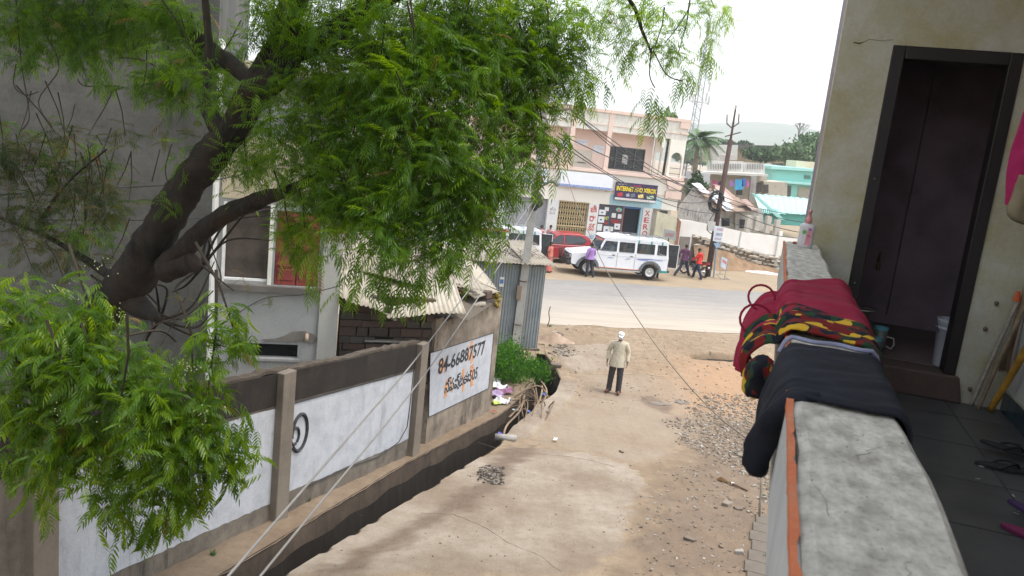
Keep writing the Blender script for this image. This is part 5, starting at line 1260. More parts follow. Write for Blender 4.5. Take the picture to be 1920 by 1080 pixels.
    for s in 'LR':
        e_ = V['el' + s]; wr = V['wr' + s]; s0_ = V['sh' + s] * .86 + shm * .14 - up * .01
        if sleeve == 'long': sleeve_tube(mb, [s0_, V['sh' + s] * .5 + e_ * .5, e_, e_ * .5 + wr * .5, e_ * .1 + wr * .9], [.072, .068, .058, .05, .047])
        else: sleeve_tube(mb, [s0_, V['sh' + s] * .5 + e_ * .5, V['sh' + s] * .2 + e_ * .8], [.066, .062, .058])
    sh_o = mb.build('shirt', mS, t, smooth=True)
    if not sari:
        cm_ = MB(); loft(cm_, [(V['neck'] + up * .015, .062, .064), (V['neck'] - up * .012, .072, .072)], 16, 0); cm_.build('collar', mS, sh_o, smooth=True, solid=.006)
    for s in 'LR':
        a_ = V['ank' + s]; b_ = V['toe' + s]; mb = MB(); dd = (b_ - a_); dd.z = 0
        if dd.length > .01:
            dd.normalize(); c_ = a_ * .45 + b_ * .55; c_.z = min(a_.z, b_.z) + .0 * k; M = Matrix.Rotation(math.atan2(dd.y, dd.x), 3, 'Z')
            mb.sphere(c_ + Vector((0, 0, -.0)), (.135 * k, .052 * k, .045 * k), 10, 6, M)
            mb.build('shoe', plain(shoe, .6), t, smooth=True)
    hd = V['head']
    for s in (-1, 1):
        MB().sphere(hd + Vector((s * .030, -.081, .012)) * k, .0105 * k, 6, 4).build('eye', plain((.02, .015, .012), .3), t)
    if not cap:
        mb = MB()
        prof = []
        for j in range(6):
            a_ = math.pi * .52 * j / 5; prof.append((.088 * k * math.sin(a_) + .0005, .100 * k * math.cos(a_)))
        mb.lathe(prof, 14); hb_ = mb.build('hair', M_hair, t, smooth=True, solid=.008); hb_.location = hd + Vector((0, .018, .012)) * k; hb_.rotation_euler = (math.radians(-16), 0, 0); hb_.scale = (1, 1.1, 1)
        if hair == 'bun': MB().sphere(hd + Vector((0, .10, -.01)) * k, .045 * k, 8, 6).build('hair_bun', M_hair, t, smooth=True)
    else:
        mc = plain(cap, .8, var=.15, scale=18); mb = MB(); prof = [(.0006, .088 * k), (.05 * k, .082 * k), (.082 * k, .05 * k), (.090 * k, 0)]
        mb.lathe(prof, 16); cp = mb.build('cap', mc, t, smooth=True, solid=.006); cp.location = hd + Vector((0, .0, .028)) * k; cp.scale = (1, 1.12, 1)
        pk = grid_mb(lambda u, v: ((u - .5) * .15 * k * (1 - .35 * v * v), -(.06 + .09 * v * (1 - (2 * u - 1) ** 2 * .5)) * k, (.004 - .035 * v) * k), 8, 4).build('cap_peak', mc, t, solid=.006, smooth=True); pk.location = hd + Vector((0, -.02, .028)) * k
        if hair: 
            MB().lathe([(.083 * k, 0), (.080 * k, -.05 * k)], 14).build('hair', M_hair, t, solid=.006).location = hd + Vector((0, .018, .03)) * k
    if mask:
        mq = MB(); mq.sphere(hd + Vector((0, -.045, -.045)) * k, (.062 * k, .055 * k, .045 * k), 10, 7); mq.build('face_mask', plain(mask, .8), t, smooth=True)
    if sari:
        mp_ = fabric(sari); pz = V['pelvis']; w0 = V['waist']
        prof = [(.13, w0.z - pz.z + .02), (.165, 0), (.19, -.25), (.21, -.5), (.235, -.86)]
        def fn(u, v):
            a_ = 2 * math.pi * u; i = min(int(v * 4), 3); f = v * 4 - i; r = (prof[i][0] * (1 - f) + prof[i + 1][0] * f) * k; z = (prof[i][1] * (1 - f) + prof[i + 1][1] * f)
            r *= 1 + .05 * math.sin(a_ * 9) * v; return Vector((r * math.cos(a_), r * .85 * math.sin(a_), pz.z + z * (k if v > .2 else 1)))
        grid_mb(fn, 40, 10).build('sari_skirt', mp_, t, smooth=True)
        def fn2(u, v):      # the loose end over the shoulder and down the back
            a_ = V['waist'] + Vector((.13, -.07, 0)); b_ = V['shL'] + Vector((0.02, 0, .07)); c_ = V['pelvis'] + Vector((-.14, .16, -.15))
            p_ = (a_ * (1 - v) ** 2 + b_ * 2 * v * (1 - v) * 1.02 + c_ * v * v); return p_ + Vector(((u - .5) * .20, (u - .5) * .06, .05 * math.sin(u * 6)))
        grid_mb(fn2, 8, 12).build('sari_drape', mp_, t, smooth=True, solid=.01)
    return t
# the man walking up the alley
pm_ = G(1150, 737)
person('man in a white cap, mask and loose cream shirt standing in the alley', pm_ + Vector((0, 0, .02)), -8, h=1.66, shirt=(.48, .43, .33), trousers=(.045, .04, .042), cap=(.68, .67, .64), mask=(.62, .66, .75), shirt_hem=.13, loose=1.5, shoe=(.13, .045, .035), build=1.05,
       pose=dict(head=(-.0, -.045, 1.59), jaw=(0, -.05, 1.515), crown=(0, -.03, 1.645), neck=(0, -.01, 1.44), elL=(-.26, .06, 1.14), elR=(.255, .04, 1.13), wrL=(-.275, -.02, .88), wrR=(.26, -.06, .89), ankL=(-.14, .03, .09), ankR=(.12, -.04, .09), toeL=(-.20, -.09, .035), toeR=(.13, -.18, .035), kneeL=(-.12, -.02, .5), kneeR=(.11, -.05, .50)))
# man at the jeep bonnet
p = G(1103, 519)
person('man in a lilac shirt standing at the front wheel of the silver jeep', p + Vector((0, 0, .02)), 200, h=1.68, shirt=(.34, .20, .46), loose=1.2, sleeve='long', shoe=(.04, .03, .03),
       pose=dict(kneeL=(-.14, -.06, .5), ankL=(-.22, .10, .10), toeL=(-.25, -.04, .03), kneeR=(.12, .02, .5), ankR=(.12, .03, .09), elL=(-.22, -.06, 1.13), wrL=(-.20, -.22, .98)))
# woman in sari
p = G(1028, 511)
person('woman in a dusty pink sari standing behind the tin shed beside the red car', p + Vector((0, .1, .02)), 60, h=1.52, shirt=(.50, .16, .12), sari=(.52, .17, .14), sleeve='short', hair='bun', skin=M_skin2)
# two men with the motorcycle
p = G(1281, 516)
person('man in a plum purple shirt walking beside the motorcycle', G(1279, 518) + Vector((0, .0, .02)), 160, h=1.74, shirt=(.13, .05, .11), trousers=(.03, .035, .06), loose=1.1, group='men with the motorcycle',
       pose=dict(pelvis=(0, 0, .90), hipL=(-.09, 0, .87), hipR=(.09, 0, .87), kneeL=(-.16, -.12, .50), ankL=(-.30, -.22, .12), toeL=(-.34, -.36, .05), kneeR=(.14, .12, .48), ankR=(.34, .38, .12), toeR=(.38, .26, .04), wrR=(.30, -.18, .95), elR=(.30, .02, 1.14), chest=(0, -.03, 1.26), collar=(0, -.035, 1.385), neck=(0, -.05, 1.42), jaw=(0, -.07, 1.50), head=(0, -.08, 1.58), crown=(0, -.07, 1.64)))
person('man in a bright red shirt pushing the motorcycle at its saddle', G(1306, 523) + Vector((0, .0, .02)), 230, h=1.66, shirt=(.58, .04, .03), trousers=(.025, .03, .06), loose=1.1, group='men with the motorcycle', shoe=(.2, .1, .08),
       pose=dict(pelvis=(0, 0, .90), hipL=(-.09, 0, .87), hipR=(.09, 0, .87), kneeL=(-.12, -.22, .52), ankL=(-.12, -.30, .10), toeL=(-.12, -.44, .035), kneeR=(.12, .14, .48), ankR=(.14, .36, .12), toeR=(.14, .24, .04), elR=(.25, -.10, 1.14), wrR=(.20, -.32, 1.0), chest=(0, -.03, 1.26), collar=(0, -.035, 1.385), neck=(0, -.06, 1.42), jaw=(0, -.08, 1.5), head=(0, -.09, 1.58), crown=(0, -.08, 1.64)))
# seated figures inside the jeeps
SEAT = dict(collar=(0, .01, .97), pelvis=(0, 0, .50), waist=(0, .0, .62), chest=(0, .01, .84), neck=(0, .0, 1.0), jaw=(0, -.01, 1.08), head=(0, -.02, 1.16), crown=(0, -.01, 1.215), hipL=(-.09, -.02, .48), hipR=(.09, -.02, .48), kneeL=(-.12, -.42, .50), kneeR=(.12, -.42, .50), ankL=(-.12, -.44, .10), ankR=(.12, -.44, .10), toeL=(-.13, -.56, .05), toeR=(.13, -.56, .05),
            shL=(-.17, .015, .95), shR=(.17, .015, .95), elL=(-.22, -.10, .72), elR=(.22, -.10, .72), wrL=(-.18, -.32, .78), wrR=(.18, -.32, .78))
def in_jeep(j, x, y, label, shirt, rot=-90, **kw):
    a = j.rotation_euler.z; c = j.location + Vector((x * math.cos(a) - y * math.sin(a), x * math.sin(a) + y * math.cos(a), .60))
    return person(label, c, math.degrees(a) + rot, h=1.62, pose=dict(SEAT, **kw), shirt=shirt, group='people sitting in the jeeps')
in_jeep(jr, -.28, -.42, 'driver in a white shirt at the wheel of the silver jeep', (.62, .64, .68), wrR=(.34, -.38, .70), elR=(.30, -.15, .72))
in_jeep(jr, .45, -.30, 'passenger in brown in the middle seat of the silver jeep', (.25, .12, .09))
in_jeep(jr, 1.30, -.38, 'passenger in orange behind the rear side window of the silver jeep', (.55, .22, .10))
in_jeep(jl, -.28, -.40, 'passenger in pink in the front of the left hand jeep', (.5, .12, .25))
in_jeep(jl, .5, -.40, 'dark dressed passenger in the middle of the left hand jeep', (.06, .06, .08))
# people standing behind the left jeep: only heads and shoulders show
for (px, Y, c, lab, hr) in ((1032, 45.2, (.58, .30, .30), 'woman in pale pink behind the open door of the left hand jeep', 'bun'), (1015, 44.6, (.55, .28, .28), 'dark haired figure bending in pink beside the pale pink woman', 'bun'),
                            (911, 42.5, (.5, .3, .2), 'woman turning her head behind the roof of the left hand jeep', 'bun'), (891, 42.5, (.55, .25, .12), 'figure with orange clothes behind the roof of the left hand jeep', 'short'),
                            (866, 41.5, (.6, .6, .6), 'man in white at the nose of the left hand jeep', 'short')):
    q = at_y(px, 432, Y); person(lab, (q.x, Y, .16), random.choice((-30, 20, 160)), h=1.60 + .05 * rnd(), shirt=c, hair=hr, group='bystanders at the shops', skin=M_skin2, sleeve='short')

# ================================================================ OUR BALCONY: frame x = across (away from the alley), y = along the parapet
BTH = -17.4
ZT, ZF = 5.83, 4.95; S_W = 5.65
def bal(x, y, z):
    a = math.radians(BTH); return Vector((x * math.cos(a) - y * math.sin(a), x * math.sin(a) + y * math.cos(a), z))
def bplane(px, py): return pl(px, py, (0, 0), BTH, S_W)
def bray(px, py, z):
    P = at_z(px, py, z); a = math.radians(BTH); return (P.x * math.cos(a) + P.y * math.sin(a), -P.x * math.sin(a) + P.y * math.cos(a))
def bset(o): o.rotation_euler = (0, 0, math.radians(BTH)); return o
TO, TI = .088, .31
par = thing('balcony_parapet', 'balcony parapet with a mottled grey concrete top and an orange edge, clothes lying over it', 'parapet', (0, 0, 0), BTH)
def conc_top():
    t = NT('mottled_parapet_top'); v = t.coord()
    c = t.ramp(t.noise(t.coord((1, .6, 1)), 24, 8, .6), [(.36, (.40, .375, .33)), (.50, (.55, .52, .465)), (.62, (.68, .645, .58))])
    c = t.mix(.6, c, t.ramp(t.noise(v, 2.2, 4), [(.3, (.75, .74, .72)), (.65, (1.05, 1.05, 1.05))]), 'MULTIPLY')
    c = t.mix(.5, c, t.ramp(t.noise(v, 90, 4, .8), [(.36, (.55, .54, .52)), (.46, (1, 1, 1)), (.75, (1.12, 1.12, 1.1))]), 'MULTIPLY')
    tr_ = t.ramp(t.noise(t.coord((9, .8, 1)), 5, 6, .7), [(.4, (.86, .85, .83)), (.6, (1.06, 1.06, 1.05))]); c = t.mix(.6, c, tr_, 'MULTIPLY'); t.bump(t.noise(v, 70, 7, .8), .7, .006); return t.fin(c, .85, spec=.2)
M_ptop = conc_top(); M_orange = plaster('chipped_orange_edge', (.50, .14, .06), (.56, .18, .08), (.5, .3, .2), 12, (.4, .7), (.5, .7)); M_pside = plaster('pale_parapet_face', (.52, .52, .51), (.40, .40, .40), (.30, .30, .29), 3, (.45, .8), (.5, .8), .3)
n = 60; mb = MB(); vs = []
for i in range(n + 1):
    y = -1.2 + (S_W + 1.2) * i / n; e = .004 * math.sin(i * 1.7) + .003 * math.sin(i * .61); q = .006 * math.sin(i * .9) + .004 * rnd()
    vs += [(TO + .012 + e, y, ZT - .006), (TO + .03 + e, y, ZT), (TI - .014 + q, y, ZT), (TI + q, y, ZT - .012), (TI + q, y, ZT - .07), (TO + .012, y, ZT - .07)]
fs = []
for i in range(n):
    a, b = i * 6, i * 6 + 6
    for k in range(6): fs.append((a + k, b + k, b + (k + 1) % 6, a + (k + 1) % 6))
fs += [tuple(range(6)), tuple(n * 6 + k for k in range(5, -1, -1))]
mb.add(vs, fs).build('concrete_top', M_ptop, par)
MB().box(TO + .001, TO + .0115, -1.2, S_W, ZT - .07, ZT - .005).build('edge_plaster', M_pside, par)
vs = []; n = 260
for i in range(n + 1):
    y = -1.2 + (S_W + 1.2) * i / n; q = .5 + .5 * math.sin(i * .23) ; vs += [(TO - .0015, y, ZT - .009 - .005 * q - .008 * rnd() ** 2), (TO - .0015, y, ZT - .001), (TO + .006 + .012 * float(fbm(y, 2.0, 6)) * (1 if rnd() > .12 else .2), y, ZT + .0010)]
MB().add(vs, [(i * 3 + j, i * 3 + 3 + j, i * 3 + 4 + j, i * 3 + 1 + j) for i in range(n) for j in (0, 1)]).build('orange_edge', M_orange, par)
for i, (y0, x0, L_) in enumerate(((1.15, .14, .16), (1.42, .2, .12), (.98, .22, .1), (3.9, .15, .25), (4.6, .2, .2))):
    pp = []; x, y = x0, y0
    for k in range(12): pp.append((x, y, ZT + .0004)); x += U(-.008, .010); y += L_ / 12
    MB().tube(pp, [.0007 * (1 - k / 14) for k in range(12)], 4).build('hairline_crack', plain((.2, .185, .165), .9), par)
mb = MB(); rg_ = random.Random(4)
for i in range(150):
    mb.rock((rg_.uniform(TO + .02, TI - .015), .85 + 4.6 * rg_.random() ** 1.6, ZT + .0006), rg_.choice((.0008, .001, .0014, .002)), i)
o = mb.build('grit', plain((.26, .24, .21), .9, var=.5, scale=60), par); o['kind'] = 'stuff'
MB().box(.25, TI - .015, -1.2, S_W, ZF - .12, ZT - .071).build('inner_wall', M_pside, par)
# shallow outer face of the coping beam; the wall below is set back
b0, b1 = G(1437, 1080), G(1463, 800)
a = math.radians(BTH)
def tob(P): return (P.x * math.cos(a) + P.y * math.sin(a), -P.x * math.sin(a) + P.y * math.cos(a))
t0, s0 = tob(b0); t1, s1 = tob(b1); kx = (t1 - t0) / (s1 - s0)
MB().box(TO + .001, TO + .16, -1.2, S_W, ZT - .25, ZT - .071).build('outer_face', M_pside, par)
# paved apron at the foot of the wall: individual slabs
ap = thing('stone_apron', 'narrow broken strip of stone slabs along the foot of the house wall', 'paving', (0, 0, 0))
for i in range(11):
    y = 8.3 + i * .42; x = t0 + kx * (y - s0); P = bal(x, y, 0); z = gz(P.y)
    o = MB().box(-.26 + (.03 * math.sin(i * 2.1)), .35, .006, .412, -.02, .03).build('paving_slab', M_sk if False else plaster('apron_slab', (.15, .125, .10), (.11, .092, .075), None, 4) if i == 0 else bpy.data.materials['apron_slab'], ap, bevel=.01)
    o.location = P + Vector((0, 0, z + .0)); o.rotation_euler = (math.radians(-6), 0, math.radians(BTH))
# floor of dark stone tiles, each one a part
bfl = thing('balcony_floor', 'dark grey stone tiled balcony floor beside the parapet', 'floor', (0, 0, 0), BTH); bfl['kind'] = 'structure'
def slate(name, k):
    t = NT(name); v = t.coord(); c = t.ramp(t.noise(v, 3 + k, 6, .6), [(.3, (.045, .045, .047)), (.7, (.085, .084, .084))]); t.bump(t.noise(v, 40, 4), .15, .004); return t.fin(c, .42, spec=.45)
M_sl = [slate('slate_tile_%s' % q, i) for i, q in enumerate('abc')]
MB().box(TI, 1.56, -1.2, S_W + .05, ZF - .12, ZF - .006).build('floor_slab', plain((.10, .10, .095), .9), bfl)
tm = {}
for j in range(12):
    for i in range(3):
        x0 = TI + .012 + i * .58 - .25; x1 = x0 + .57; x0 = max(x0, TI + .005); x1 = min(x1, 1.55); y0 = -1.1 + j * .58; y1 = min(y0 + .57, S_W)
        if x1 - x0 < .03 or y1 <= y0: continue
        o = MB().box(x0, x1, y0, y1, ZF - .0055, ZF + rnd() * .0008).build('floor_tile', M_sl[(i + j * 2) % 3], bfl)
# end wall with the doorway
ew = thing('end_wall', 'yellowed white plaster wall with a dark brown door frame at the end of the balcony', 'wall', bal(0, S_W, 0), BTH)
M_yw = plaster('yellowed_wall', (.50, .49, .44), (.40, .36, .22), (.34, .31, .22), 2.6, (.36, .62), (.5, .75), .35)
M_yw2 = plaster('grimy_wall', (.46, .44, .36), (.38, .34, .20), (.18, .17, .14), 3.2, (.36, .6), (.52, .8), .35)
XW0, XW1 = .225, 1.555; D0, D1 = .535, 1.262; ZD0, ZD1 = 5.12, 7.13
hole_wall(XW0, XW1, ZF, 8.2, 0, .2, [(D0, D1, ZF, ZD1)], 'plaster_wall', M_yw, ew)
M_door = plain((.013, .008, .009), .5, var=.3, scale=9, spec=.4)
for (x0, x1) in ((D0 + .001, D0 + .075), (D1 - .075, D1 - .001)): MB().box(x0, x1, -.012, .13, ZD0, ZD1 - .002).build('door_jamb', M_door, ew, bevel=.006)
MB().box(D0 + .076, D1 - .076, -.012, .13, ZD1 - .08, ZD1 - .002).build('door_head', M_door, ew, bevel=.006)
for z in (5.5, 5.62, 6.3): MB().sphere((D0 + .035, -.014, z), .007, 6, 4).build('frame_nail', chrome, ew)
# crack
mb = MB(); mb.tube([(.30, -.001, 7.13), (.335, -.001, 7.125), (.36, -.001, 7.135), (.39, -.001, 7.155), (.45, -.001, 7.15), (.53, -.001, 7.16)], [.003, .004, .0015, .001, .001, .001], 4); mb.build('wall_crack', plain((.06, .055, .05), .9), ew)
MB().hexa([(D0 - .1, -.06, ZF), (D1 + .06, -.05, ZF), (D1 + .06, .2, ZF), (D0 - .1, .2, ZF), (D0 - .1, -.055, ZD0), (D1 + .02, -.045, ZD0), (D1 + .02, .2, ZD0), (D0 - .1, .2, ZD0)]).build('door_step', plaster('red_brown_step', (.095, .065, .055), (.07, .05, .045), (.15, .12, .1), 5), ew, bevel=.012)
# room behind the door
rm = thing('wash_room', 'dark room seen through the doorway, with purple brown walls and floor', 'room', bal(0, S_W, 0), BTH); rm['kind'] = 'structure'
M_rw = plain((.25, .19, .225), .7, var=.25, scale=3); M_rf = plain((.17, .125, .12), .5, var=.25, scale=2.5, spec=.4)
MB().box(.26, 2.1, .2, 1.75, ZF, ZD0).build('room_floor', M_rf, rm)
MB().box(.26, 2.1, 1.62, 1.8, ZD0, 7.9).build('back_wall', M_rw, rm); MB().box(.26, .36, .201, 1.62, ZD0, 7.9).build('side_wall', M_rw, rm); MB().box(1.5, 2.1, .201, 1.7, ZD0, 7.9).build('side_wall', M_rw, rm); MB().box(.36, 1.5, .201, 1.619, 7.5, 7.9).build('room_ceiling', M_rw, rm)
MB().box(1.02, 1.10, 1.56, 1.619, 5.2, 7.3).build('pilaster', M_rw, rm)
# long right hand wall with tile skirting
rw = thing('house_side_wall', 'pale wall with dark blue skirting tiles along the right of the balcony', 'wall', (0, 0, 0), BTH)
MB().box(1.56, 1.76, -1.2, S_W - .001, ZF - .1, 8.2).build('plaster_wall', plaster('pale_side_wall', (.50, .49, .47), (.42, .41, .38), (.33, .31, .27), 2), rw)
M_sk_t = plain((.015, .035, .05), .25, var=.4, scale=8, spec=.5)
MB().box(1.552, 1.5595, -1.2, S_W, ZF, ZF + .135).build('grout', plain((.45, .45, .42), .8), rw)
for i in range(44):
    y = S_W - .02 - i * .152
    if y < -1: break
    MB().box(1.546, 1.5515, y - .146, y, ZF + .004, ZF + .128).build('skirting_tile', M_sk_t, rw)
MB().box(1.545, 1.5595, -1.2, S_W, ZF + .136, ZF + .145).build('skirting_top', plain((.40, .36, .3), .8), rw)
# roof slab over the balcony and the wall above
MB().box(.16, 3.6, -2.5, S_W + 2, 8.22, 8.36).build('ceiling_slab', M_yw, rw)

# ---- clothes over the parapet
def fabric_mat(name, fn, bump_s=120, rough=.9):
    t = NT(name); col = fn(t); t.bump(t.noise(t.coord(), bump_s, 3), .25, .003); m = t.fin(col, rough, spec=.15); return m
def drape(name, label, cat, s_near, s_far, out_pts, in_pts, mat, folds=5, amp=.010, lift=.012, seed=0, nu=70, nv=60, extra=None, thick=.006):
    """cloth across the parapet. s_near/s_far(p): extent along the parapet at path parameter p (0 = alley side hem, 1 = balcony side hem)"""
    path = [Vector(q) for q in out_pts] + [Vector((TO - .012, ZT - .03)), Vector((TO + .012, ZT + lift)), Vector((TO + .06, ZT + lift + .004)), Vector(((TO + TI) / 2, ZT + lift + .006)), Vector((TI - .05, ZT + lift + .004)), Vector((TI - .005, ZT + lift)), Vector((TI + .02, ZT - .03))] + [Vector(q) for q in in_pts]
    path = [Vector((p.x, 0, p.y)) for p in path]; sp = smooth_pts(path, 6); m = len(sp)
    L = [0]
    for i in range(1, m): L.append(L[-1] + (sp[i] - sp[i - 1]).length)
    rs = random.Random(seed); ph = [rs.uniform(0, 6.28) for _ in range(6)]
    def fn(u, v):
        d = v * L[-1]; i = 0
        while i < m - 2 and L[i + 1] < d: i += 1
        f = (d - L[i]) / max(1e-6, L[i + 1] - L[i]); p = sp[i] * (1 - f) + sp[i + 1] * f
        tg_ = (sp[i + 1] - sp[i]).normalized(); nr_ = Vector((-tg_.z, 0, tg_.x));
        s = s_near(v) * (1 - u) + s_far(v) * u
        uu = u + .10 * math.sin(v * 5 + ph[1]) + .22 * (float(vnoise(u * 2.5 + seed, v * 2.5, 1.6)) - .5); w_ = math.sin(uu * folds * 6.28 + ph[0] + 1.6 * math.sin(v * 4 + ph[1])) * .55 + abs(math.sin(uu * folds * 9 + ph[2] + 2.2 * math.sin(v * 3 + ph[3]))) * .6 + math.sin(u * 9 + v * 7 + ph[4]) * .3
        w_ = (w_ + 1.2) * amp * (.45 + .55 * abs(2 * v - 1)) + amp * .8 * float(fbm(u * 3 + seed, v * 2.2, 3, 3))
        if extra: p, s = extra(u, v, p, s)
        edge = min(u, 1 - u) * 14; w_ *= min(1, .25 + edge)
        return (p.x + nr_.x * w_, s, p.z + nr_.z * w_)
    o = bset(grid_mb(fn, nu, nv).build(name, mat, None, smooth=True, solid=thick)); o.modifiers['solid'].offset = 1
    return tag(o, label, cat, 'clothes laid over the parapet to dry')
M_black = fabric_mat('black_cotton', lambda t: t.ramp(t.noise(t.coord(), 14, 5), [(.3, (.010, .011, .016)), (.7, (.022, .023, .032))]))
bt = drape('black_trousers', 'black sports trousers with a pale waistband, nearest of the clothes on the parapet', 'trousers',
           lambda v: 1.73 + .16 * max(0, .3 - v) / .3 + .02 * math.sin(v * 9) , lambda v: 2.27 - .12 * max(0, .25 - v) / .25,
           [(TO - .030, ZT - .20), (TO - .035, ZT - .13), (TO - .022, ZT - .07)], [(TI + .03, ZT - .09), (TI + .035, ZT - .16), (TI + .03, ZT - .22)], M_black, folds=2.2, amp=.0055, lift=.006, seed=4, nu=90)
# rolled leg end hanging on the alley side
mb = MB(); mb.tube(smooth_pts([bal(TO + .06, 1.74, ZT + .012), bal(TO - .0, 1.74, ZT - .02), bal(TO - .03, 1.80, ZT - .11), bal(TO - .045, 1.83, ZT - .21)], 5), [.008, .010, .014, .017, .02, .022, .024, .026, .028, .03, .03, .031, .032, .033, .033, .03], 14)
mb.v = [tuple(Vector(v) + Vector((1, .4, .3)) * .018 * mnoise.noise(Vector(v) * 14) + Vector((.5, 0, 1)) * .006 * mnoise.noise(Vector(v) * 45)) for v in mb.v]; lg = mb.build('trouser_leg', M_black, bt, smooth=True); lg.matrix_parent_inverse = bt.matrix_basis.inverted()
wbnd = []
for i in range(21):
    v = i / 20; x = TO - .015 + (TI + .035 - TO) * v; z = ZT + .021 - (.045 if i in (0, 20) else 0) - (.012 if i in (1, 19) else 0); wbnd.append((x, 2.275 + .01 * math.sin(i * .7) , z))
wl = MB().tube(wbnd, [.006] * 21, 6).build('waistband_stripe', plain((.24, .25, .36), .8), bt)
M_camo = fabric_mat('camouflage_print', lambda t: (lambda v: t.mix(t.ramp(t.noise(v, 17, 1.5, .4), [(.60, 0), (.605, 1)]), t.mix(t.ramp(t.noise(t.coord((1, 1.3, .9)), 19, 1.5, .4), [(.53, 0), (.555, 1)]), t.mix(t.ramp(t.noise(t.coord((1.2, .8, 1)), 16, 1.5, .4), [(.5, 0), (.505, 1)]), (.012, .012, .018), (.018, .045, .022)), (.14, .012, .012)), (.52, .32, .03)))(t.coord((1, 1, 1))), 90)
M_maroon = fabric_mat('maroon_cotton', lambda t: t.ramp(t.noise(t.coord(), 5, 5), [(.3, (.20, .010, .032)), (.7, (.27, .016, .045))]))
drape('maroon_shirt', 'maroon garment with tie loops bunched on the parapet, farthest of the clothes', 'garment',
      lambda v: 2.58 + .06 * math.sin(v * 6), lambda v: 3.62 - .25 * (1 - v) ** 2 * 1.6 + .03 * math.sin(v * 12),
      [(TO - .10, ZT - .18), (TO - .10, ZT - .12), (TO - .06, ZT - .05)], [(TI + .008, ZT - .08), (TI + .008, ZT - .15)], M_maroon, folds=3.2, amp=.013, lift=.018, seed=9, nu=110)
drape('camouflage_garment', 'dark camouflage patterned garment folded between the maroon garment and the black trousers', 'garment',
      lambda v: 2.36 + .05 * math.sin(v * 5 + 1) - .05 * (v > .8), lambda v: 2.80 + .03 * math.sin(v * 9),
      [(TO - .075, ZT - .14), (TO - .09, ZT - .09), (TO - .05, ZT - .04)], [(TI + .03, ZT - .09), (TI + .035, ZT - .2), (TI + .03, ZT - .26)], M_camo, folds=2.6, amp=.012, lift=.018, seed=12, nu=80)
cb = MB(); cb.sphere((0, 0, 0), (.042, .09, .06), 28, 18); cb.v = [tuple(Vector(v) * (1 + .35 * mnoise.noise(Vector(v) * 22) + .12 * mnoise.noise(Vector(v) * 60))) for v in cb.v]
o = cb.build('camouflage_bundle', M_camo, None, smooth=True); o.location = bal(TO - .055, 2.34, ZT - .12); o.rotation_euler = (math.radians(-20), math.radians(15), math.radians(BTH)); tag(o, 'rounded hanging end of the camouflage garment below the parapet edge', 'garment', 'clothes laid over the parapet to dry')
# tie loops
for i, (px, py, r, lab) in enumerate(((1428, 558, .045, 'upper tie loop'), (1418, 600, .05, 'lower tie loop'))):
    c = at_y(px, py, (2.95 if i == 0 else 2.65)); pts = []
    for k in range(15):
        a_ = -.5 + k * .36; pts.append(c + Vector((r * math.cos(a_) * 1.1, .02 * math.sin(a_), r * math.sin(a_))))
    pts.append(c + Vector((.09, .02, -.005)))
    mr = bpy.data.objects['maroon_shirt']; o = MB().tube(pts, .0045, 5).build('tie_loop', M_maroon, mr, smooth=True); o.matrix_parent_inverse = Matrix.Rotation(math.radians(BTH), 4, 'Z').inverted()
pts = [at_y(1425, 600, 2.6), at_y(1412, 628, 2.58), at_y(1408, 634, 2.58)]
# handwash bottle standing at the end
bx_, bs_ = bray(1512, 457, ZT)
hb2 = thing('handwash_bottle', 'white handwash bottle with a pink pump standing at the far end of the parapet', 'bottle', bal(.212, min(bs_, 5.35), ZT), BTH)
M_wpl = plain((.62, .60, .62), .35, var=.03); M_pinkp = plain((.60, .27, .27), .4, var=.05)
prof = [(.001, 0), (.041, 0), (.046, .006), (.047, .05), (.0455, .10), (.047, .15), (.045, .165), (.030, .178), (.020, .182)]
o = MB().lathe(prof, 24).build('bottle_body', M_wpl, hb2, smooth=True); o.scale = (1.0, .62, .85)
MB().lathe([(.001, .152), (.020, .152), (.021, .185), (.014, .188), (.010, .20), (.009, .222), (.013, .224), (.013, .236), (.001, .238)], 16).build('pump_collar', M_pinkp, hb2, smooth=True)
MB().tube([(0, 0, .232), (-.0, -.035, .230), (-.0, -.045, .222)], .006, 8).build('pump_spout', M_pinkp, hb2, smooth=True)
lb_ = MB().add([(-.030, -.0292, .02), (.030, -.0292, .02), (.030, -.0292, .128), (-.030, -.0292, .128)], [(0, 1, 2, 3)]).build('label', plain((.62, .60, .63), .5, var=.02), hb2)
MB().add([(-.006, -.0296, .018), (.028, -.0296, .018), (.028, -.0296, .125), (.004, -.0296, .13)], [(0, 1, 2, 3)]).build('pink_print', plain((.62, .25, .30), .5, var=.15, scale=40), lb_)
MB().lathe([(.001, 0), (.014, 0), (.014, .0006)], 16, (-.014, -.0302, .098), 'y').build('green_emblem', plain((.16, .42, .14), .5), lb_)
MB().add([(.010, -.0300, .108), (.024, -.0300, .108), (.024, -.0300, .122), (.010, -.0300, .122)], [(0, 1, 2, 3)]).build('violet_print', plain((.18, .12, .45), .5), lb_)
MB().tube([(.0, -.0305, .075), (.008, -.0305, .082), (.018, -.0305, .078), (.016, -.0305, .07)], .0025, 5).build('hands_print', plain((.4, .06, .08), .5), lb_)
# small red thing on the ledge beside it
o = MB().sphere((0, 0, 0), (.016, .012, .010), 8, 5).build('bottle_top', plain((.35, .1, .08), .5), None, smooth=True); o.location = bal(.155, 5.45, ZT + .012); o.name = 'bottle_top'; tag(o, 'small reddish brown cap lying beside the handwash bottle', 'cap')

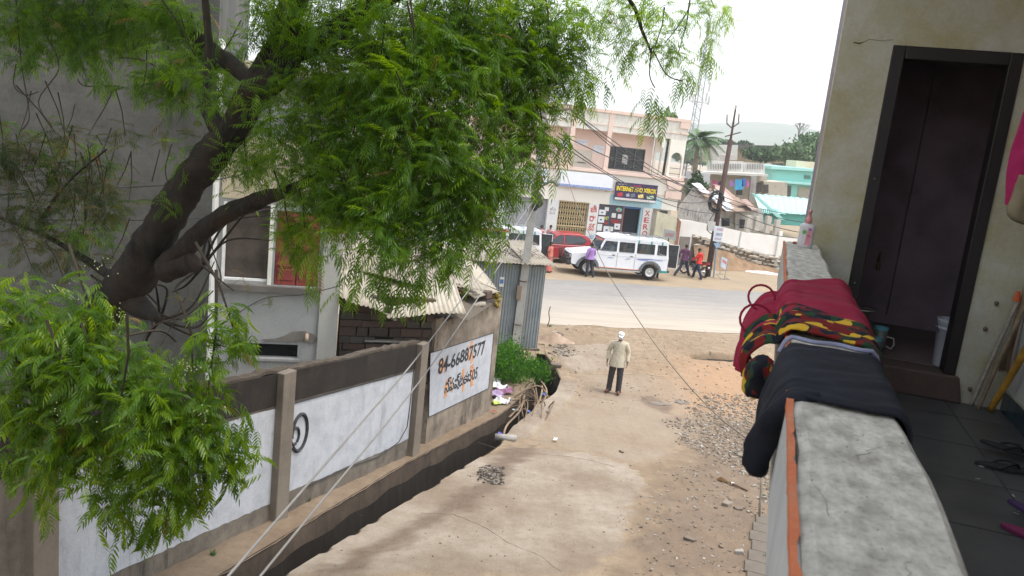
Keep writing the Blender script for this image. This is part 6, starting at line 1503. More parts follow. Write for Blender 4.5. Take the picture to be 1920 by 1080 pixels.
# ---- things on the floor and in the doorway
def bucket(label, loc, r, h, col, handle=True, band=None):
    t = thing('bucket', label, 'bucket', loc, BTH); m = plain(col, .45, var=.12)
    MB().lathe([(.001, 0), (r * .82, 0), (r * .84, .01), (r * .98, h * .86), (r * 1.03, h * .87), (r * 1.03, h * .97), (r * 1.07, h), (r * .98, h), (r * .80, .02)], 28).build('bucket_body', m, t, smooth=True)
    MB().lathe([(r * 1.04, h * .80), (r * 1.05, h * .83), (r * 1.04, h * .86)], 28).build('rim_band', m, t, smooth=True)
    if handle:
        MB().tube([(r * 1.06 * math.cos(a_), -.02 - r * .3 * math.sin(a_), h * .9 - r * .9 * math.sin(a_)) for a_ in [math.pi * k / 12 for k in range(13)]], .004, 5).build('wire_handle', dark_metal, t)
    if band: MB().lathe([(r * .9, h * .12), (r * .965, h * .55), (r * .966, h * .56)], 28).build('blue_label', plain(band, .5, var=.5, scale=30), t, smooth=True)
    return t
bucket('large white plastic bucket standing just inside the doorway on the right', bal(*bray(1777, 688, ZD0), ZD0 + .001), .115, .32, (.44, .45, .50))
bucket('small bucket with a blue label at the back of the dark room below a tap', bal(*bray(1722, 592, ZD0), ZD0 + .001), .105, .21, (.30, .34, .40), False, (.05, .1, .3))
tp = thing('wall_tap', 'old brass tap on the back wall above the small bucket', 'tap', bal(.88, S_W + 1.6, 5.62), BTH)
MB().tube([(0, .02, 0), (0, -.07, 0), (0, -.08, -.05)], .014, 8).build('tap_spout', plain((.25, .2, .12), .35, .8), tp); MB().tube([(0, -.04, 0), (0, -.04, .1)], .012, 8).build('tap_lever', plain((.25, .2, .12), .35, .8), tp)
pt = thing('water_pot', 'steel water pot with a wide shining rim beside the left door jamb', 'pot', bal(*bray(1606, 577, ZD0 + .32), ZD0 + .001), BTH)
MB().lathe([(.001, 0), (.10, 0), (.145, .06), (.15, .14), (.12, .22), (.085, .27), (.085, .30), (.001, .30)], 28).build('pot_body', plain((.22, .21, .19), .4, .7), pt, smooth=True)
MB().lathe([(.001, .315), (.11, .312), (.125, .32), (.125, .328), (.11, .322)], 28).build('lid', plain((.7, .7, .68), .2, .9), pt, smooth=True)
for i, (x, y, h, lab) in enumerate(((1645, 655, .165, 'tall steel mug with a pale blue rim on the door step'), (1634, 664, .12, 'short steel mug with a pale blue rim in front of the tall one'))):
    t = thing('mug', lab, 'mug', bal(*bray(x, y, ZD0), ZD0 + .001), BTH, 'mugs on the door step')
    MB().lathe([(.001, 0), (.040, 0), (.045, h - .02), (.04, h - .02), (.035, .01)], 20).build('mug_body', plain((.20, .24, .23), .4, .3), t, smooth=True)
    MB().lathe([(.046, h - .022), (.048, h - .0), (.043, h), (.041, h - .02)], 20).build('blue_rim', plain((.14, .42, .52), .4), t, smooth=True)
    if i == 0: MB().tube([(.045, 0, .05), (.09, 0, .045), (.10, 0, .0), (.085, -.0, -.03), (.05, 0, -.02)], .005, 6).build('mug_handle', plain((.5, .5, .42), .4), t).location = (0, 0, .05)
# sticks leaning in the corner
def stick(label, p0, p1, r, col, nm='stick'):
    o = MB().tube(smooth_pts([p0, (Vector(p0) + Vector(p1)) * .5 + Vector((U(-.01, .01), 0, U(-.01, .01))), p1], 6), [r * U(.9, 1.1) for _ in range(13)], 8).build(nm, plain(col, .7, var=.35, scale=14), None, smooth=True); return tag(o, label, 'stick', 'sticks leaning in the corner')
def floorpt(px, py, z=ZF):
    P = at_z(px, py, z); return P
f1, f2, f3 = floorpt(1821, 760, ZF + .012), floorpt(1834, 767, ZF + .012), floorpt(1857, 768, ZF + .018)
a_, b_ = bplane(1900, 575); top1 = bal(1.535, S_W - .05, 5.72)
stick('pale thin stick with an orange tip, leftmost of those leaning in the corner', f1, bal(1.50, S_W - .06, 5.66), .012, (.32, .27, .22))
stick('brown stick in the middle of those leaning in the corner', f2, bal(1.53, S_W - .14, 5.70), .013, (.20, .15, .10))
stick('thick yellow painted pole, rightmost of those leaning in the corner', f3, bal(1.535, S_W - .45, 5.62), .021, (.42, .22, .03))
tg_ = MB().lathe([(.001, 0), (.022, 0), (.012, .06), (.001, .06)], 8).build('orange_tip', plain((.55, .1, .03), .6), None); tg_.location = bal(1.49, S_W - .06, 5.66); tag(tg_, 'orange plastic tip stuck on the pale thin stick', 'plastic tip')
# coir broom behind the sticks
brm = thing('broom', 'brown broom standing upright behind the sticks in the corner', 'broom', (0, 0, 0))
mb = MB()
for i in range(46):
    q0 = bal(1.48 + U(-.05, .05), S_W - .10 + U(-.06, .06), ZF + .02 + rnd() * .05); q1 = bal(1.52 + U(-.015, .015), S_W - .05 + U(-.015, .015), 5.5); mb.tube([q0 + (q1 - q0) * .45, q1], .004, 3)
mb.build('bristles', plain((.16, .11, .07), .9, var=.4), brm); MB().tube([bal(1.52, S_W - .05, 5.48), bal(1.54, S_W - .04, 5.8)], .02, 8).build('broom_handle', plain((.24, .17, .1), .8), brm)
for (x, z) in ((1.40, 5.62), (1.37, 5.45), (1.36, 5.05)):
    o = MB().sphere((0, 0, 0), (.014, .012, .016), 7, 5).build('wall_plug', plain((.14, .10, .07), .8), ew); o.location = (x, -.01, z)
# slippers
def slipper(label, px, py, rot, sole, strap, tilt=0, lift=0, name='slipper'):
    P = at_z(px, py, ZF + .01); t = thing('slipper', label, 'slipper', (P.x, P.y, ZF + .002 + lift), rot, 'slippers on the balcony floor')
    n = 24; pts = []
    for i in range(n):
        a_ = 2 * math.pi * i / n; x = .13 * math.cos(a_); w_ = (.045 + .010 * math.cos(a_)) * math.sin(a_); pts.append((x, w_))
    mb = MB(); mb.add([(x, y, 0) for x, y in pts] + [(x, y, .016) for x, y in pts], [tuple(range(n - 1, -1, -1)), tuple(range(n, 2 * n))] + [(i, (i + 1) % n, (i + 1) % n + n, i + n) for i in range(n)])
    mb.build('sole', plain(sole, .7, var=.2), t, bevel=.003)
    mb = MB(); mb.tube(smooth_pts([(.075, 0, .012), (.05, .02, .04), (.0, .045, .03), (-.03, .05, .012)], 4), .007, 6); mb.tube(smooth_pts([(.075, 0, .012), (.05, -.02, .04), (.0, -.045, .03), (-.03, -.05, .012)], 4), .007, 6)
    mb.build('strap', plain(strap, .6), t, smooth=True); t.rotation_euler = (0, math.radians(tilt), math.radians(rot)); return t
slipper('black slipper resting on top of its pair near the right edge', 1886, 852, -25, (.025, .025, .028), (.02, .02, .02), 6, .03)
slipper('black slipper lying flat under its pair near the right edge', 1880, 876, -12, (.03, .03, .03), (.02, .02, .02))
slipper('purple slipper with a pink rim at the bottom right, tilted one', 1945, 978, -55, (.06, .03, .10), (.2, .03, .09), 5, .028)
slipper('purple slipper with a pink rim at the bottom right, flat one', 1942, 1008, -48, (.20, .025, .09), (.06, .03, .12))
for i, (px, py) in enumerate(((1833, 898), (1900, 930), (1840, 875), (1912, 958), (1905, 963), (1700, 712), (1708, 720))):
    P = at_z(px, py, ZF + .003); o = MB().hexa([(-.012, -.004, 0), (.012, -.003, 0), (.010, .005, 0), (-.01, .004, 0), (-.012, -.004, .002), (.012, -.003, .004), (.010, .005, .003), (-.01, .004, .002)]).build('paper_scrap', plain((.45, .44, .45), .8) if i < 5 else plain((.25, .06, .05), .8), None)
    o.location = P; o.rotation_euler = (0, 0, i * 1.3); tag(o, ['white paper scrap in the middle of the floor', 'paper scrap beside the black slippers', 'paper scrap behind the black slippers', 'shred near the purple slippers, right one', 'shred near the purple slippers, left one', 'red scrap at the foot of the door step, left one', 'red scrap at the foot of the door step, right one'][i], 'scrap', 'scraps on the balcony floor')
# pink cloth hanging at the right
M_pinkc = fabric_mat('pink_cloth', lambda t: t.ramp(t.noise(t.coord(), 9, 4), [(.3, (.33, .02, .09)), (.7, (.45, .035, .14))]))
c = at_y(1925, 240, 4.3)
def fnp(u, v):
    z = 7.10 - .86 * v; w_ = .05 + .10 * math.sin(min(v * 3.2, 1.57)) - .05 * v; a_ = u * 6.28
    x = w_ * math.cos(a_) * (1 + .15 * math.sin(v * 9 + 1)) ; y = .05 * math.sin(a_) * (1 + .3 * math.sin(v * 8 + a_ * 2)); return (x + .012 * math.sin(a_ * 5 + v * 4), y, z)
o = grid_mb(fnp, 40, 30).build('hanging_cloth', M_pinkc, None, smooth=True); P = at_y(1941, 240, 4.35); o.location = (P.x + .04, P.y, 0); o.rotation_euler = (0, math.radians(0), 0); tag(o, 'magenta pink cloth hanging at the right edge in front of the door', 'cloth')
mb = MB(); mb.tube(smooth_pts([at_y(1925, 330, 4.3), at_y(1912, 372, 4.3), at_y(1904, 398, 4.3), at_y(1930, 410, 4.3)], 5), [.04] * 16, 12)
o = mb.build('khaki_sleeve', fabric_mat('khaki_cotton', lambda t: t.ramp(t.noise(t.coord(), 9, 4), [(.3, (.20, .16, .10)), (.7, (.27, .22, .15))])), None, smooth=True); tag(o, 'khaki sleeve hanging below the pink cloth', 'garment')
ln = MB().tube([bal(1.555, 4.2, 7.25), bal(1.2, 3.6, 7.24), bal(.6, 2.4, 7.3)], .003, 4).build('washing_line', dark_metal, None); tag(ln, 'thin washing line strung above the balcony', 'washing line')

# ================================================================ THE NEEM TREE
def leaf_mesh_arrays(n_pairs, L, ll, lw, droop, seed, jit=.15):
    """one compound neem leaf along +x drooping towards -z; sickle leaflets in pairs"""
    rs = np.random.RandomState(seed); V = []; Q = []; T = []
    def mid(t): return np.array([L * (t - .12 * droop * t * t), 0, -L * droop * t * t * .6])
    for i in range(n_pairs * 2 + 1):
        term = i == n_pairs * 2; s = 0 if term else (1 if i % 2 else -1); t = 1.0 if term else .14 + .84 * (i // 2) / (n_pairs - .2)
        b = mid(t); tg = mid(min(1, t + .02)) - mid(t - .02); tg /= np.linalg.norm(tg)
        side = np.array([0, 1., 0]) * s; k = .62 + .5 * math.sin(math.pi * (t * .75 + .12)); ln = ll * k * (1 + jit * (rs.rand() - .5))
        a = math.radians(72 - 30 * t + 12 * (rs.rand() - .5)); d = tg * math.cos(a) + side * math.sin(a) if not term else tg
        dn = np.array([0, 0, -1.]) * (.18 + .25 * rs.rand()); d = d + dn; d /= np.linalg.norm(d)
        nrm = np.cross(d, np.array([0, 0, 1.])); nrm /= (np.linalg.norm(nrm) + 1e-9); w = nrm * (1 if s >= 0 else -1)
        cur = tg * .42 * ln - np.array([0, 0, .30 * ln])
        up = np.cross(d, w); o = len(V); f = lambda q: b + d * ln * q + cur * q * q
        h = lw * k * .5; tilt = up * h * .35 * (rs.rand() - .3)
        V += [f(0), f(.30) + w * h + tilt, f(.30) - w * h * .75 - tilt, f(.66) + w * h * .8 + tilt, f(.66) - w * h * .65 - tilt, f(1.0)]
        T += [(o, o + 1, o + 2), (o + 3, o + 5, o + 4)]; Q += [(o + 1, o + 3, o + 4, o + 2)]
    # rachis as a thin ribbon
    o = len(V); m = 4
    for i in range(m + 1):
        p = mid(i / m); V += [p + np.array([0, .0012, 0]), p - np.array([0, .0012, 0])]
    for i in range(m): Q.append((o + 2 * i, o + 2 * i + 1, o + 2 * i + 3, o + 2 * i + 2))
    return np.array(V, dtype=np.float32), np.array(Q), np.array(T)
LEAVES = [leaf_mesh_arrays(6, .21, .045, .0108, d_, s_) for s_, d_ in enumerate((.25, .6, .1, .45, .8, .3))]
LEAVES_N = [leaf_mesh_arrays(6, .19, .050, .0155, d_, s_ + 40) for s_, d_ in enumerate((.5, 1.0, .3, .8, 1.2, .6))]
LEAVES_S = [leaf_mesh_arrays(4, .26, .095, .034, d_, s_ + 20) for s_, d_ in enumerate((.5, .8, .4))]
rs = np.random.RandomState(11)
def rotmats(yaw, pitch, roll):
    cy, sy, cp, sp, cr, sr = np.cos(yaw), np.sin(yaw), np.cos(pitch), np.sin(pitch), np.cos(roll), np.sin(roll); z = np.zeros_like(cy); o = z + 1
    Rz = np.stack([np.stack([cy, -sy, z], -1), np.stack([sy, cy, z], -1), np.stack([z, z, o], -1)], -2)
    Ry = np.stack([np.stack([cp, z, -sp], -1), np.stack([z, o, z], -1), np.stack([sp, z, cp], -1)], -2)      # positive pitch lifts
    Rx = np.stack([np.stack([o, z, z], -1), np.stack([z, cr, -sr], -1), np.stack([z, sr, cr], -1)], -2)
    return Rz @ Ry @ Rx
def leaf_batch(P, yaw, pitch, roll, scale, tint, bank):
    Vs = []; Qs = []; Ts = []; A = []; b = 0; R_ = rotmats(yaw, pitch, roll); ch = rs.randint(0, len(bank), len(P))
    for c in range(len(bank)):
        m = ch == c
        if not m.any(): continue
        V, Q, T = bank[c]; W = np.einsum('nij,vj->nvi', R_[m], V) * scale[m][:, None, None] + P[m][:, None, :]; k = m.sum(); off = (np.arange(k) * len(V))[:, None, None] + b
        Vs.append(W.reshape(-1, 3)); Qs.append((Q[None] + off).reshape(-1, 4)); Ts.append((T[None] + off).reshape(-1, 3)); A.append(np.repeat(tint[m], len(V))); b += k * len(V)
    return np.concatenate(Vs), np.concatenate(Qs), np.concatenate(Ts), np.concatenate(A)
def leaf_material(name, dark, mid_, light, dead=(.20, .14, .04), trans=.52):
    t = NT(name); at = t.n('ShaderNodeAttribute', attribute_name='tint')
    c = t.ramp(at.outputs['Fac'], [(0, dark), (.5, mid_), (.86, light), (.965, light), (.985, dead)])
    t.l(c, t.b.inputs['Base Color']); t.b.inputs['Roughness'].default_value = .42; t.b.inputs['Specular IOR Level'].default_value = .35
    tr = t.n('ShaderNodeBsdfTranslucent'); h2 = t.n('ShaderNodeHueSaturation'); h2.inputs['Value'].default_value = 2.7; h2.inputs['Saturation'].default_value = 1.15; h2.inputs['Hue'].default_value = .472; t.l(c, h2.inputs['Color']); t.l(h2.outputs[0], tr.inputs[0])
    mx = t.n('ShaderNodeMixShader'); mx.inputs[0].default_value = trans; t.l(t.b.outputs[0], mx.inputs[1]); t.l(tr.outputs[0], mx.inputs[2]); t.l(mx.outputs[0], t.t.nodes['Material Output'].inputs[0]); return t.m
M_leaf = leaf_material('neem_leaf', (.026, .068, .007), (.058, .138, .010), (.115, .215, .014))
M_leaf_bright = leaf_material('neem_leaf_young', (.028, .072, .005), (.064, .140, .009), (.130, .215, .014))
M_leaf_dry = leaf_material('neem_leaf_yellowing', (.022, .045, .012), (.045, .068, .018), (.10, .09, .03), (.20, .10, .04))
M_bark = (lambda t: (lambda v, vs: (t.bump(t.noise(vs, 7, 8, .75), 1.0, .05), t.fin(t.mix(t.ramp(t.noise(v, 5, 5), [(.45, 0), (.7, 1)]), t.ramp(t.noise(vs, 6, 7, .7), [(.35, (.012, .010, .009)), (.65, (.040, .033, .027))]), (.048, .030, .020)), .95))[1])(t.coord(), t.coord((1, 1, .35))))(NT('neem_bark'))
M_twig = plain((.045, .034, .024), .85, var=.3)
neem = thing('neem_tree', 'large neem tree leaning out over the compound wall, its crown filling the upper left', 'tree', (-5.3, 8.2, .9)); N0 = Vector((-5.3, 8.2, .9))
def nt_obj(o): o.location = -N0; return o
def knobbly(pts, rr, n=14, k=6, seed=0, amp=.10):
    sp = smooth_pts(pts, k); m = len(sp); rad = []
    for i in range(m):
        f = i / (m - 1) * (len(rr) - 1); j = min(int(f), len(rr) - 2); rad.append((rr[j] * (1 - (f - j)) + rr[j + 1] * (f - j)))
    mb = MB(); mb.tube(sp, rad, n); 
    vs = []
    for i, v in enumerate(mb.v):
        c = sp[i // n]; d = Vector(v) - c; q = 1 + amp * (mnoise.noise(Vector(v) * 3 + Vector((seed, 0, 0))) + .7 * mnoise.noise(Vector(v) * 8) + .5 * mnoise.noise(Vector(v) * 22)); vs.append(tuple(c + d * q))
    mb.v = vs; return mb
T = lambda x, y, Y: at_y(x, y, Y)
nt_obj(knobbly([Vector((-5.3, 8.2, .7)), Vector((-4.9, 8.1, 2.4)), T(175, 610, 7.9), T(250, 520, 7.6), T(300, 430, 7.4), T(345, 355, 7.3), T(395, 295, 7.2), T(440, 235, 7.1), T(478, 165, 7.1), T(520, 85, 7.0), T(560, -10, 7.0), T(600, -150, 7)],
               [.27, .23, .20, .195, .175, .155, .145, .135, .115, .10, .085, .07], n=30, k=14, amp=.20).build('trunk', M_bark, neem, smooth=True))
def limb(pts, rr, name='branch', m=None, n=16, k=9, seed=1, amp=.2): return nt_obj(knobbly([Vector(p) for p in pts], rr, n, k, seed, amp).build(name, m or M_bark, neem, smooth=True))
limb([T(312, 500, 7.4), T(350, 462, 7.3), T(390, 425, 7.2), T(430, 398, 7.1), T(478, 378, 7.0), T(505, 368, 6.95), T(560, 350, 6.8), T(660, 300, 6.6), T(760, 250, 6.5)], [.11, .095, .085, .08, .082, .065, .045, .035, .03])
limb([T(310, 505, 7.4), T(345, 498, 7.25), T(362, 492, 7.2)], [.12, .075, .085]); limb([T(315, 395, 7.4), T(298, 388, 7.35)], [.1, .075]); limb([T(250, 570, 7.6), T(285, 590, 7.4), T(295, 600, 7.3)], [.13, .06, .03])
limb([T(425, 255, 7.1), T(400, 225, 7.1), T(385, 190, 7.2), T(392, 100, 7.3), T(385, 0, 7.4)], [.10, .075, .05, .035, .03])
limb([T(470, 175, 7.0), T(530, 130, 6.9), T(545, 80, 6.8), T(540, 20, 6.8), T(600, -80, 6.8)], [.12, .12, .10, .09, .07])
limb([T(520, 120, 6.9), T(620, 60, 6.8), T(720, 0, 6.8), T(860, -60, 6.9), T(1050, -80, 7.2), T(1220, -40, 7.5)], [.10, .08, .07, .05, .04, .025])
limb([T(560, 60, 6.9), T(690, 90, 6.7), T(800, 140, 6.6), T(900, 180, 6.6), T(960, 215, 6.6)], [.07, .05, .035, .025, .012])
limb([T(1100, -70, 7.3), T(1180, 0, 7.4), T(1205, 60, 7.4), T(1222, 100, 7.4)], [.03, .018, .014, .008], m=M_twig)
limb([T(-60, 700, 6.5), T(-40, 660, 5.2), T(0, 640, 4.2), T(60, 660, 3.8), T(150, 730, 3.6)], [.06, .05, .035, .02, .01])
limb([T(240, 540, 7.6), T(150, 480, 8.2), T(80, 440, 8.6), T(-20, 400, 9)], [.06, .035, .02, .012]); limb([T(70, 420, 8.5), T(130, 340, 8.4), T(200, 280, 8.3)], [.018, .012, .008])
limb([T(480, 160, 7.1), T(350, 60, 8), T(200, 0, 8.5), T(50, -60, 8.8)], [.08, .06, .045, .03])
# vines and loose hanging shoots
for pts in ([T(30, 0, 8), T(40, 120, 8), T(52, 190, 8), T(54, 225, 8), T(40, 245, 8)], [T(95, 80, 8), T(110, 130, 8), T(72, 190, 8), T(98, 238, 8)], [T(30, 120, 8), T(26, 160, 8), T(48, 178, 8), T(72, 172, 8)], [T(140, 130, 8), T(152, 158, 8), T(182, 162, 8)],
            [T(218, 108, 7.8), T(265, 112, 7.8), T(302, 130, 7.6)], [T(385, 40, 7.2), T(392, 140, 7.2), T(398, 220, 7.1)], [T(300, 280, 7.2), T(285, 340, 7.2)], [T(322, 270, 7.2), T(310, 320, 7.2), T(322, 360, 7.2)], [T(400, 150, 7), T(440, 230, 7), T(432, 260, 7)],
            [T(395, 445, 6.9), T(402, 480, 6.9), T(415, 520, 6.9), T(405, 545, 6.9)], [T(352, 480, 7), T(385, 492, 7), T(405, 520, 7)], [T(1028, 90, 7), T(1096, 115, 7.1), T(1095, 160, 7.2), T(1112, 160, 7.2)], [T(1222, 90, 7.4), T(1218, 140, 7.4), T(1228, 165, 7.4)],
            [T(1225, 95, 7.4), T(1250, 140, 7.4), T(1280, 152, 7.4)], [T(880, 200, 6.5), T(925, 235, 6.4), T(940, 270, 6.4), T(945, 320, 6.3)], [T(900, 310, 6.3), T(945, 360, 6.3), T(965, 400, 6.3)], [T(330, 640, 3.6), T(300, 620, 3.5), T(235, 630, 3.4)], [T(400, 545, 6.8), T(352, 590, 6.6), T(290, 610, 6.2), T(262, 650, 6)]):
    nt_obj(MB().tube(smooth_pts(pts, 5), [.0055] * ((len(pts) - 1) * 5 + 1), 5).build('hanging_shoot', M_twig, neem, smooth=True))
# bare dark branches behind, towards the house
for s0_, n_ in (((230, 560, 8.2), 9), ((300, 600, 8.6), 7), ((380, 500, 9.0), 8)):
    for i in range(n_):
        p0 = T(*s0_); p1 = T(s0_[0] + U(-70, 130), s0_[1] + U(-110, 60), s0_[2] + U(-.6, .6)); pm2 = (p0 + p1) / 2 + Vector((U(-.2, .2), 0, U(-.2, .2)))
        nt_obj(MB().tube(smooth_pts([p0, pm2, p1], 5), [.020 - .0014 * k for k in range(11)], 5).build('bare_twig', M_bark, neem, smooth=True))

def clump_points(px, py, Y, rx, ry, dens, dy=None, rr=.25):
    """rosette centres filling a blob that spans rx, ry pixels at distance Y"""
    s = Y / 1475; A = math.pi * rx * ry; n = max(1, int(dens * A / (math.pi * (rr / s) ** 2)))
    u = rs.normal(size=(n, 3)); u /= np.linalg.norm(u, axis=1)[:, None] + 1e-9; r_ = rs.rand(n) ** (1 / 2.4); u *= r_[:, None]
    dy = dy or max(rx, ry) * s * .75; c = np.array(T(px, py, Y))
    return c + np.stack([u[:, 0] * rx * s, u[:, 1] * dy, u[:, 2] * ry * s], -1)
TW = MB(); TWn = [0]
def rosettes(C, per=9, sc_=1.0, droop=(-50, 40), bank=LEAVES, tb=.5, tspread=.28, spread=.05, twig=.35):
    n = len(C); base = rs.rand(n) * 6.28; P = []; yaw = []; pit = []; tint = []
    ct = tb + (rs.rand(n) - .5) * .5
    for k in range(per):
        P.append(C + rs.normal(size=(n, 3)) * spread); yaw.append(base + k * 2.4 + rs.rand(n) * .8); pit.append(np.radians(droop[0] + (droop[1] - droop[0]) * rs.rand(n))); tint.append(ct + (rs.rand(n) - .5) * tspread * 2)
    P = np.concatenate(P); yaw = np.concatenate(yaw); pit = np.concatenate(pit); tint = np.clip(np.concatenate(tint), 0, .95); dead = rs.rand(len(tint)) < .006; tint[dead] = 1.0
    for i in range(n):
        if rs.rand() < twig:
            c = Vector(C[i]); d = Vector((rs.normal() * .15, rs.normal() * .1, .28 + .3 * rs.rand())); TW.tube([c, c + d * .5 + Vector((.02, 0, .01)), c + d], [.004, .006, .008], 4, False)
    return P, yaw, pit, (rs.rand(len(P)) - .5) * .9, sc_ * (.75 + .5 * rs.rand(len(P))), tint
def hang(px, py0, py1, Y, n=10, wx=14):
    """leaves along a drooping shoot from py0 down to py1"""
    k = rs.rand(n); return np.array([np.array(T(px + wx * (rs.rand() - .5), py0 + (py1 - py0) * q, Y + .2 * (rs.rand() - .5))) for q in k])
batches = {'leaves': [], 'young_leaves': [], 'yellowing_leaves': []}
def put(key, C, **kw): batches[key].append(rosettes(C, **kw))
MID = [(700, 60, 6.9, 230, 100, 4.2), (640, 190, 6.8, 150, 110, 3.6), (800, 170, 6.5, 170, 130, 4.6), (830, 310, 6.3, 150, 100, 4.6), (690, 320, 6.5, 140, 90, 4.2), (420, 170, 6.3, 55, 42, 1.3), (480, 225, 6.3, 45, 35, 1.3), (360, 110, 6.5, 60, 40, 1.2), (330, 420, 6.6, 40, 26, .5), (430, 290, 6.4, 30, 30, .8), (330, 290, 7.1, 30, 45, .7), (520, 60, 6.8, 60, 50, 1.6), (900, 80, 6.8, 150, 110, 4.6), (1010, 60, 7.0, 105, 85, 4.2), (1000, 150, 6.9, 80, 60, 4.0),
       (970, 215, 6.8, 60, 45, 3.6), (790, 420, 6.1, 105, 75, 4.6), (700, 430, 6.3, 110, 70, 4.0), (610, 420, 6.6, 85, 70, 3.6), (560, 300, 6.9, 90, 60, 3.0), (730, 490, 5.9, 60, 48, 3.6), (810, 500, 5.9, 55, 45, 3.6), (880, 400, 6.2, 75, 55, 4.0), (930, 340, 6.3, 50, 38, 3.2), (900, 460, 6.0, 25, 25, 2.5),
       (1000, 265, 6.7, 42, 42, 4.0), (975, 260, 6.7, 25, 28, 3.0), (560, 470, 6.6, 45, 40, 2.6), (470, 250, 7.3, 60, 60, 2.2), (450, 340, 7.0, 42, 35, 2.6), (560, 150, 7.2, 70, 55, 2.4), (940, 410, 6.2, 22, 18, 2), (590, 520, 6.4, 16, 18, 2.5), (1060, 120, 7.1, 45, 40, 2.6)]
for q in MID: put('leaves', clump_points(q[0], q[1] - (34 if q[1] > 400 else 12 if q[1] > 300 else 0), *q[2:5], q[5] * 7.0), tb=.55, twig=.05, sc_=.82)
for q in [(1210, 20, 7.5, 85, 38, 2.6), (1170, 60, 7.5, 40, 45, 2.0), (1245, 75, 7.5, 40, 38, 2.6), (1270, 110, 7.6, 30, 26, 2.8), (1190, 95, 7.4, 26, 20, 1.8), (1320, 20, 7.8, 42, 35, 2.4), (1325, 70, 7.8, 20, 30, 1.8), (1350, 40, 7.8, 14, 30, 1.4), (1120, 20, 7.3, 55, 35, 2.4)]:
    put('leaves', clump_points(*q[:5], q[5] * 5.6), tb=.72, twig=.12, sc_=.75, per=8)
for q in [(90, 40, 8.3, 110, 65, 3.2), (200, 40, 8.3, 90, 85, 3.2), (300, 30, 8.0, 90, 60, 2.8), (380, 90, 7.8, 75, 80, 2.6), (330, 150, 7.8, 60, 45, 2.4), (30, 80, 8.5, 50, 40, 2.4), (160, 105, 8.0, 40, 30, 2.6), (420, 170, 7.7, 55, 45, 2.0), (300, 175, 7.8, 45, 28, 1.8)]:
    put('leaves', clump_points(*q[:5], q[5] * 4.5), tb=.4, twig=.15)
for q in [(120, 310, 8.6, 110, 75, 2.2), (60, 400, 8.4, 80, 60, 1.8), (180, 380, 8.3, 65, 60, 2.2), (230, 250, 8.2, 40, 30, .9), (120, 480, 8.0, 90, 40, 1.4), (20, 300, 8.6, 40, 60, 1.4), (350, 240, 7.6, 40, 30, 1.0), (205, 490, 7.9, 30, 20, 1.0)]:
    put('yellowing_leaves', clump_points(*q[:5], q[5] * 4.2), tb=.5, per=7, tspread=.4)
for q in [(120, 300, 8.8, 100, 70, 1.0), (150, 420, 8.4, 100, 60, 1.2), (60, 240, 8.6, 70, 25, .5)]: put('leaves', clump_points(*q[:5], q[5] * 3.5), tb=.4, per=7)
# reddish dry tips near the sill, small bush shoots before the house wall
for q in [(300, 620, 7.6, 50, 40, .5), (440, 540, 8.2, 50, 30, .7), (500, 575, 8.2, 20, 16, .8), (380, 560, 8.4, 50, 40, .4)]: put('yellowing_leaves', clump_points(*q), tb=.7, per=4, sc_=.7)
# drooping shoot tips round the outline
for (px, a_, b_, Y, n_) in ((655, 500, 565, 5.9, 4), (740, 530, 590, 5.8, 5), (700, 520, 560, 5.8, 4), (790, 520, 575, 5.8, 5), (845, 500, 545, 5.9, 4), (880, 480, 520, 5.9, 3), (1020, 280, 320, 6.6, 3), (1040, 250, 290, 6.7, 3), (955, 300, 345, 6.3, 4), (930, 420, 450, 6.2, 3), (600, 490, 545, 6.4, 4), (560, 490, 520, 6.5, 3),
                             (1095, 150, 195, 7.2, 4), (1125, 120, 150, 7.2, 3), (1226, 160, 200, 7.5, 4), (1222, 200, 225, 7.5, 2), (1330, 90, 130, 7.8, 3), (1290, 120, 140, 7.6, 3), (1175, 105, 130, 7.4, 3), (1085, 130, 165, 7.2, 2), (985, 300, 320, 6.7, 2), (200, 130, 150, 8, 3), (260, 120, 140, 8, 3)):
    dz_ = 32 if a_ > 470 and px > 500 else 0; put('leaves', hang(px, a_ - dz_, b_ - dz_, Y, n_), per=4, droop=(-80, -25), tb=.5, twig=0)
# near bright mass at the lower left
NEAR = [(110, 620, 3.5, 120, 75, 3.8), (60, 740, 3.5, 90, 90, 3.8), (200, 700, 3.4, 120, 90, 3.6), (150, 830, 3.4, 120, 75, 3.8), (300, 790, 3.3, 120, 80, 4.0), (380, 830, 3.3, 75, 60, 4.0), (290, 890, 3.3, 100, 55, 3.6), (230, 930, 3.3, 60, 35, 3.0), (340, 700, 3.4, 60, 40, 2.0), (410, 620, 3.4, 50, 32, 3.0), (400, 660, 3.4, 45, 30, 2.4), (440, 640, 3.4, 22, 25, 2.0), (40, 560, 3.6, 60, 35, 3.0), (390, 590, 3.4, 30, 18, 2.0), (50, 850, 3.5, 60, 40, 2.6)]
for q in NEAR: put('young_leaves', clump_points(*q[:5], q[5] * 9.0, rr=.2), tb=.48, per=8, sc_=.54, twig=.04)
for (px, a_, b_, Y, n_) in ((250, 950, 985, 3.3, 3), (285, 960, 1000, 3.3, 3), (310, 950, 985, 3.3, 3), (200, 930, 960, 3.3, 2), (390, 880, 905, 3.3, 3), (430, 850, 880, 3.3, 3), (350, 920, 950, 3.3, 3), (80, 880, 960, 3.4, 4), (30, 860, 900, 3.5, 2), (465, 770, 800, 3.3, 2), (440, 590, 615, 3.4, 2), (340, 890, 930, 3.3, 2)):
    put('young_leaves', hang(px, a_, b_, Y, n_, 20), per=5, droop=(-85, -35), tb=.5, sc_=.56, twig=0, spread=.03)
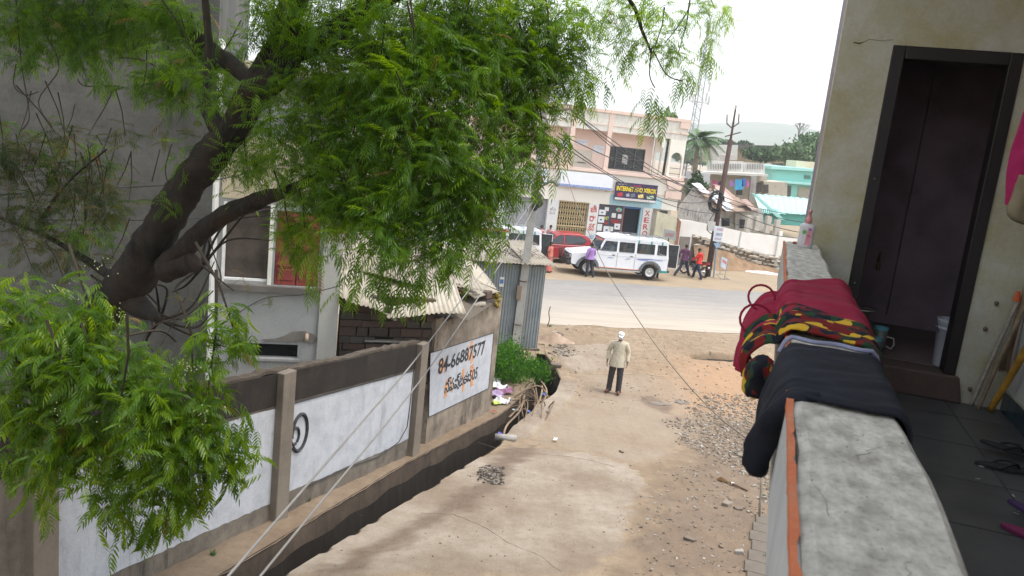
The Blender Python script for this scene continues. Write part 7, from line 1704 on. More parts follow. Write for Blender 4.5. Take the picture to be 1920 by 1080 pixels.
# the crown goes on above and to the left of the frame
for q in ((-400, 100, 8, 320, 260, 1.2), (-300, 600, 6, 240, 260, 1.2), (100, -330, 8, 420, 250, 3.0), (700, -330, 7, 450, 240, 2.4), (300, -330, 5, 500, 230, 2.4)):
    C = clump_points(*q, rr=.3); P_ = rosettes(C, per=8, sc_=1.15, bank=LEAVES_S, tb=.45, twig=0); batches.setdefault('upper', []).append(P_)
for key, nm, m, bank in (('leaves', 'leaves', M_leaf, LEAVES), ('yellowing_leaves', 'yellowing_leaves', M_leaf_dry, LEAVES), ('upper', 'upper_crown', M_leaf, LEAVES_S)):
    B = [np.concatenate([b[i] for b in batches[key]]) for i in range(6)]; V_, Q_, T_, A_ = leaf_batch(B[0], B[1], B[2], B[3], B[4], B[5], bank)
    o = np_mesh(nm, V_, Q_, T_, m, neem, {'tint': A_}); o['kind'] = 'stuff'; nt_obj(o)
# nearest mass: the leaves one can pick apart are parts, the rest one object
B = [np.concatenate([b[i] for b in batches['young_leaves']]) for i in range(6)]
P_ = B[0]; order = np.argsort(P_[:, 1]); pick = order[:280]; rest = order[280:]
V_, Q_, T_, A_ = leaf_batch(*[b[rest] for b in B], LEAVES_N); o = np_mesh('young_leaves', V_, Q_, T_, M_leaf_bright, neem, {'tint': A_}); o['kind'] = 'stuff'; nt_obj(o)
proto = []
for c, (V, Q, T3) in enumerate(LEAVES_N):
    for tq in (.3, .55, .8):
        me_o = np_mesh('leaf', V, Q, T3, M_leaf_bright, neem, {'tint': np.full(len(V), tq)}); proto.append(me_o.data); bpy.data.objects.remove(me_o)
Rm = rotmats(B[1][pick], B[2][pick], B[3][pick])
for j, i in enumerate(pick):
    o = bpy.data.objects.new('leaf', proto[rs.randint(len(proto))]); COL.objects.link(o); o.parent = neem
    M = Matrix([list(map(float, r_)) for r_ in Rm[j]]).to_4x4() @ Matrix.Scale(float(B[4][i]), 4); M.translation = Vector([float(q) for q in P_[i]]) - N0; o.matrix_local = M
o = TW.build('twigs', M_twig, neem); o['kind'] = 'stuff'; nt_obj(o)
# small cream flowers
mb = MB()
for (px, py, n_) in ((425, 590, 14), (350, 690, 26), (215, 590, 14), (90, 770, 8), (390, 770, 14), (110, 540, 10), (190, 505, 14), (215, 800, 8), (250, 880, 8), (1, 1, 0)):
    for i in range(n_): mb.sphere(T(px + random.gauss(0, 14), py + random.gauss(0, 9), 3.15 + U(-.1, .1)), U(.002, .0038), 5, 3)
o = mb.build('blossom', plain((.36, .38, .20), .8), neem); o['kind'] = 'stuff'; nt_obj(o)

# ================================================================ POLES, LAMP, WIRES
M_pole = plaster('concrete_pole', (.42, .41, .38), (.33, .32, .29), (.2, .19, .17), 2.5)
P1 = G(966, 655); P1t = at_y(1042, 150, P1.y)
pole = thing('utility_pole', 'slim grey concrete utility pole in front of the tin shed, carrying a street lamp', 'utility pole', P1, 0)
def rel(o, root): o.location = -Vector(root.location); return o
d_ = (Vector((at_y(1010, 300, P1.y).x, P1.y, at_y(1010, 300, P1.y).z)) - P1).normalized()
def pz(z): return P1 + d_ * ((z - P1.z) / d_.z)
def sqpole(a, b, ra, rb, name, m, parent):
    mb = MB(); mb.hexa([a + Vector((-ra, -ra * .8, 0)), a + Vector((ra, -ra * .8, 0)), a + Vector((ra, ra * .8, 0)), a + Vector((-ra, ra * .8, 0)), b + Vector((-rb, -rb * .8, 0)), b + Vector((rb, -rb * .8, 0)), b + Vector((rb, rb * .8, 0)), b + Vector((-rb, rb * .8, 0))]); return mb.build(name, m, parent, bevel=.01)
rel(sqpole(P1 - Vector((0, 0, .4)), pz(8.0), .135, .085, 'pole_shaft', M_pole, pole), pole)
rel(MB().cbox(pz(2.0) + Vector((-.10, -.12, -.2)), (.14, .1, .42)).build('meter_box', plain((.24, .18, .13), .7), pole), pole)
for z in (.8, 2.15, 5.6): rel(MB().lathe([(.15, -.02), (.15, .02)], 10, pz(z)).build('pole_band', plain((.14, .10, .08), .6), pole), pole)
ca, cb_ = at_y(1030, 202, P1.y), at_y(1069, 204, P1.y); rel(MB().tube([pz(7.15), cb_], .045, 6).build('cross_arm', plain((.20, .15, .12), .7), pole), pole)
rel(MB().tube([cb_ + Vector((0, 0, -.05)), cb_ + Vector((0, 0, .12))], [.04, .05], 8).build('insulator', plain((.3, .22, .18), .4), pole), pole)
rel(MB().cbox(at_y(1065, 243, P1.y), (.05, .05, .22)).build('hanging_insulator', plain((.4, .38, .35), .5), pole), pole)
L = [at_y(1006, 375, P1.y - .15), at_y(1004, 362, P1.y - .2), at_y(1012, 352, P1.y - .4), at_y(1026, 344, P1.y - .6), at_y(1036, 340, P1.y - .7)]
rel(MB().tube(smooth_pts(L, 5), .028, 6).build('lamp_arm', plain((.16, .16, .16), .6, .3), pole, smooth=True), pole)
rel(MB().tube([at_y(1033, 339, P1.y - .7), at_y(1040, 341, P1.y - .75), at_y(1046, 348, P1.y - .8)], [.035, .07, .055], 8).build('lamp_head', plain((.2, .2, .2), .5, .3), pole, smooth=True), pole)
for (x, y, r) in ((1006, 370, .16), (1010, 380, .13), (1003, 388, .10)):
    rel(MB().sphere(at_y(x, y, P1.y - .2), (r, r * .7, r * 1.2), 9, 7).build('cable_bundle', plain((.05, .05, .05), .8, var=.4), pole, smooth=True), pole)
# right rusty pole
P2b = G(1328, 508); P2b = Vector((at_y(1329, 500, 44.2).x, 44.2, 0)); 
pole2 = thing('utility_pole', 'rusty brown steel utility pole with forked insulator arms beside the motorcycle', 'utility pole', P2b, 0)
M_rust = plaster('rusty_pole', (.10, .062, .05), (.06, .042, .038), (.07, .045, .04), 2.5); pt_ = at_y(1379, 205, 44.2); ptl = at_y(1370, 262, 44.2)
rel(MB().tube([P2b - Vector((0, 0, .2)), P2b * .5 + ptl * .5, ptl], [.17, .15, .12], 10).build('pole_shaft', M_rust, pole2, smooth=True), pole2)
rel(MB().tube([ptl, pt_], [.07, .045], 8).build('pole_top', M_rust, pole2), pole2)
for (x, y) in ((1363, 222), (1385, 221)):
    q = at_y(x, y, 44.2); rel(MB().tube([at_y(1372, 240, 44.2), at_y(x, y + 10, 44.2), q], .035, 6).build('fork_arm', M_rust, pole2), pole2)
    rel(MB().lathe([(.03, 0), (.07, .06), (.05, .12), (.07, .18), (.02, .24)], 10, q).build('insulator', plain((.45, .4, .36), .4), pole2), pole2)
rel(MB().lathe([(.03, 0), (.07, .06), (.05, .12), (.07, .18), (.02, .24)], 10, pt_).build('insulator', plain((.45, .4, .36), .4), pole2), pole2)
rel(MB().tube([at_y(1359, 256, 44.2), at_y(1389, 248, 44.0)], .035, 6).build('cross_arm', M_rust, pole2), pole2)
cw_ = MB()
for i in range(7):
    c = at_y(1343, 378, 44.0); r = U(.4, .62); cw_.tube([c + Vector((r * math.cos(a) * .7 + U(-.03, .03), U(-.1, .1), r * math.sin(a))) for a in [6.28 * k / 16 for k in range(15)]], .03, 4, False)
rel(cw_.build('cable_coil', M_blk, pole2), pole2)
rel(MB().cbox(at_y(1333, 424, 43.9), (.42, .15, .5)).build('service_box', plain((.5, .5, .46), .6), pole2), pole2)
rel(MB().tube(smooth_pts([at_y(1342, 395, 44), at_y(1330, 415, 43.9), at_y(1326, 430, 43.8), at_y(1336, 440, 43.9)], 4), .025, 4).build('loose_cable', M_blk, pole2), pole2)
# xerox sign board hung on the second pole, and the folding sign on the ground
def lcolor(c): return plain(c, .5, var=.04)
sg = thing('xerox_sign', 'white and blue board reading XEROX fixed to a blue post beside the rusty pole', 'sign', at_y(1347, 470, 43.9) * 1.0, 15)
sg.location.z = 0; SX = lambda px, py: pl(px, py, sg.location, 15)
q = [SX(1337, 452), SX(1353, 454), SX(1356, 426), SX(1340, 423)]
MB().add([(a, 0, b) for a, b in q] + [(a, .05, b) for a, b in q], [(0, 1, 2, 3), (7, 6, 5, 4), (0, 4, 5, 1), (1, 5, 6, 2), (2, 6, 7, 3), (3, 7, 4, 0)]).build('sign_board', lcolor((.56, .62, .70)), sg)
x0, z0 = SX(1339, 452); x1, _ = SX(1353, 452)
Msh = Matrix(((1, 0, 0.12, 0), (0, 1, 0, 0), (0, 0, 1, 0), (0, 0, 0, 1)))
zb_ = SX(1345, 442)[1]
text_mesh('XEROX', x0 + .02, x1 - .0, zb_, zb_ + .16, 'black_lettering', lcolor((.05, .04, .08)), sg, -.012)
text_mesh('INTERNET', x0 + .05, x1 + .03, zb_ + .28, zb_ + .42, 'red_lettering', lcolor((.5, .08, .1)), sg, -.012)
text_mesh('నెట్ సెంటర్', x0 + .0, x1 - .05, zb_ - .22, zb_ - .10, 'small_lettering', lcolor((.3, .06, .08)), sg, -.012)
q = [SX(1338, 456), SX(1352, 457), SX(1344, 466)]; MB().prism([q[0], q[2], q[1]], -.01, .03).build('pointed_panel', lcolor((.25, .38, .55)), sg)
MB().tube([(SX(1342, 500)[0], .06, .0), (SX(1346, 450)[0], .06, SX(1346, 450)[1])], .045, 8).build('sign_post', lcolor((.20, .33, .42)), sg)
o = thing('folding_sign', 'small blue and white sign on a low metal stand on the roadside sand', 'sign', G(1362, 524), 15); FX = lambda px, py: pl(px, py, o.location, 15)
q = [FX(1351, 500), FX(1361, 506), FX(1365, 487), FX(1354, 481)]
MB().add([(a, 0, b) for a, b in q] + [(a, .03, b) for a, b in q], [(0, 1, 2, 3), (7, 6, 5, 4), (0, 4, 5, 1), (1, 5, 6, 2), (2, 6, 7, 3), (3, 7, 4, 0)]).build('sign_board', lcolor((.48, .56, .64)), o)
MB().add([(q[3][0] * .85 + q[2][0] * .15, -.006, q[3][1] - .12), (q[2][0] * .85 + q[3][0] * .15, -.006, q[2][1] - .12), (q[2][0] * .85 + q[3][0] * .15, -.006, q[2][1] - .28), (q[3][0] * .85 + q[2][0] * .15, -.006, q[3][1] - .28)], [(0, 1, 2, 3)]).build('red_print', lcolor((.55, .2, .22)), o)
mb = MB()
for (a, b) in (((1350, 480), (1350, 514)), ((1365, 487), (1358, 524)), ((1343, 514), (1356, 514)), ((1343, 514), (1352, 524)), ((1350, 524), (1368, 525)), ((1358, 518), (1366, 524))):
    mb.tube([(FX(*a)[0], .0, max(.02, FX(*a)[1])), (FX(*b)[0], 0, max(.02, FX(*b)[1]))], .018, 5)
mb.build('stand', plain((.22, .22, .22), .6), o)
si = thing('grey_board', 'faded grey board with red writing standing behind the open jeep door', 'sign', at_y(1258, 500, 45.2), 15); si.location.z = 0; BX = lambda px, py: pl(px, py, si.location, 15)
q = [BX(1244, 446), BX(1267, 452), BX(1269, 434), BX(1246, 429)]; MB().add([(a, 0, b) for a, b in q] + [(a, .04, b) for a, b in q], [(0, 1, 2, 3), (7, 6, 5, 4), (0, 4, 5, 1), (1, 5, 6, 2), (2, 6, 7, 3), (3, 7, 4, 0)]).build('board', lcolor((.33, .34, .34)), si)
text_mesh('INTERNET', q[0][0] + .1, q[1][0] - .15, q[0][1] + .1, q[0][1] + .3, 'red_lettering', lcolor((.45, .12, .12)), si, -.01); MB().box(q[0][0] + .3, q[0][0] + .36, .0, .06, 0, q[0][1]).build('board_leg', dark_metal, si)

# overhead wires
def sag_wire(a, b, sag, n=14): 
    return [a + (b - a) * (i / n) + Vector((0, 0, -sag * 4 * (i / n) * (1 - i / n))) for i in range(n + 1)]
M_wire = plain((.035, .035, .04), .6); grpw = 'overhead wires between the two poles'
wires = [((1068, 203), P1.y, (1344, 378), 44.0, .25), ((1069, 206), P1.y, (1340, 374), 44.0, .6), ((1066, 204), P1.y, (1342, 366), 44.0, .5), ((1048, 250), P1.y, (1350, 360), 44.0, .3), ((1045, 255), P1.y, (1352, 372), 44.0, .9), ((1040, 262), P1.y, (1336, 400), 44.0, .5)]
for i, (p0, y0, p1, y1, sg_) in enumerate(wires):
    a, b = at_y(*p0, y0), at_y(*p1, y1); o = MB().tube(sag_wire(a, b, sg_), .016, 4).build('overhead_wire', M_wire, None); tag(o, ('thick black wire bundle from the cross arm of the lamp pole to the rusty pole' if i < 3 else 'black wire from below the cross arm of the lamp pole to the rusty pole'), 'wire', grpw + (' at the cross arm' if i < 3 else ' below the cross arm'))
for i, (p0, p1, y1, sg_) in enumerate((((1344, 378), (1530, 440), 40, .3), ((1350, 366), (1540, 404), 46, .3), ((1346, 372), (1530, 420), 42, .2), ((1340, 402), (1500, 447), 43, .25))):
    o = MB().tube(sag_wire(at_y(*p0, 44), at_y(*p1, y1), sg_), .018, 4).build('overhead_wire', M_wire, None); tag(o, 'black wire running right from the rusty pole over the boundary wall', 'wire', 'wires leaving the rusty pole to the right')
for i, (p0, p1, y1) in enumerate((((1354, 330), (1296, 240), 60), ((1356, 336), (1290, 352), 52), ((1345, 372), (1250, 368), 47.5))):
    o = MB().tube(sag_wire(at_y(*p0, 44), at_y(*p1, y1), .3), .012, 4).build('overhead_wire', plain((.25, .27, .26), .6), None); tag(o, ['pale wire rising from the rusty pole towards the palm', 'pale wire from the rusty pole to the house behind the palm', 'pale wire from the rusty pole to the corner of the shop building'][i], 'wire')
# two thick service cables coming down past the compound wall towards us
def cable(pix, y_near, y_far, r, label, col, n=60):
    L0 = math.hypot(pix[-1][0] - pix[0][0], pix[-1][1] - pix[0][1]); pts = []
    for (x, y) in pix:
        k = math.hypot(x - pix[0][0], y - pix[0][1]) / L0; pts.append(at_y(x, y, 1 / ((1 - k) / y_near + k / y_far)))
    o = MB().tube(smooth_pts(pts, 6), r, 6).build('service_cable', plain(col, .6), None, smooth=True); return tag(o, label, 'cable')
cable([(380, 1135), (430, 1078), (525, 968), (619, 860), (693, 775), (767, 689), (845, 588), (923, 487), (965, 425), (1003, 372)], 2.6, P1.y, .0065, 'left one of two grey service cables rising from the near left to the lamp pole', (.24, .23, .22))
cable([(440, 1140), (490, 1078), (580, 968), (670, 860), (740, 775), (806, 689), (872, 595), (946, 483), (985, 420), (1008, 376)], 2.9, P1.y, .0065, 'right one of two grey service cables rising from the near left to the lamp pole', (.24, .23, .22))
cable([(1600, 960), (1470, 868), (1348, 782), (1290, 722), (1232, 650), (1185, 580), (1140, 512), (1110, 445), (1079, 380), (1058, 325), (1046, 280)], 3.2, P1.y, .006, 'brown cable crossing the alley from the lamp pole to our parapet', (.16, .13, .09)) if False else None
pts = [P1 + (pz(6.6) - P1)] ; pix = [(1050, 290), (1079, 380), (1108, 445), (1140, 512), (1185, 582), (1232, 650), (1290, 722), (1348, 782), (1420, 845)]
pts = [at_y(x, y, P1.y - (P1.y - 9.0) * (k / 8) ** 1.0) for k, (x, y) in enumerate(pix)]
o = MB().tube(smooth_pts([pz(6.9)] + pts + [bal(.27, 6.3, 3.6)], 5), .010, 5).build('service_cable', plain((.17, .14, .10), .6), None, smooth=True); tag(o, 'brown cable crossing over the alley from the lamp pole to our house wall', 'cable')
o = MB().tube(smooth_pts([bal(.10, 1.0, ZT - .2), bal(.03, 1.08, ZT - .24), bal(.01, 1.02, ZT - .38), bal(.05, .9, ZT - .5)], 5), .002, 4).build('loose_wire', M_blk, None); tag(o, 'thin black wire curling out under the near end of the parapet, outer one', 'wire')
o = MB().tube(smooth_pts([bal(.10, .95, ZT - .2), bal(.06, 1.0, ZT - .24), bal(.05, .96, ZT - .36), bal(.08, .88, ZT - .5)], 5), .002, 4).build('loose_wire', M_blk, None); tag(o, 'thin black wire curling out under the near end of the parapet, inner one', 'wire')

# ================================================================ DISTANT VEGETATION, PALM, MAST
def far_tree(px, py_base, py_top, Y, wpx, label, col, n=900, leaf=.34, seed=0, name='tree', group=None):
    s = Y / 1475; base = at_y(px, py_base, Y); top = at_y(px, py_top, Y); hgt = top.z - base.z; t = thing(name, label, 'tree', (base.x, Y, 0), 0, group); R_ = wpx * s / 2; rs_ = np.random.RandomState(seed)
    cz = base.z + hgt * .62; cr = hgt * .45; mb = MB(); mb.tube([(0, 0, 0), (.1, 0, base.z + hgt * .3), (.0, 0, cz)], [.05 * hgt, .035 * hgt, .015 * hgt], 8); br = []
    for k in range(9):
        e = Vector((rs_.uniform(-.7, .7) * R_, rs_.uniform(-.6, .6) * R_, cz + rs_.uniform(-.5, .7) * cr)); mb.tube([(0, 0, base.z + hgt * .32), e * .5 + Vector((0, 0, (base.z + hgt * .4) * .5)), e], [.02 * hgt, .014 * hgt, .004 * hgt], 5); br.append(e)
    mb.build('trunk', M_bark, t)
    C = []
    for k in range(26): u = rs_.normal(size=3); u /= np.linalg.norm(u); C.append([u[0] * R_ * .75, u[1] * R_ * .75, cz + u[2] * cr * .75])
    C = np.array(C); P = C[rs_.randint(0, len(C), n)] + rs_.normal(size=(n, 3)) * np.array([R_ * .2, R_ * .2, cr * .2])
    A = rs_.rand(n, 3) * 6.28; Rm = rotmats(A[:, 0], A[:, 1], A[:, 2]); q = np.array([[-1, 0, 0], [0, -.5, .15], [1, 0, 0], [0, .5, .15]]) * leaf; sc2 = .6 + .8 * rs_.rand(n); V = np.einsum('nij,vj->nvi', Rm, q) * sc2[:, None, None] + P[:, None, :]; Q = np.arange(n * 4).reshape(-1, 4)
    tt = NT('far_foliage'); at = tt.n('ShaderNodeAttribute', attribute_name='tint'); m = tt.fin(tt.ramp(at.outputs['Fac'], [(0, tuple(c * .6 for c in col)), (1, tuple(min(1, c * 1.5) for c in col))]), .8)
    o = np_mesh('crown', V.reshape(-1, 3), Q, None, m, t, {'tint': np.repeat(rs_.rand(n), 4)}); o['kind'] = 'stuff'; return t
far_tree(1520, 318, 258, 100, 88, 'green tree on the right edge against the hills, behind the turquoise house', (.10, .17, .07), 4500, .30, 1)
far_tree(1482, 312, 274, 96, 60, 'lower green tree left of the tallest one beyond the far terrace building', (.09, .15, .06), 3000, .30, 2)
far_tree(1425, 304, 280, 90, 60, 'dark green bushy tree in front of the far terrace building', (.06, .10, .045), 2500, .27, 3)
far_tree(1352, 292, 268, 125, 60, 'hazy tree beyond the rusty pole', (.06, .09, .05), 1500, .5, 4)
far_tree(1392, 290, 270, 130, 34, 'small hazy tree just right of the rusty pole', (.06, .09, .05), 900, .5, 5)
far_tree(1300, 400, 330, 56, 36, 'low bush like tree behind the corner of the shop building', (.045, .08, .03), 900, .2, 7)
far_tree(1250, 270, 207, 62, 22, 'pale green treetop showing above the shop building roof', (.16, .24, .08), 500, .25, 8)
far_tree(1545, 330, 275, 110, 60, 'green tree cut by the edge of our wall', (.10, .16, .07), 2500, .3, 9)
for i in range(12, 18):
    far_tree(880 + i * 34 + U(-9, 9), 306 + U(-4, 4), 288 + U(-4, 4), 190 + 6 * (i % 4), 70, 'distant tree in the green belt below the hills, ' + ('left of the rusty pole top' if i < 15 else 'right of the rusty pole top'), (.07, .105, .055), 700, .8, 30 + i, group='distant trees below the hills')
# bare tree
t = thing('bare_tree', 'bare reddish tree standing against the hills', 'tree', (at_y(1493, 300, 104).x, 104, 0)); mb = MB()
def grow(p, d, L, r, k):
    e = p + d * L; mb.tube([p, e], [r, r * .6], 4, False)
    if k > 0:
        for j in range(3): grow(e, (d + Vector((U(-.7, .7), U(-.5, .5), U(-.1, .4)))).normalized(), L * .68, r * .6, k - 1)
grow(Vector((0, 0, 0)), Vector((0, 0, 1)), at_y(1493, 300, 104).z + 1.2, .14, 0); grow(Vector((0, 0, at_y(1493, 300, 104).z + .6)), Vector((0, 0, 1)), 1.5, .10, 5); mb.build('branches', plain((.16, .12, .10), .9), t)
# palm
pb_ = at_y(1300, 330, 60); palm = thing('palm_tree', 'coconut palm with drooping fronds rising behind the corner of the shop building', 'palm tree', (pb_.x, 60, 0)); ct = at_y(1303, 262, 60); ch = ct.z
MB().tube([(0, 0, 0), (.1, 0, ch * .5), (0, 0, ch)], [.25, .2, .16], 9).build('trunk', plain((.22, .18, .14), .9, var=.3), palm)
M_frond = [plain((.07, .13, .05), .6, var=.3, scale=4), plain((.11, .17, .08), .6, var=.3, scale=4)]
for i in range(24):
    az = i * 2.4; up = U(-.2, 1.25); L = U(1.8, 2.6); mb = MB(); pts = []
    for k in range(9):
        q = k / 8; r_ = L * q * math.cos(up * (1 - .4 * q)); z = L * q * math.sin(up) - 1.3 * q * q * (1.2 - .3 * up); pts.append(Vector((r_ * math.cos(az), r_ * math.sin(az), ch + z)))
    mb.tube(pts, [.035 - .003 * k for k in range(9)], 4)
    for k in range(30):
        q = .12 + .85 * k / 30; f_ = q * 8; j = min(int(f_), 7); p = pts[j] + (pts[j + 1] - pts[j]) * (f_ - j); tg2 = (pts[j + 1] - pts[j]).normalized()
        for s in (-1, 1):
            sd_ = tg2.cross(Vector((0, 0, 1))).normalized() * s; ll = .75 * math.sin(math.pi * (q * .8 + .15)) ; e = p + sd_ * ll * .75 + tg2 * ll * .45 + Vector((0, 0, -.28 * ll)); w_ = tg2 * .035
            mb.add([p - w_, p + w_, e], [(0, 1, 2)])
    mb.build('frond', M_frond[i % 2], palm)
# lattice mast
mt = thing('radio_mast', 'tall pale lattice radio mast fading into the white sky above the palm', 'mast', (at_y(1300, 229, 200).x, 200, 0)); base = at_y(1294, 229, 200); topm = at_y(1320, 40, 200); H1 = topm.z; mb = MB(); M_mast = plain((.30, .31, .33), .6)
for (sx_, sy_) in ((-1, -1), (1, -1), (0, 1)): mb.tube([(sx_ * 1.1, sy_ * 1.0, 0), (sx_ * .6, sy_ * .5, H1)], .14, 4)
n = 30
for i in range(n):
    z0, z1 = H1 * i / n, H1 * (i + 1) / n; w0 = 1.1 - .5 * i / n; s = 1 if i % 2 else -1; mb.tube([(-w0 * s, -w0, z0), (w0 * s, -w0, z1)], .07, 3); mb.tube([(-w0, -w0, z0), (w0, -w0, z0)], .06, 3); mb.tube([(-w0 * s, -w0, z0), (0, w0 * .9, z1)], .06, 3)
mb.build('lattice', M_mast, mt)
for i, (dx, z) in enumerate(((-2.2, .52), (-1.5, .50), (1.6, .52), (2.3, .50), (-.8, .56), (.8, .48), (-1.8, .57), (1.9, .58))):
    MB().box(dx - .22, dx + .22, -1.6, -1.3, H1 * z, H1 * z + 2.2).build('antenna_panel', plain((.5, .5, .5), .6), mt)
MB().box(-2.6, 2.6, -1.5, -1.3, H1 * .51, H1 * .515).build('platform', M_mast, mt)
mt.rotation_euler = (0, math.radians(1.0), 0)

# ================================================================ SMALL THINGS IN THE ALLEY
def ground_z(x, y): 
    z, _ = ground_fields(np.array([float(x)]), np.array([float(y)])); return float(z[0])
def gspot(px, py): P = G(px, py); return Vector((P.x, P.y, ground_z(P.x, P.y)))
# rubble and gravel strip at the right
rub = [G(1280, 780), G(1325, 735), G(1445, 745), G(1455, 860), G(1452, 960), G(1400, 900), G(1330, 870), G(1270, 830)]
rp_ = [(p.x, p.y) for p in rub]; M_rb = [plaster('rubble_%s' % k, c, tuple(q * .7 for q in c), None, 6) for k, c in zip('abcd', ((.19, .145, .105), (.23, .195, .155), (.17, .135, .105), (.34, .31, .27)))]
def scatter(name, poly, n, rmin, rmax, label, cat, mats, seed=0):
    xs = [p[0] for p in poly]; ys = [p[1] for p in poly]; mbs = [MB() for _ in mats]; c = 0; rg = random.Random(seed); tries = 0
    X = np.array([rg.uniform(min(xs), max(xs)) for _ in range(n * 3)]); Y = np.array([rg.uniform(min(ys), max(ys)) for _ in range(n * 3)]); sd_ = poly_sd(X, Y, poly) ; keep = (sd_ + (fbm(X, Y, 1.5) - .45) * 2.2 + (np.random.RandomState(seed).rand(len(X)) - .5) * .7) > 0; X, Y = X[keep][:n], Y[keep][:n]; Z, _ = ground_fields(X, Y)
    for i in range(len(X)):
        r = rmin + (rmax - rmin) * rg.random() ** 3.2; mbs[rg.randrange(len(mats))].rock((X[i], Y[i], Z[i] + r * .15), r, rg.randrange(10 ** 6))
    root = None
    for m_, b in zip(mats, mbs):
        o = b.build(name, m_, None)
        tag(o, label, cat, kind='stuff')
    return
scatter('rubble', rp_, 6500, .005, .046, 'loose rubble and gravel strewn along the right side of the alley', 'rubble', M_rb, 3)
scatter('pebbles', [tuple(G(*q))[:2] for q in ((1190, 1079), (1230, 900), (1300, 780), (1440, 790), (1450, 1079))], 2600, .005, .03, 'small pebbles on the alley dirt', 'pebbles', M_rb, 5)
scatter('pebbles', [tuple(G(*q))[:2] for q in ((1020, 700), (1030, 615), (1440, 640), (1450, 720), (1300, 780), (1100, 760))], 900, .008, .035, 'small pebbles near the road edge', 'pebbles', M_rb, 6)
scatter('pebbles', [tuple(G(*q))[:2] for q in ((600, 1079), (900, 880), (1180, 880), (1190, 1079))], 260, .005, .02, 'small pebbles on the concrete', 'pebbles', M_rb, 7)
scatter('debris', [tuple(p)[:2] for p in dark_spot], 420, .008, .045, 'small heap of dark burnt debris on the alley concrete', 'debris', [plain((.05, .042, .036), .9, var=.4), plain((.10, .085, .07), .9, var=.3), plain((.22, .19, .16), .9)], 8)
scatter('debris', [tuple(G(*q))[:2] for q in ((1030, 655), (1050, 645), (1080, 655), (1070, 668), (1030, 668))], 160, .015, .07, 'rubble at the edge of the crossing slab', 'debris', M_rb, 9)
for i, (px, py, r, lab) in enumerate(((1362, 948, .10, 'grey flat stone below the broom, left one'), (1383, 954, .075, 'grey flat stone below the broom, right one'), (1050, 502 + 0, 0, ''), (1437, 815, .11, 'grey block beside the hanging trouser leg'), (1390, 857, .13, 'pale flat stone at the lower edge of the rubble'),
                                      (1294, 1013, .085, 'flat stone low in the alley dirt'), (1387, 1038, .09, 'flat slab piece near the paved apron'), (1352, 1025, .05, 'dark small stone left of the slab piece'), (1042, 502, 0, ''), (1052, 630, .17, 'larger of two stones beside the twig near the shed'), (1042, 626, .13, 'smaller of two stones beside the twig near the shed'),
                                      (1165, 988 - 600 + 460, .06, 'stone beside the drain corner'), (1063, 618, .07, 'small stone on the sand near the road edge'), (1040, 688, .22, 'rounded stone at the mouth of the drain'), (1432, 783, .12, 'stone behind the grey block in the rubble'))):
    if r == 0: continue
    o = MB().rock((0, 0, 0), r, 100 + i).build('stone', M_rb[(i + 1) % 4], None, bevel=r * .12); o.location = gspot(px, py) + Vector((0, 0, r * .15)); tag(o, lab, 'stone', 'stones lying about the alley')
# low mound beside the shed
def mound(cx, cy, w_, d2, h_, name, label):
    c = gspot(cx, cy)
    def fn(u, v):
        a = 6.2832 * u; X = w_ * v * math.cos(a); Y = d2 * v * math.sin(a); return (X, Y, h_ * (.5 + .5 * math.cos(math.pi * v)) * (.6 + .8 * float(fbm(c.x + X, c.y + Y, 2.5))) - .02)
    o = grid_mb(fn, 30, 8).build(name, plain((.30, .22, .16), .95, var=.3, scale=4, bump=.6), None, smooth=True); o.location = c; tag(o, label, 'earth mound', kind='structure')
mound(1035, 638, .9, .5, .28, 'earth_mound', 'low mound of earth beside the tin shed')
# dry twig standing in the mound
p = gspot(1026, 612); o = MB().tube(smooth_pts([p, p + Vector((.05, 0, .25)), p + Vector((0, 0, .5)), p + Vector((.03, 0, .72))], 4), .016, 5).build('standing_twig', M_twig, None); tag(o, 'bare twig standing upright by the road edge', 'twig')
# broom lying on the dirt
p0, p1 = gspot(1350, 900), gspot(1401, 923); br = thing('broom', 'worn straw broom lying on the dirt below the rubble', 'broom', p0); v = p1 - p0; mb = MB()
for i in range(60):
    k = random.gauss(0, .03); mb.tube([v * .42 + Vector((0, 0, .03)), Vector((k * 1.2 - .02, k, .015 + rnd() * .03))], .004, 3)
mb.build('bristles', plain((.33, .22, .11), .9, var=.35), br); MB().tube([v * .38 + Vector((0, 0, .03)), v + Vector((0, 0, .025))], [.022, .016], 8).build('broom_handle', plain((.14, .08, .05), .8), br); MB().lathe([(.026, -.03), (.028, 0), (.026, .03)], 8, v * .45 + Vector((0, 0, .032)), 'x').build('binding', plain((.5, .48, .42), .8), br)
# puddles
M_pud = plain((.15, .12, .09), .38, var=.15, spec=.5)
for i, (px, py, a_, b_, lab) in enumerate(((1236, 757, .28, .12, 'larger shallow puddle in the middle of the alley'), (1276, 755, .16, .13, 'smaller puddle to the right of the larger one'))):
    c = gspot(px, py); n = 26; pts = [(a_ * (1 + .25 * math.sin(k * 1.3 + i) + .12 * math.sin(k * 2.9)) * math.cos(6.28 * k / n), b_ * (1 + .25 * math.sin(k * 1.1)) * math.sin(6.28 * k / n), 0) for k in range(n)]
    o = MB().add(pts, [tuple(range(n))]).build('puddle', M_pud, None); o.location = c + Vector((0, 0, .012)); tag(o, lab, 'puddle', kind='structure')
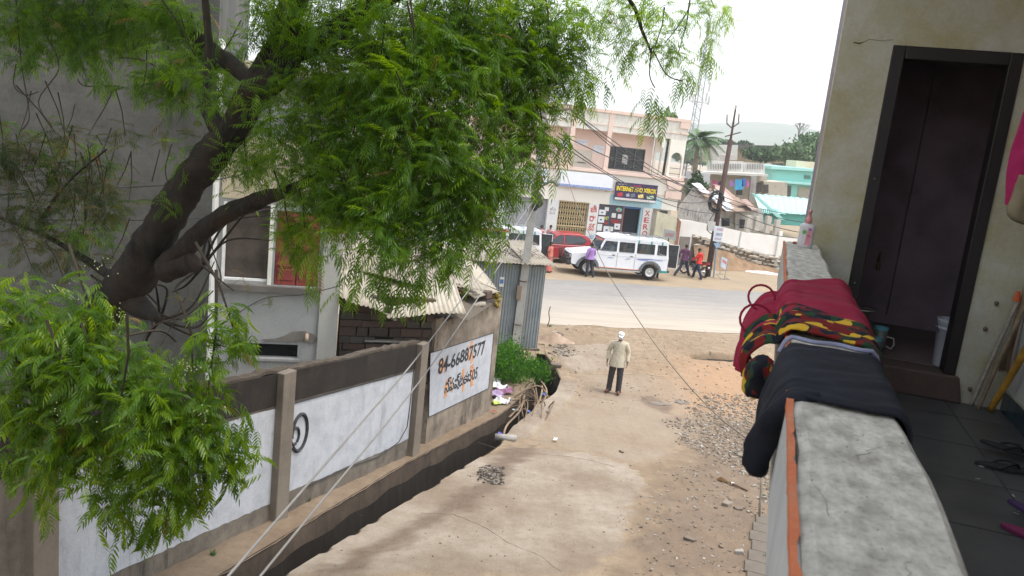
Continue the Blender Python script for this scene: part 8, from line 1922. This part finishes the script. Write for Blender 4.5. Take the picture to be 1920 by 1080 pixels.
# bush between shack and shed
bu = gspot(955, 690); bush = thing('bush', 'dense green bush between the masonry shack and the tin shed', 'bush', (bu.x, bu.y, 0)); n = 5200; rs2 = np.random.RandomState(5)
C = np.array([tuple(at_y(px, py, Y)) for px, py, Y in ((940, 668, 20.6), (960, 672, 20.8), (985, 688, 21.2), (945, 695, 20.2), (970, 700, 20.4), (1003, 690, 21.5), (932, 682, 20.2), (1005, 700, 21.2), (955, 655, 21.2))])
P = C[rs2.randint(0, len(C), n)] + rs2.normal(size=(n, 3)) * np.array([.20, .20, .14]); A = rs2.rand(n, 3) * 6.28; Rm = rotmats(A[:, 0], A[:, 1] * .3, A[:, 2] * .4); q = np.array([[-1, 0, 0], [0, -.4, .1], [1, 0, 0], [0, .4, .1]]) * .048; V = np.einsum('nij,vj->nvi', Rm, q) * (.6 + .8 * rs2.rand(n))[:, None, None] + (P - np.array([bu.x, bu.y, 0]))[:, None, :]
o = np_mesh('foliage', V.reshape(-1, 3), np.arange(n * 4).reshape(-1, 4), None, leaf_material('bush_leaf', (.018, .06, .010), (.030, .10, .014), (.055, .16, .02)), bush, {'tint': np.repeat(rs2.rand(n) * .9, 4)}); o['kind'] = 'stuff'
mb = MB()
for i in range(14): mb.tube([(U(-.2, .2), U(-.2, .2), 0), (U(-.5, .6), U(-.3, .5), U(.3, .8))], .008, 4)
mb.build('stems', M_twig, bush)
# small weeds
def weed(px, py, s, label, n=60, left=False):
    c = gspot(px, py); mb = MB()
    for i in range(n):
        a = U(0, 6.28); l = s * U(.4, 1); b = Vector((U(-.3, .3) * s, U(-.3, .3) * s, 0)); e = b + Vector((l * .6 * math.cos(a), l * .6 * math.sin(a), l * .8)); w_ = Vector((-math.sin(a), math.cos(a), 0)) * s * .06; mb.add([b - w_, b + w_, e], [(0, 1, 2)])
    o = mb.build('weed', plain((.06, .12, .03), .8, var=.4), None); o.location = c; tag(o, label, 'weed', 'small weeds on the bare ground')
weed(576, 940, .12, 'small grass tuft growing on the drain ledge below the middle post'); weed(1436, 1046 - 0, .10, 'tiny weed beside the paved apron'); weed(1433, 932, .08, 'tiny weed at the top end of the paved apron'); weed(1031, 612, .14, 'small green weed beside the standing twig', 40); weed(400, 1042, .09, 'grass tuft low on the drain ledge at the left', 50)
# rag and plastic litter below the bush
lit = (((925, 718), (.55, .54, .58), 'white plastic bag crumpled under the bush'), ((936, 730), (.62, .62, .64), 'white rag lying at the top of the litter'), ((945, 738), (.22, .10, .17), 'purple rag in the middle of the litter'), ((930, 745), (.30, .22, .34), 'lilac rag at the left of the litter'), ((942, 756), (.60, .60, .60), 'pale rag at the bottom right of the litter'), ((928, 758), (.42, .50, .10), 'small yellow green wrapper in the litter'))
for i, ((px, py), c, lab) in enumerate(lit):
    p = gspot(px, py); R_ = .17 if i < 5 else .09
    def fn(u, v): return ((u - .5) * R_ * 2 + .02 * math.sin(v * 9 + i), (v - .5) * R_ * 2.2, .03 + .16 * float(vnoise(u * 4 + i * 7, v * 4, 1.2)) * (R_ / .17) * (1 - (2 * u - 1) ** 2 * .6))
    o = grid_mb(fn, 14, 14).build('rag' if i != 5 else 'wrapper', plain(c, .7, var=.2), None, smooth=True, solid=.004); o.location = p; o.rotation_euler = (0, 0, i * 1.1); tag(o, lab, 'litter', 'litter below the bush')
for i, (px, py, c, lab) in enumerate(((877, 866 - 2, (.1, .15, .5), ''), (1020, 744, (.08, .16, .5), 'blue plastic scrap on the near bank of the drain'), (990, 776, (.10, .16, .45), 'blue plastic scrap among the roots'), (938, 818, (.12, .10, .35), 'dark blue rag by the pipe in the drain'), (966, 772, (.4, .48, .48), 'pale cup lying among the roots'), (1041, 828, (.72, .72, .72), 'curled white scrap on the alley concrete'), (926, 775, (.35, .1, .05), 'small red brown scrap on the drain ledge'))):
    if not lab: continue
    p = gspot(px, py); 
    def fn(u, v): return ((u - .5) * .14, (v - .5) * .07, .02 + .05 * float(vnoise(u * 4 + i * 3, v * 3, 1.5)))
    o = grid_mb(fn, 6, 5).build('scrap', plain(c, .6), None, solid=.004); o.location = p + Vector((0, 0, .02)); o.rotation_euler = (0, 0, i * .9); tag(o, lab, 'litter', 'scraps about the drain')
# roots and dry branches hanging in the drain
rt = thing('dry_roots', 'tangle of dry roots and branches lying in the drain beside the slab', 'roots', (0, 0, 0)); mb = MB()
for i in range(22):
    a = G(U(950, 1030), U(700, 800)); b = G(U(955, 1040), U(720, 810)); c = (a + b) / 2 + Vector((U(-.3, .3), U(-.3, .3), U(-.2, .35))); a.z += U(-.5, .1); b.z += U(-.4, .12)
    mb.tube(smooth_pts([a, c, b], 6), .010 + .012 * rnd() ** 3, 4, False)
mb.build('thin_roots', plain((.20, .14, .09), .9, var=.3), rt)
for pts in (((1018, 712), (1012, 750), (985, 785), (962, 812)), ((1008, 700), (1025, 735), (1000, 775), (958, 800)), ((985, 730), (975, 770), (950, 790), (945, 815))):
    q = [G(*p) + Vector((0, 0, -.12 + .12 * math.sin(k * 1.6))) for k, p in enumerate(pts)]; MB().tube(smooth_pts(q, 6), .026, 6).build('thick_root', plain((.26, .19, .125), .9, var=.25), rt, smooth=True)
p0, p1 = G(928, 821), G(968, 826); o = MB().tube([p0 + Vector((0, 0, .02)), p1 + Vector((0, 0, .04))], .07, 10).build('broken_pipe', grey_concrete, None, smooth=True); tag(o, 'short grey pipe lying across the edge of the drain', 'pipe')
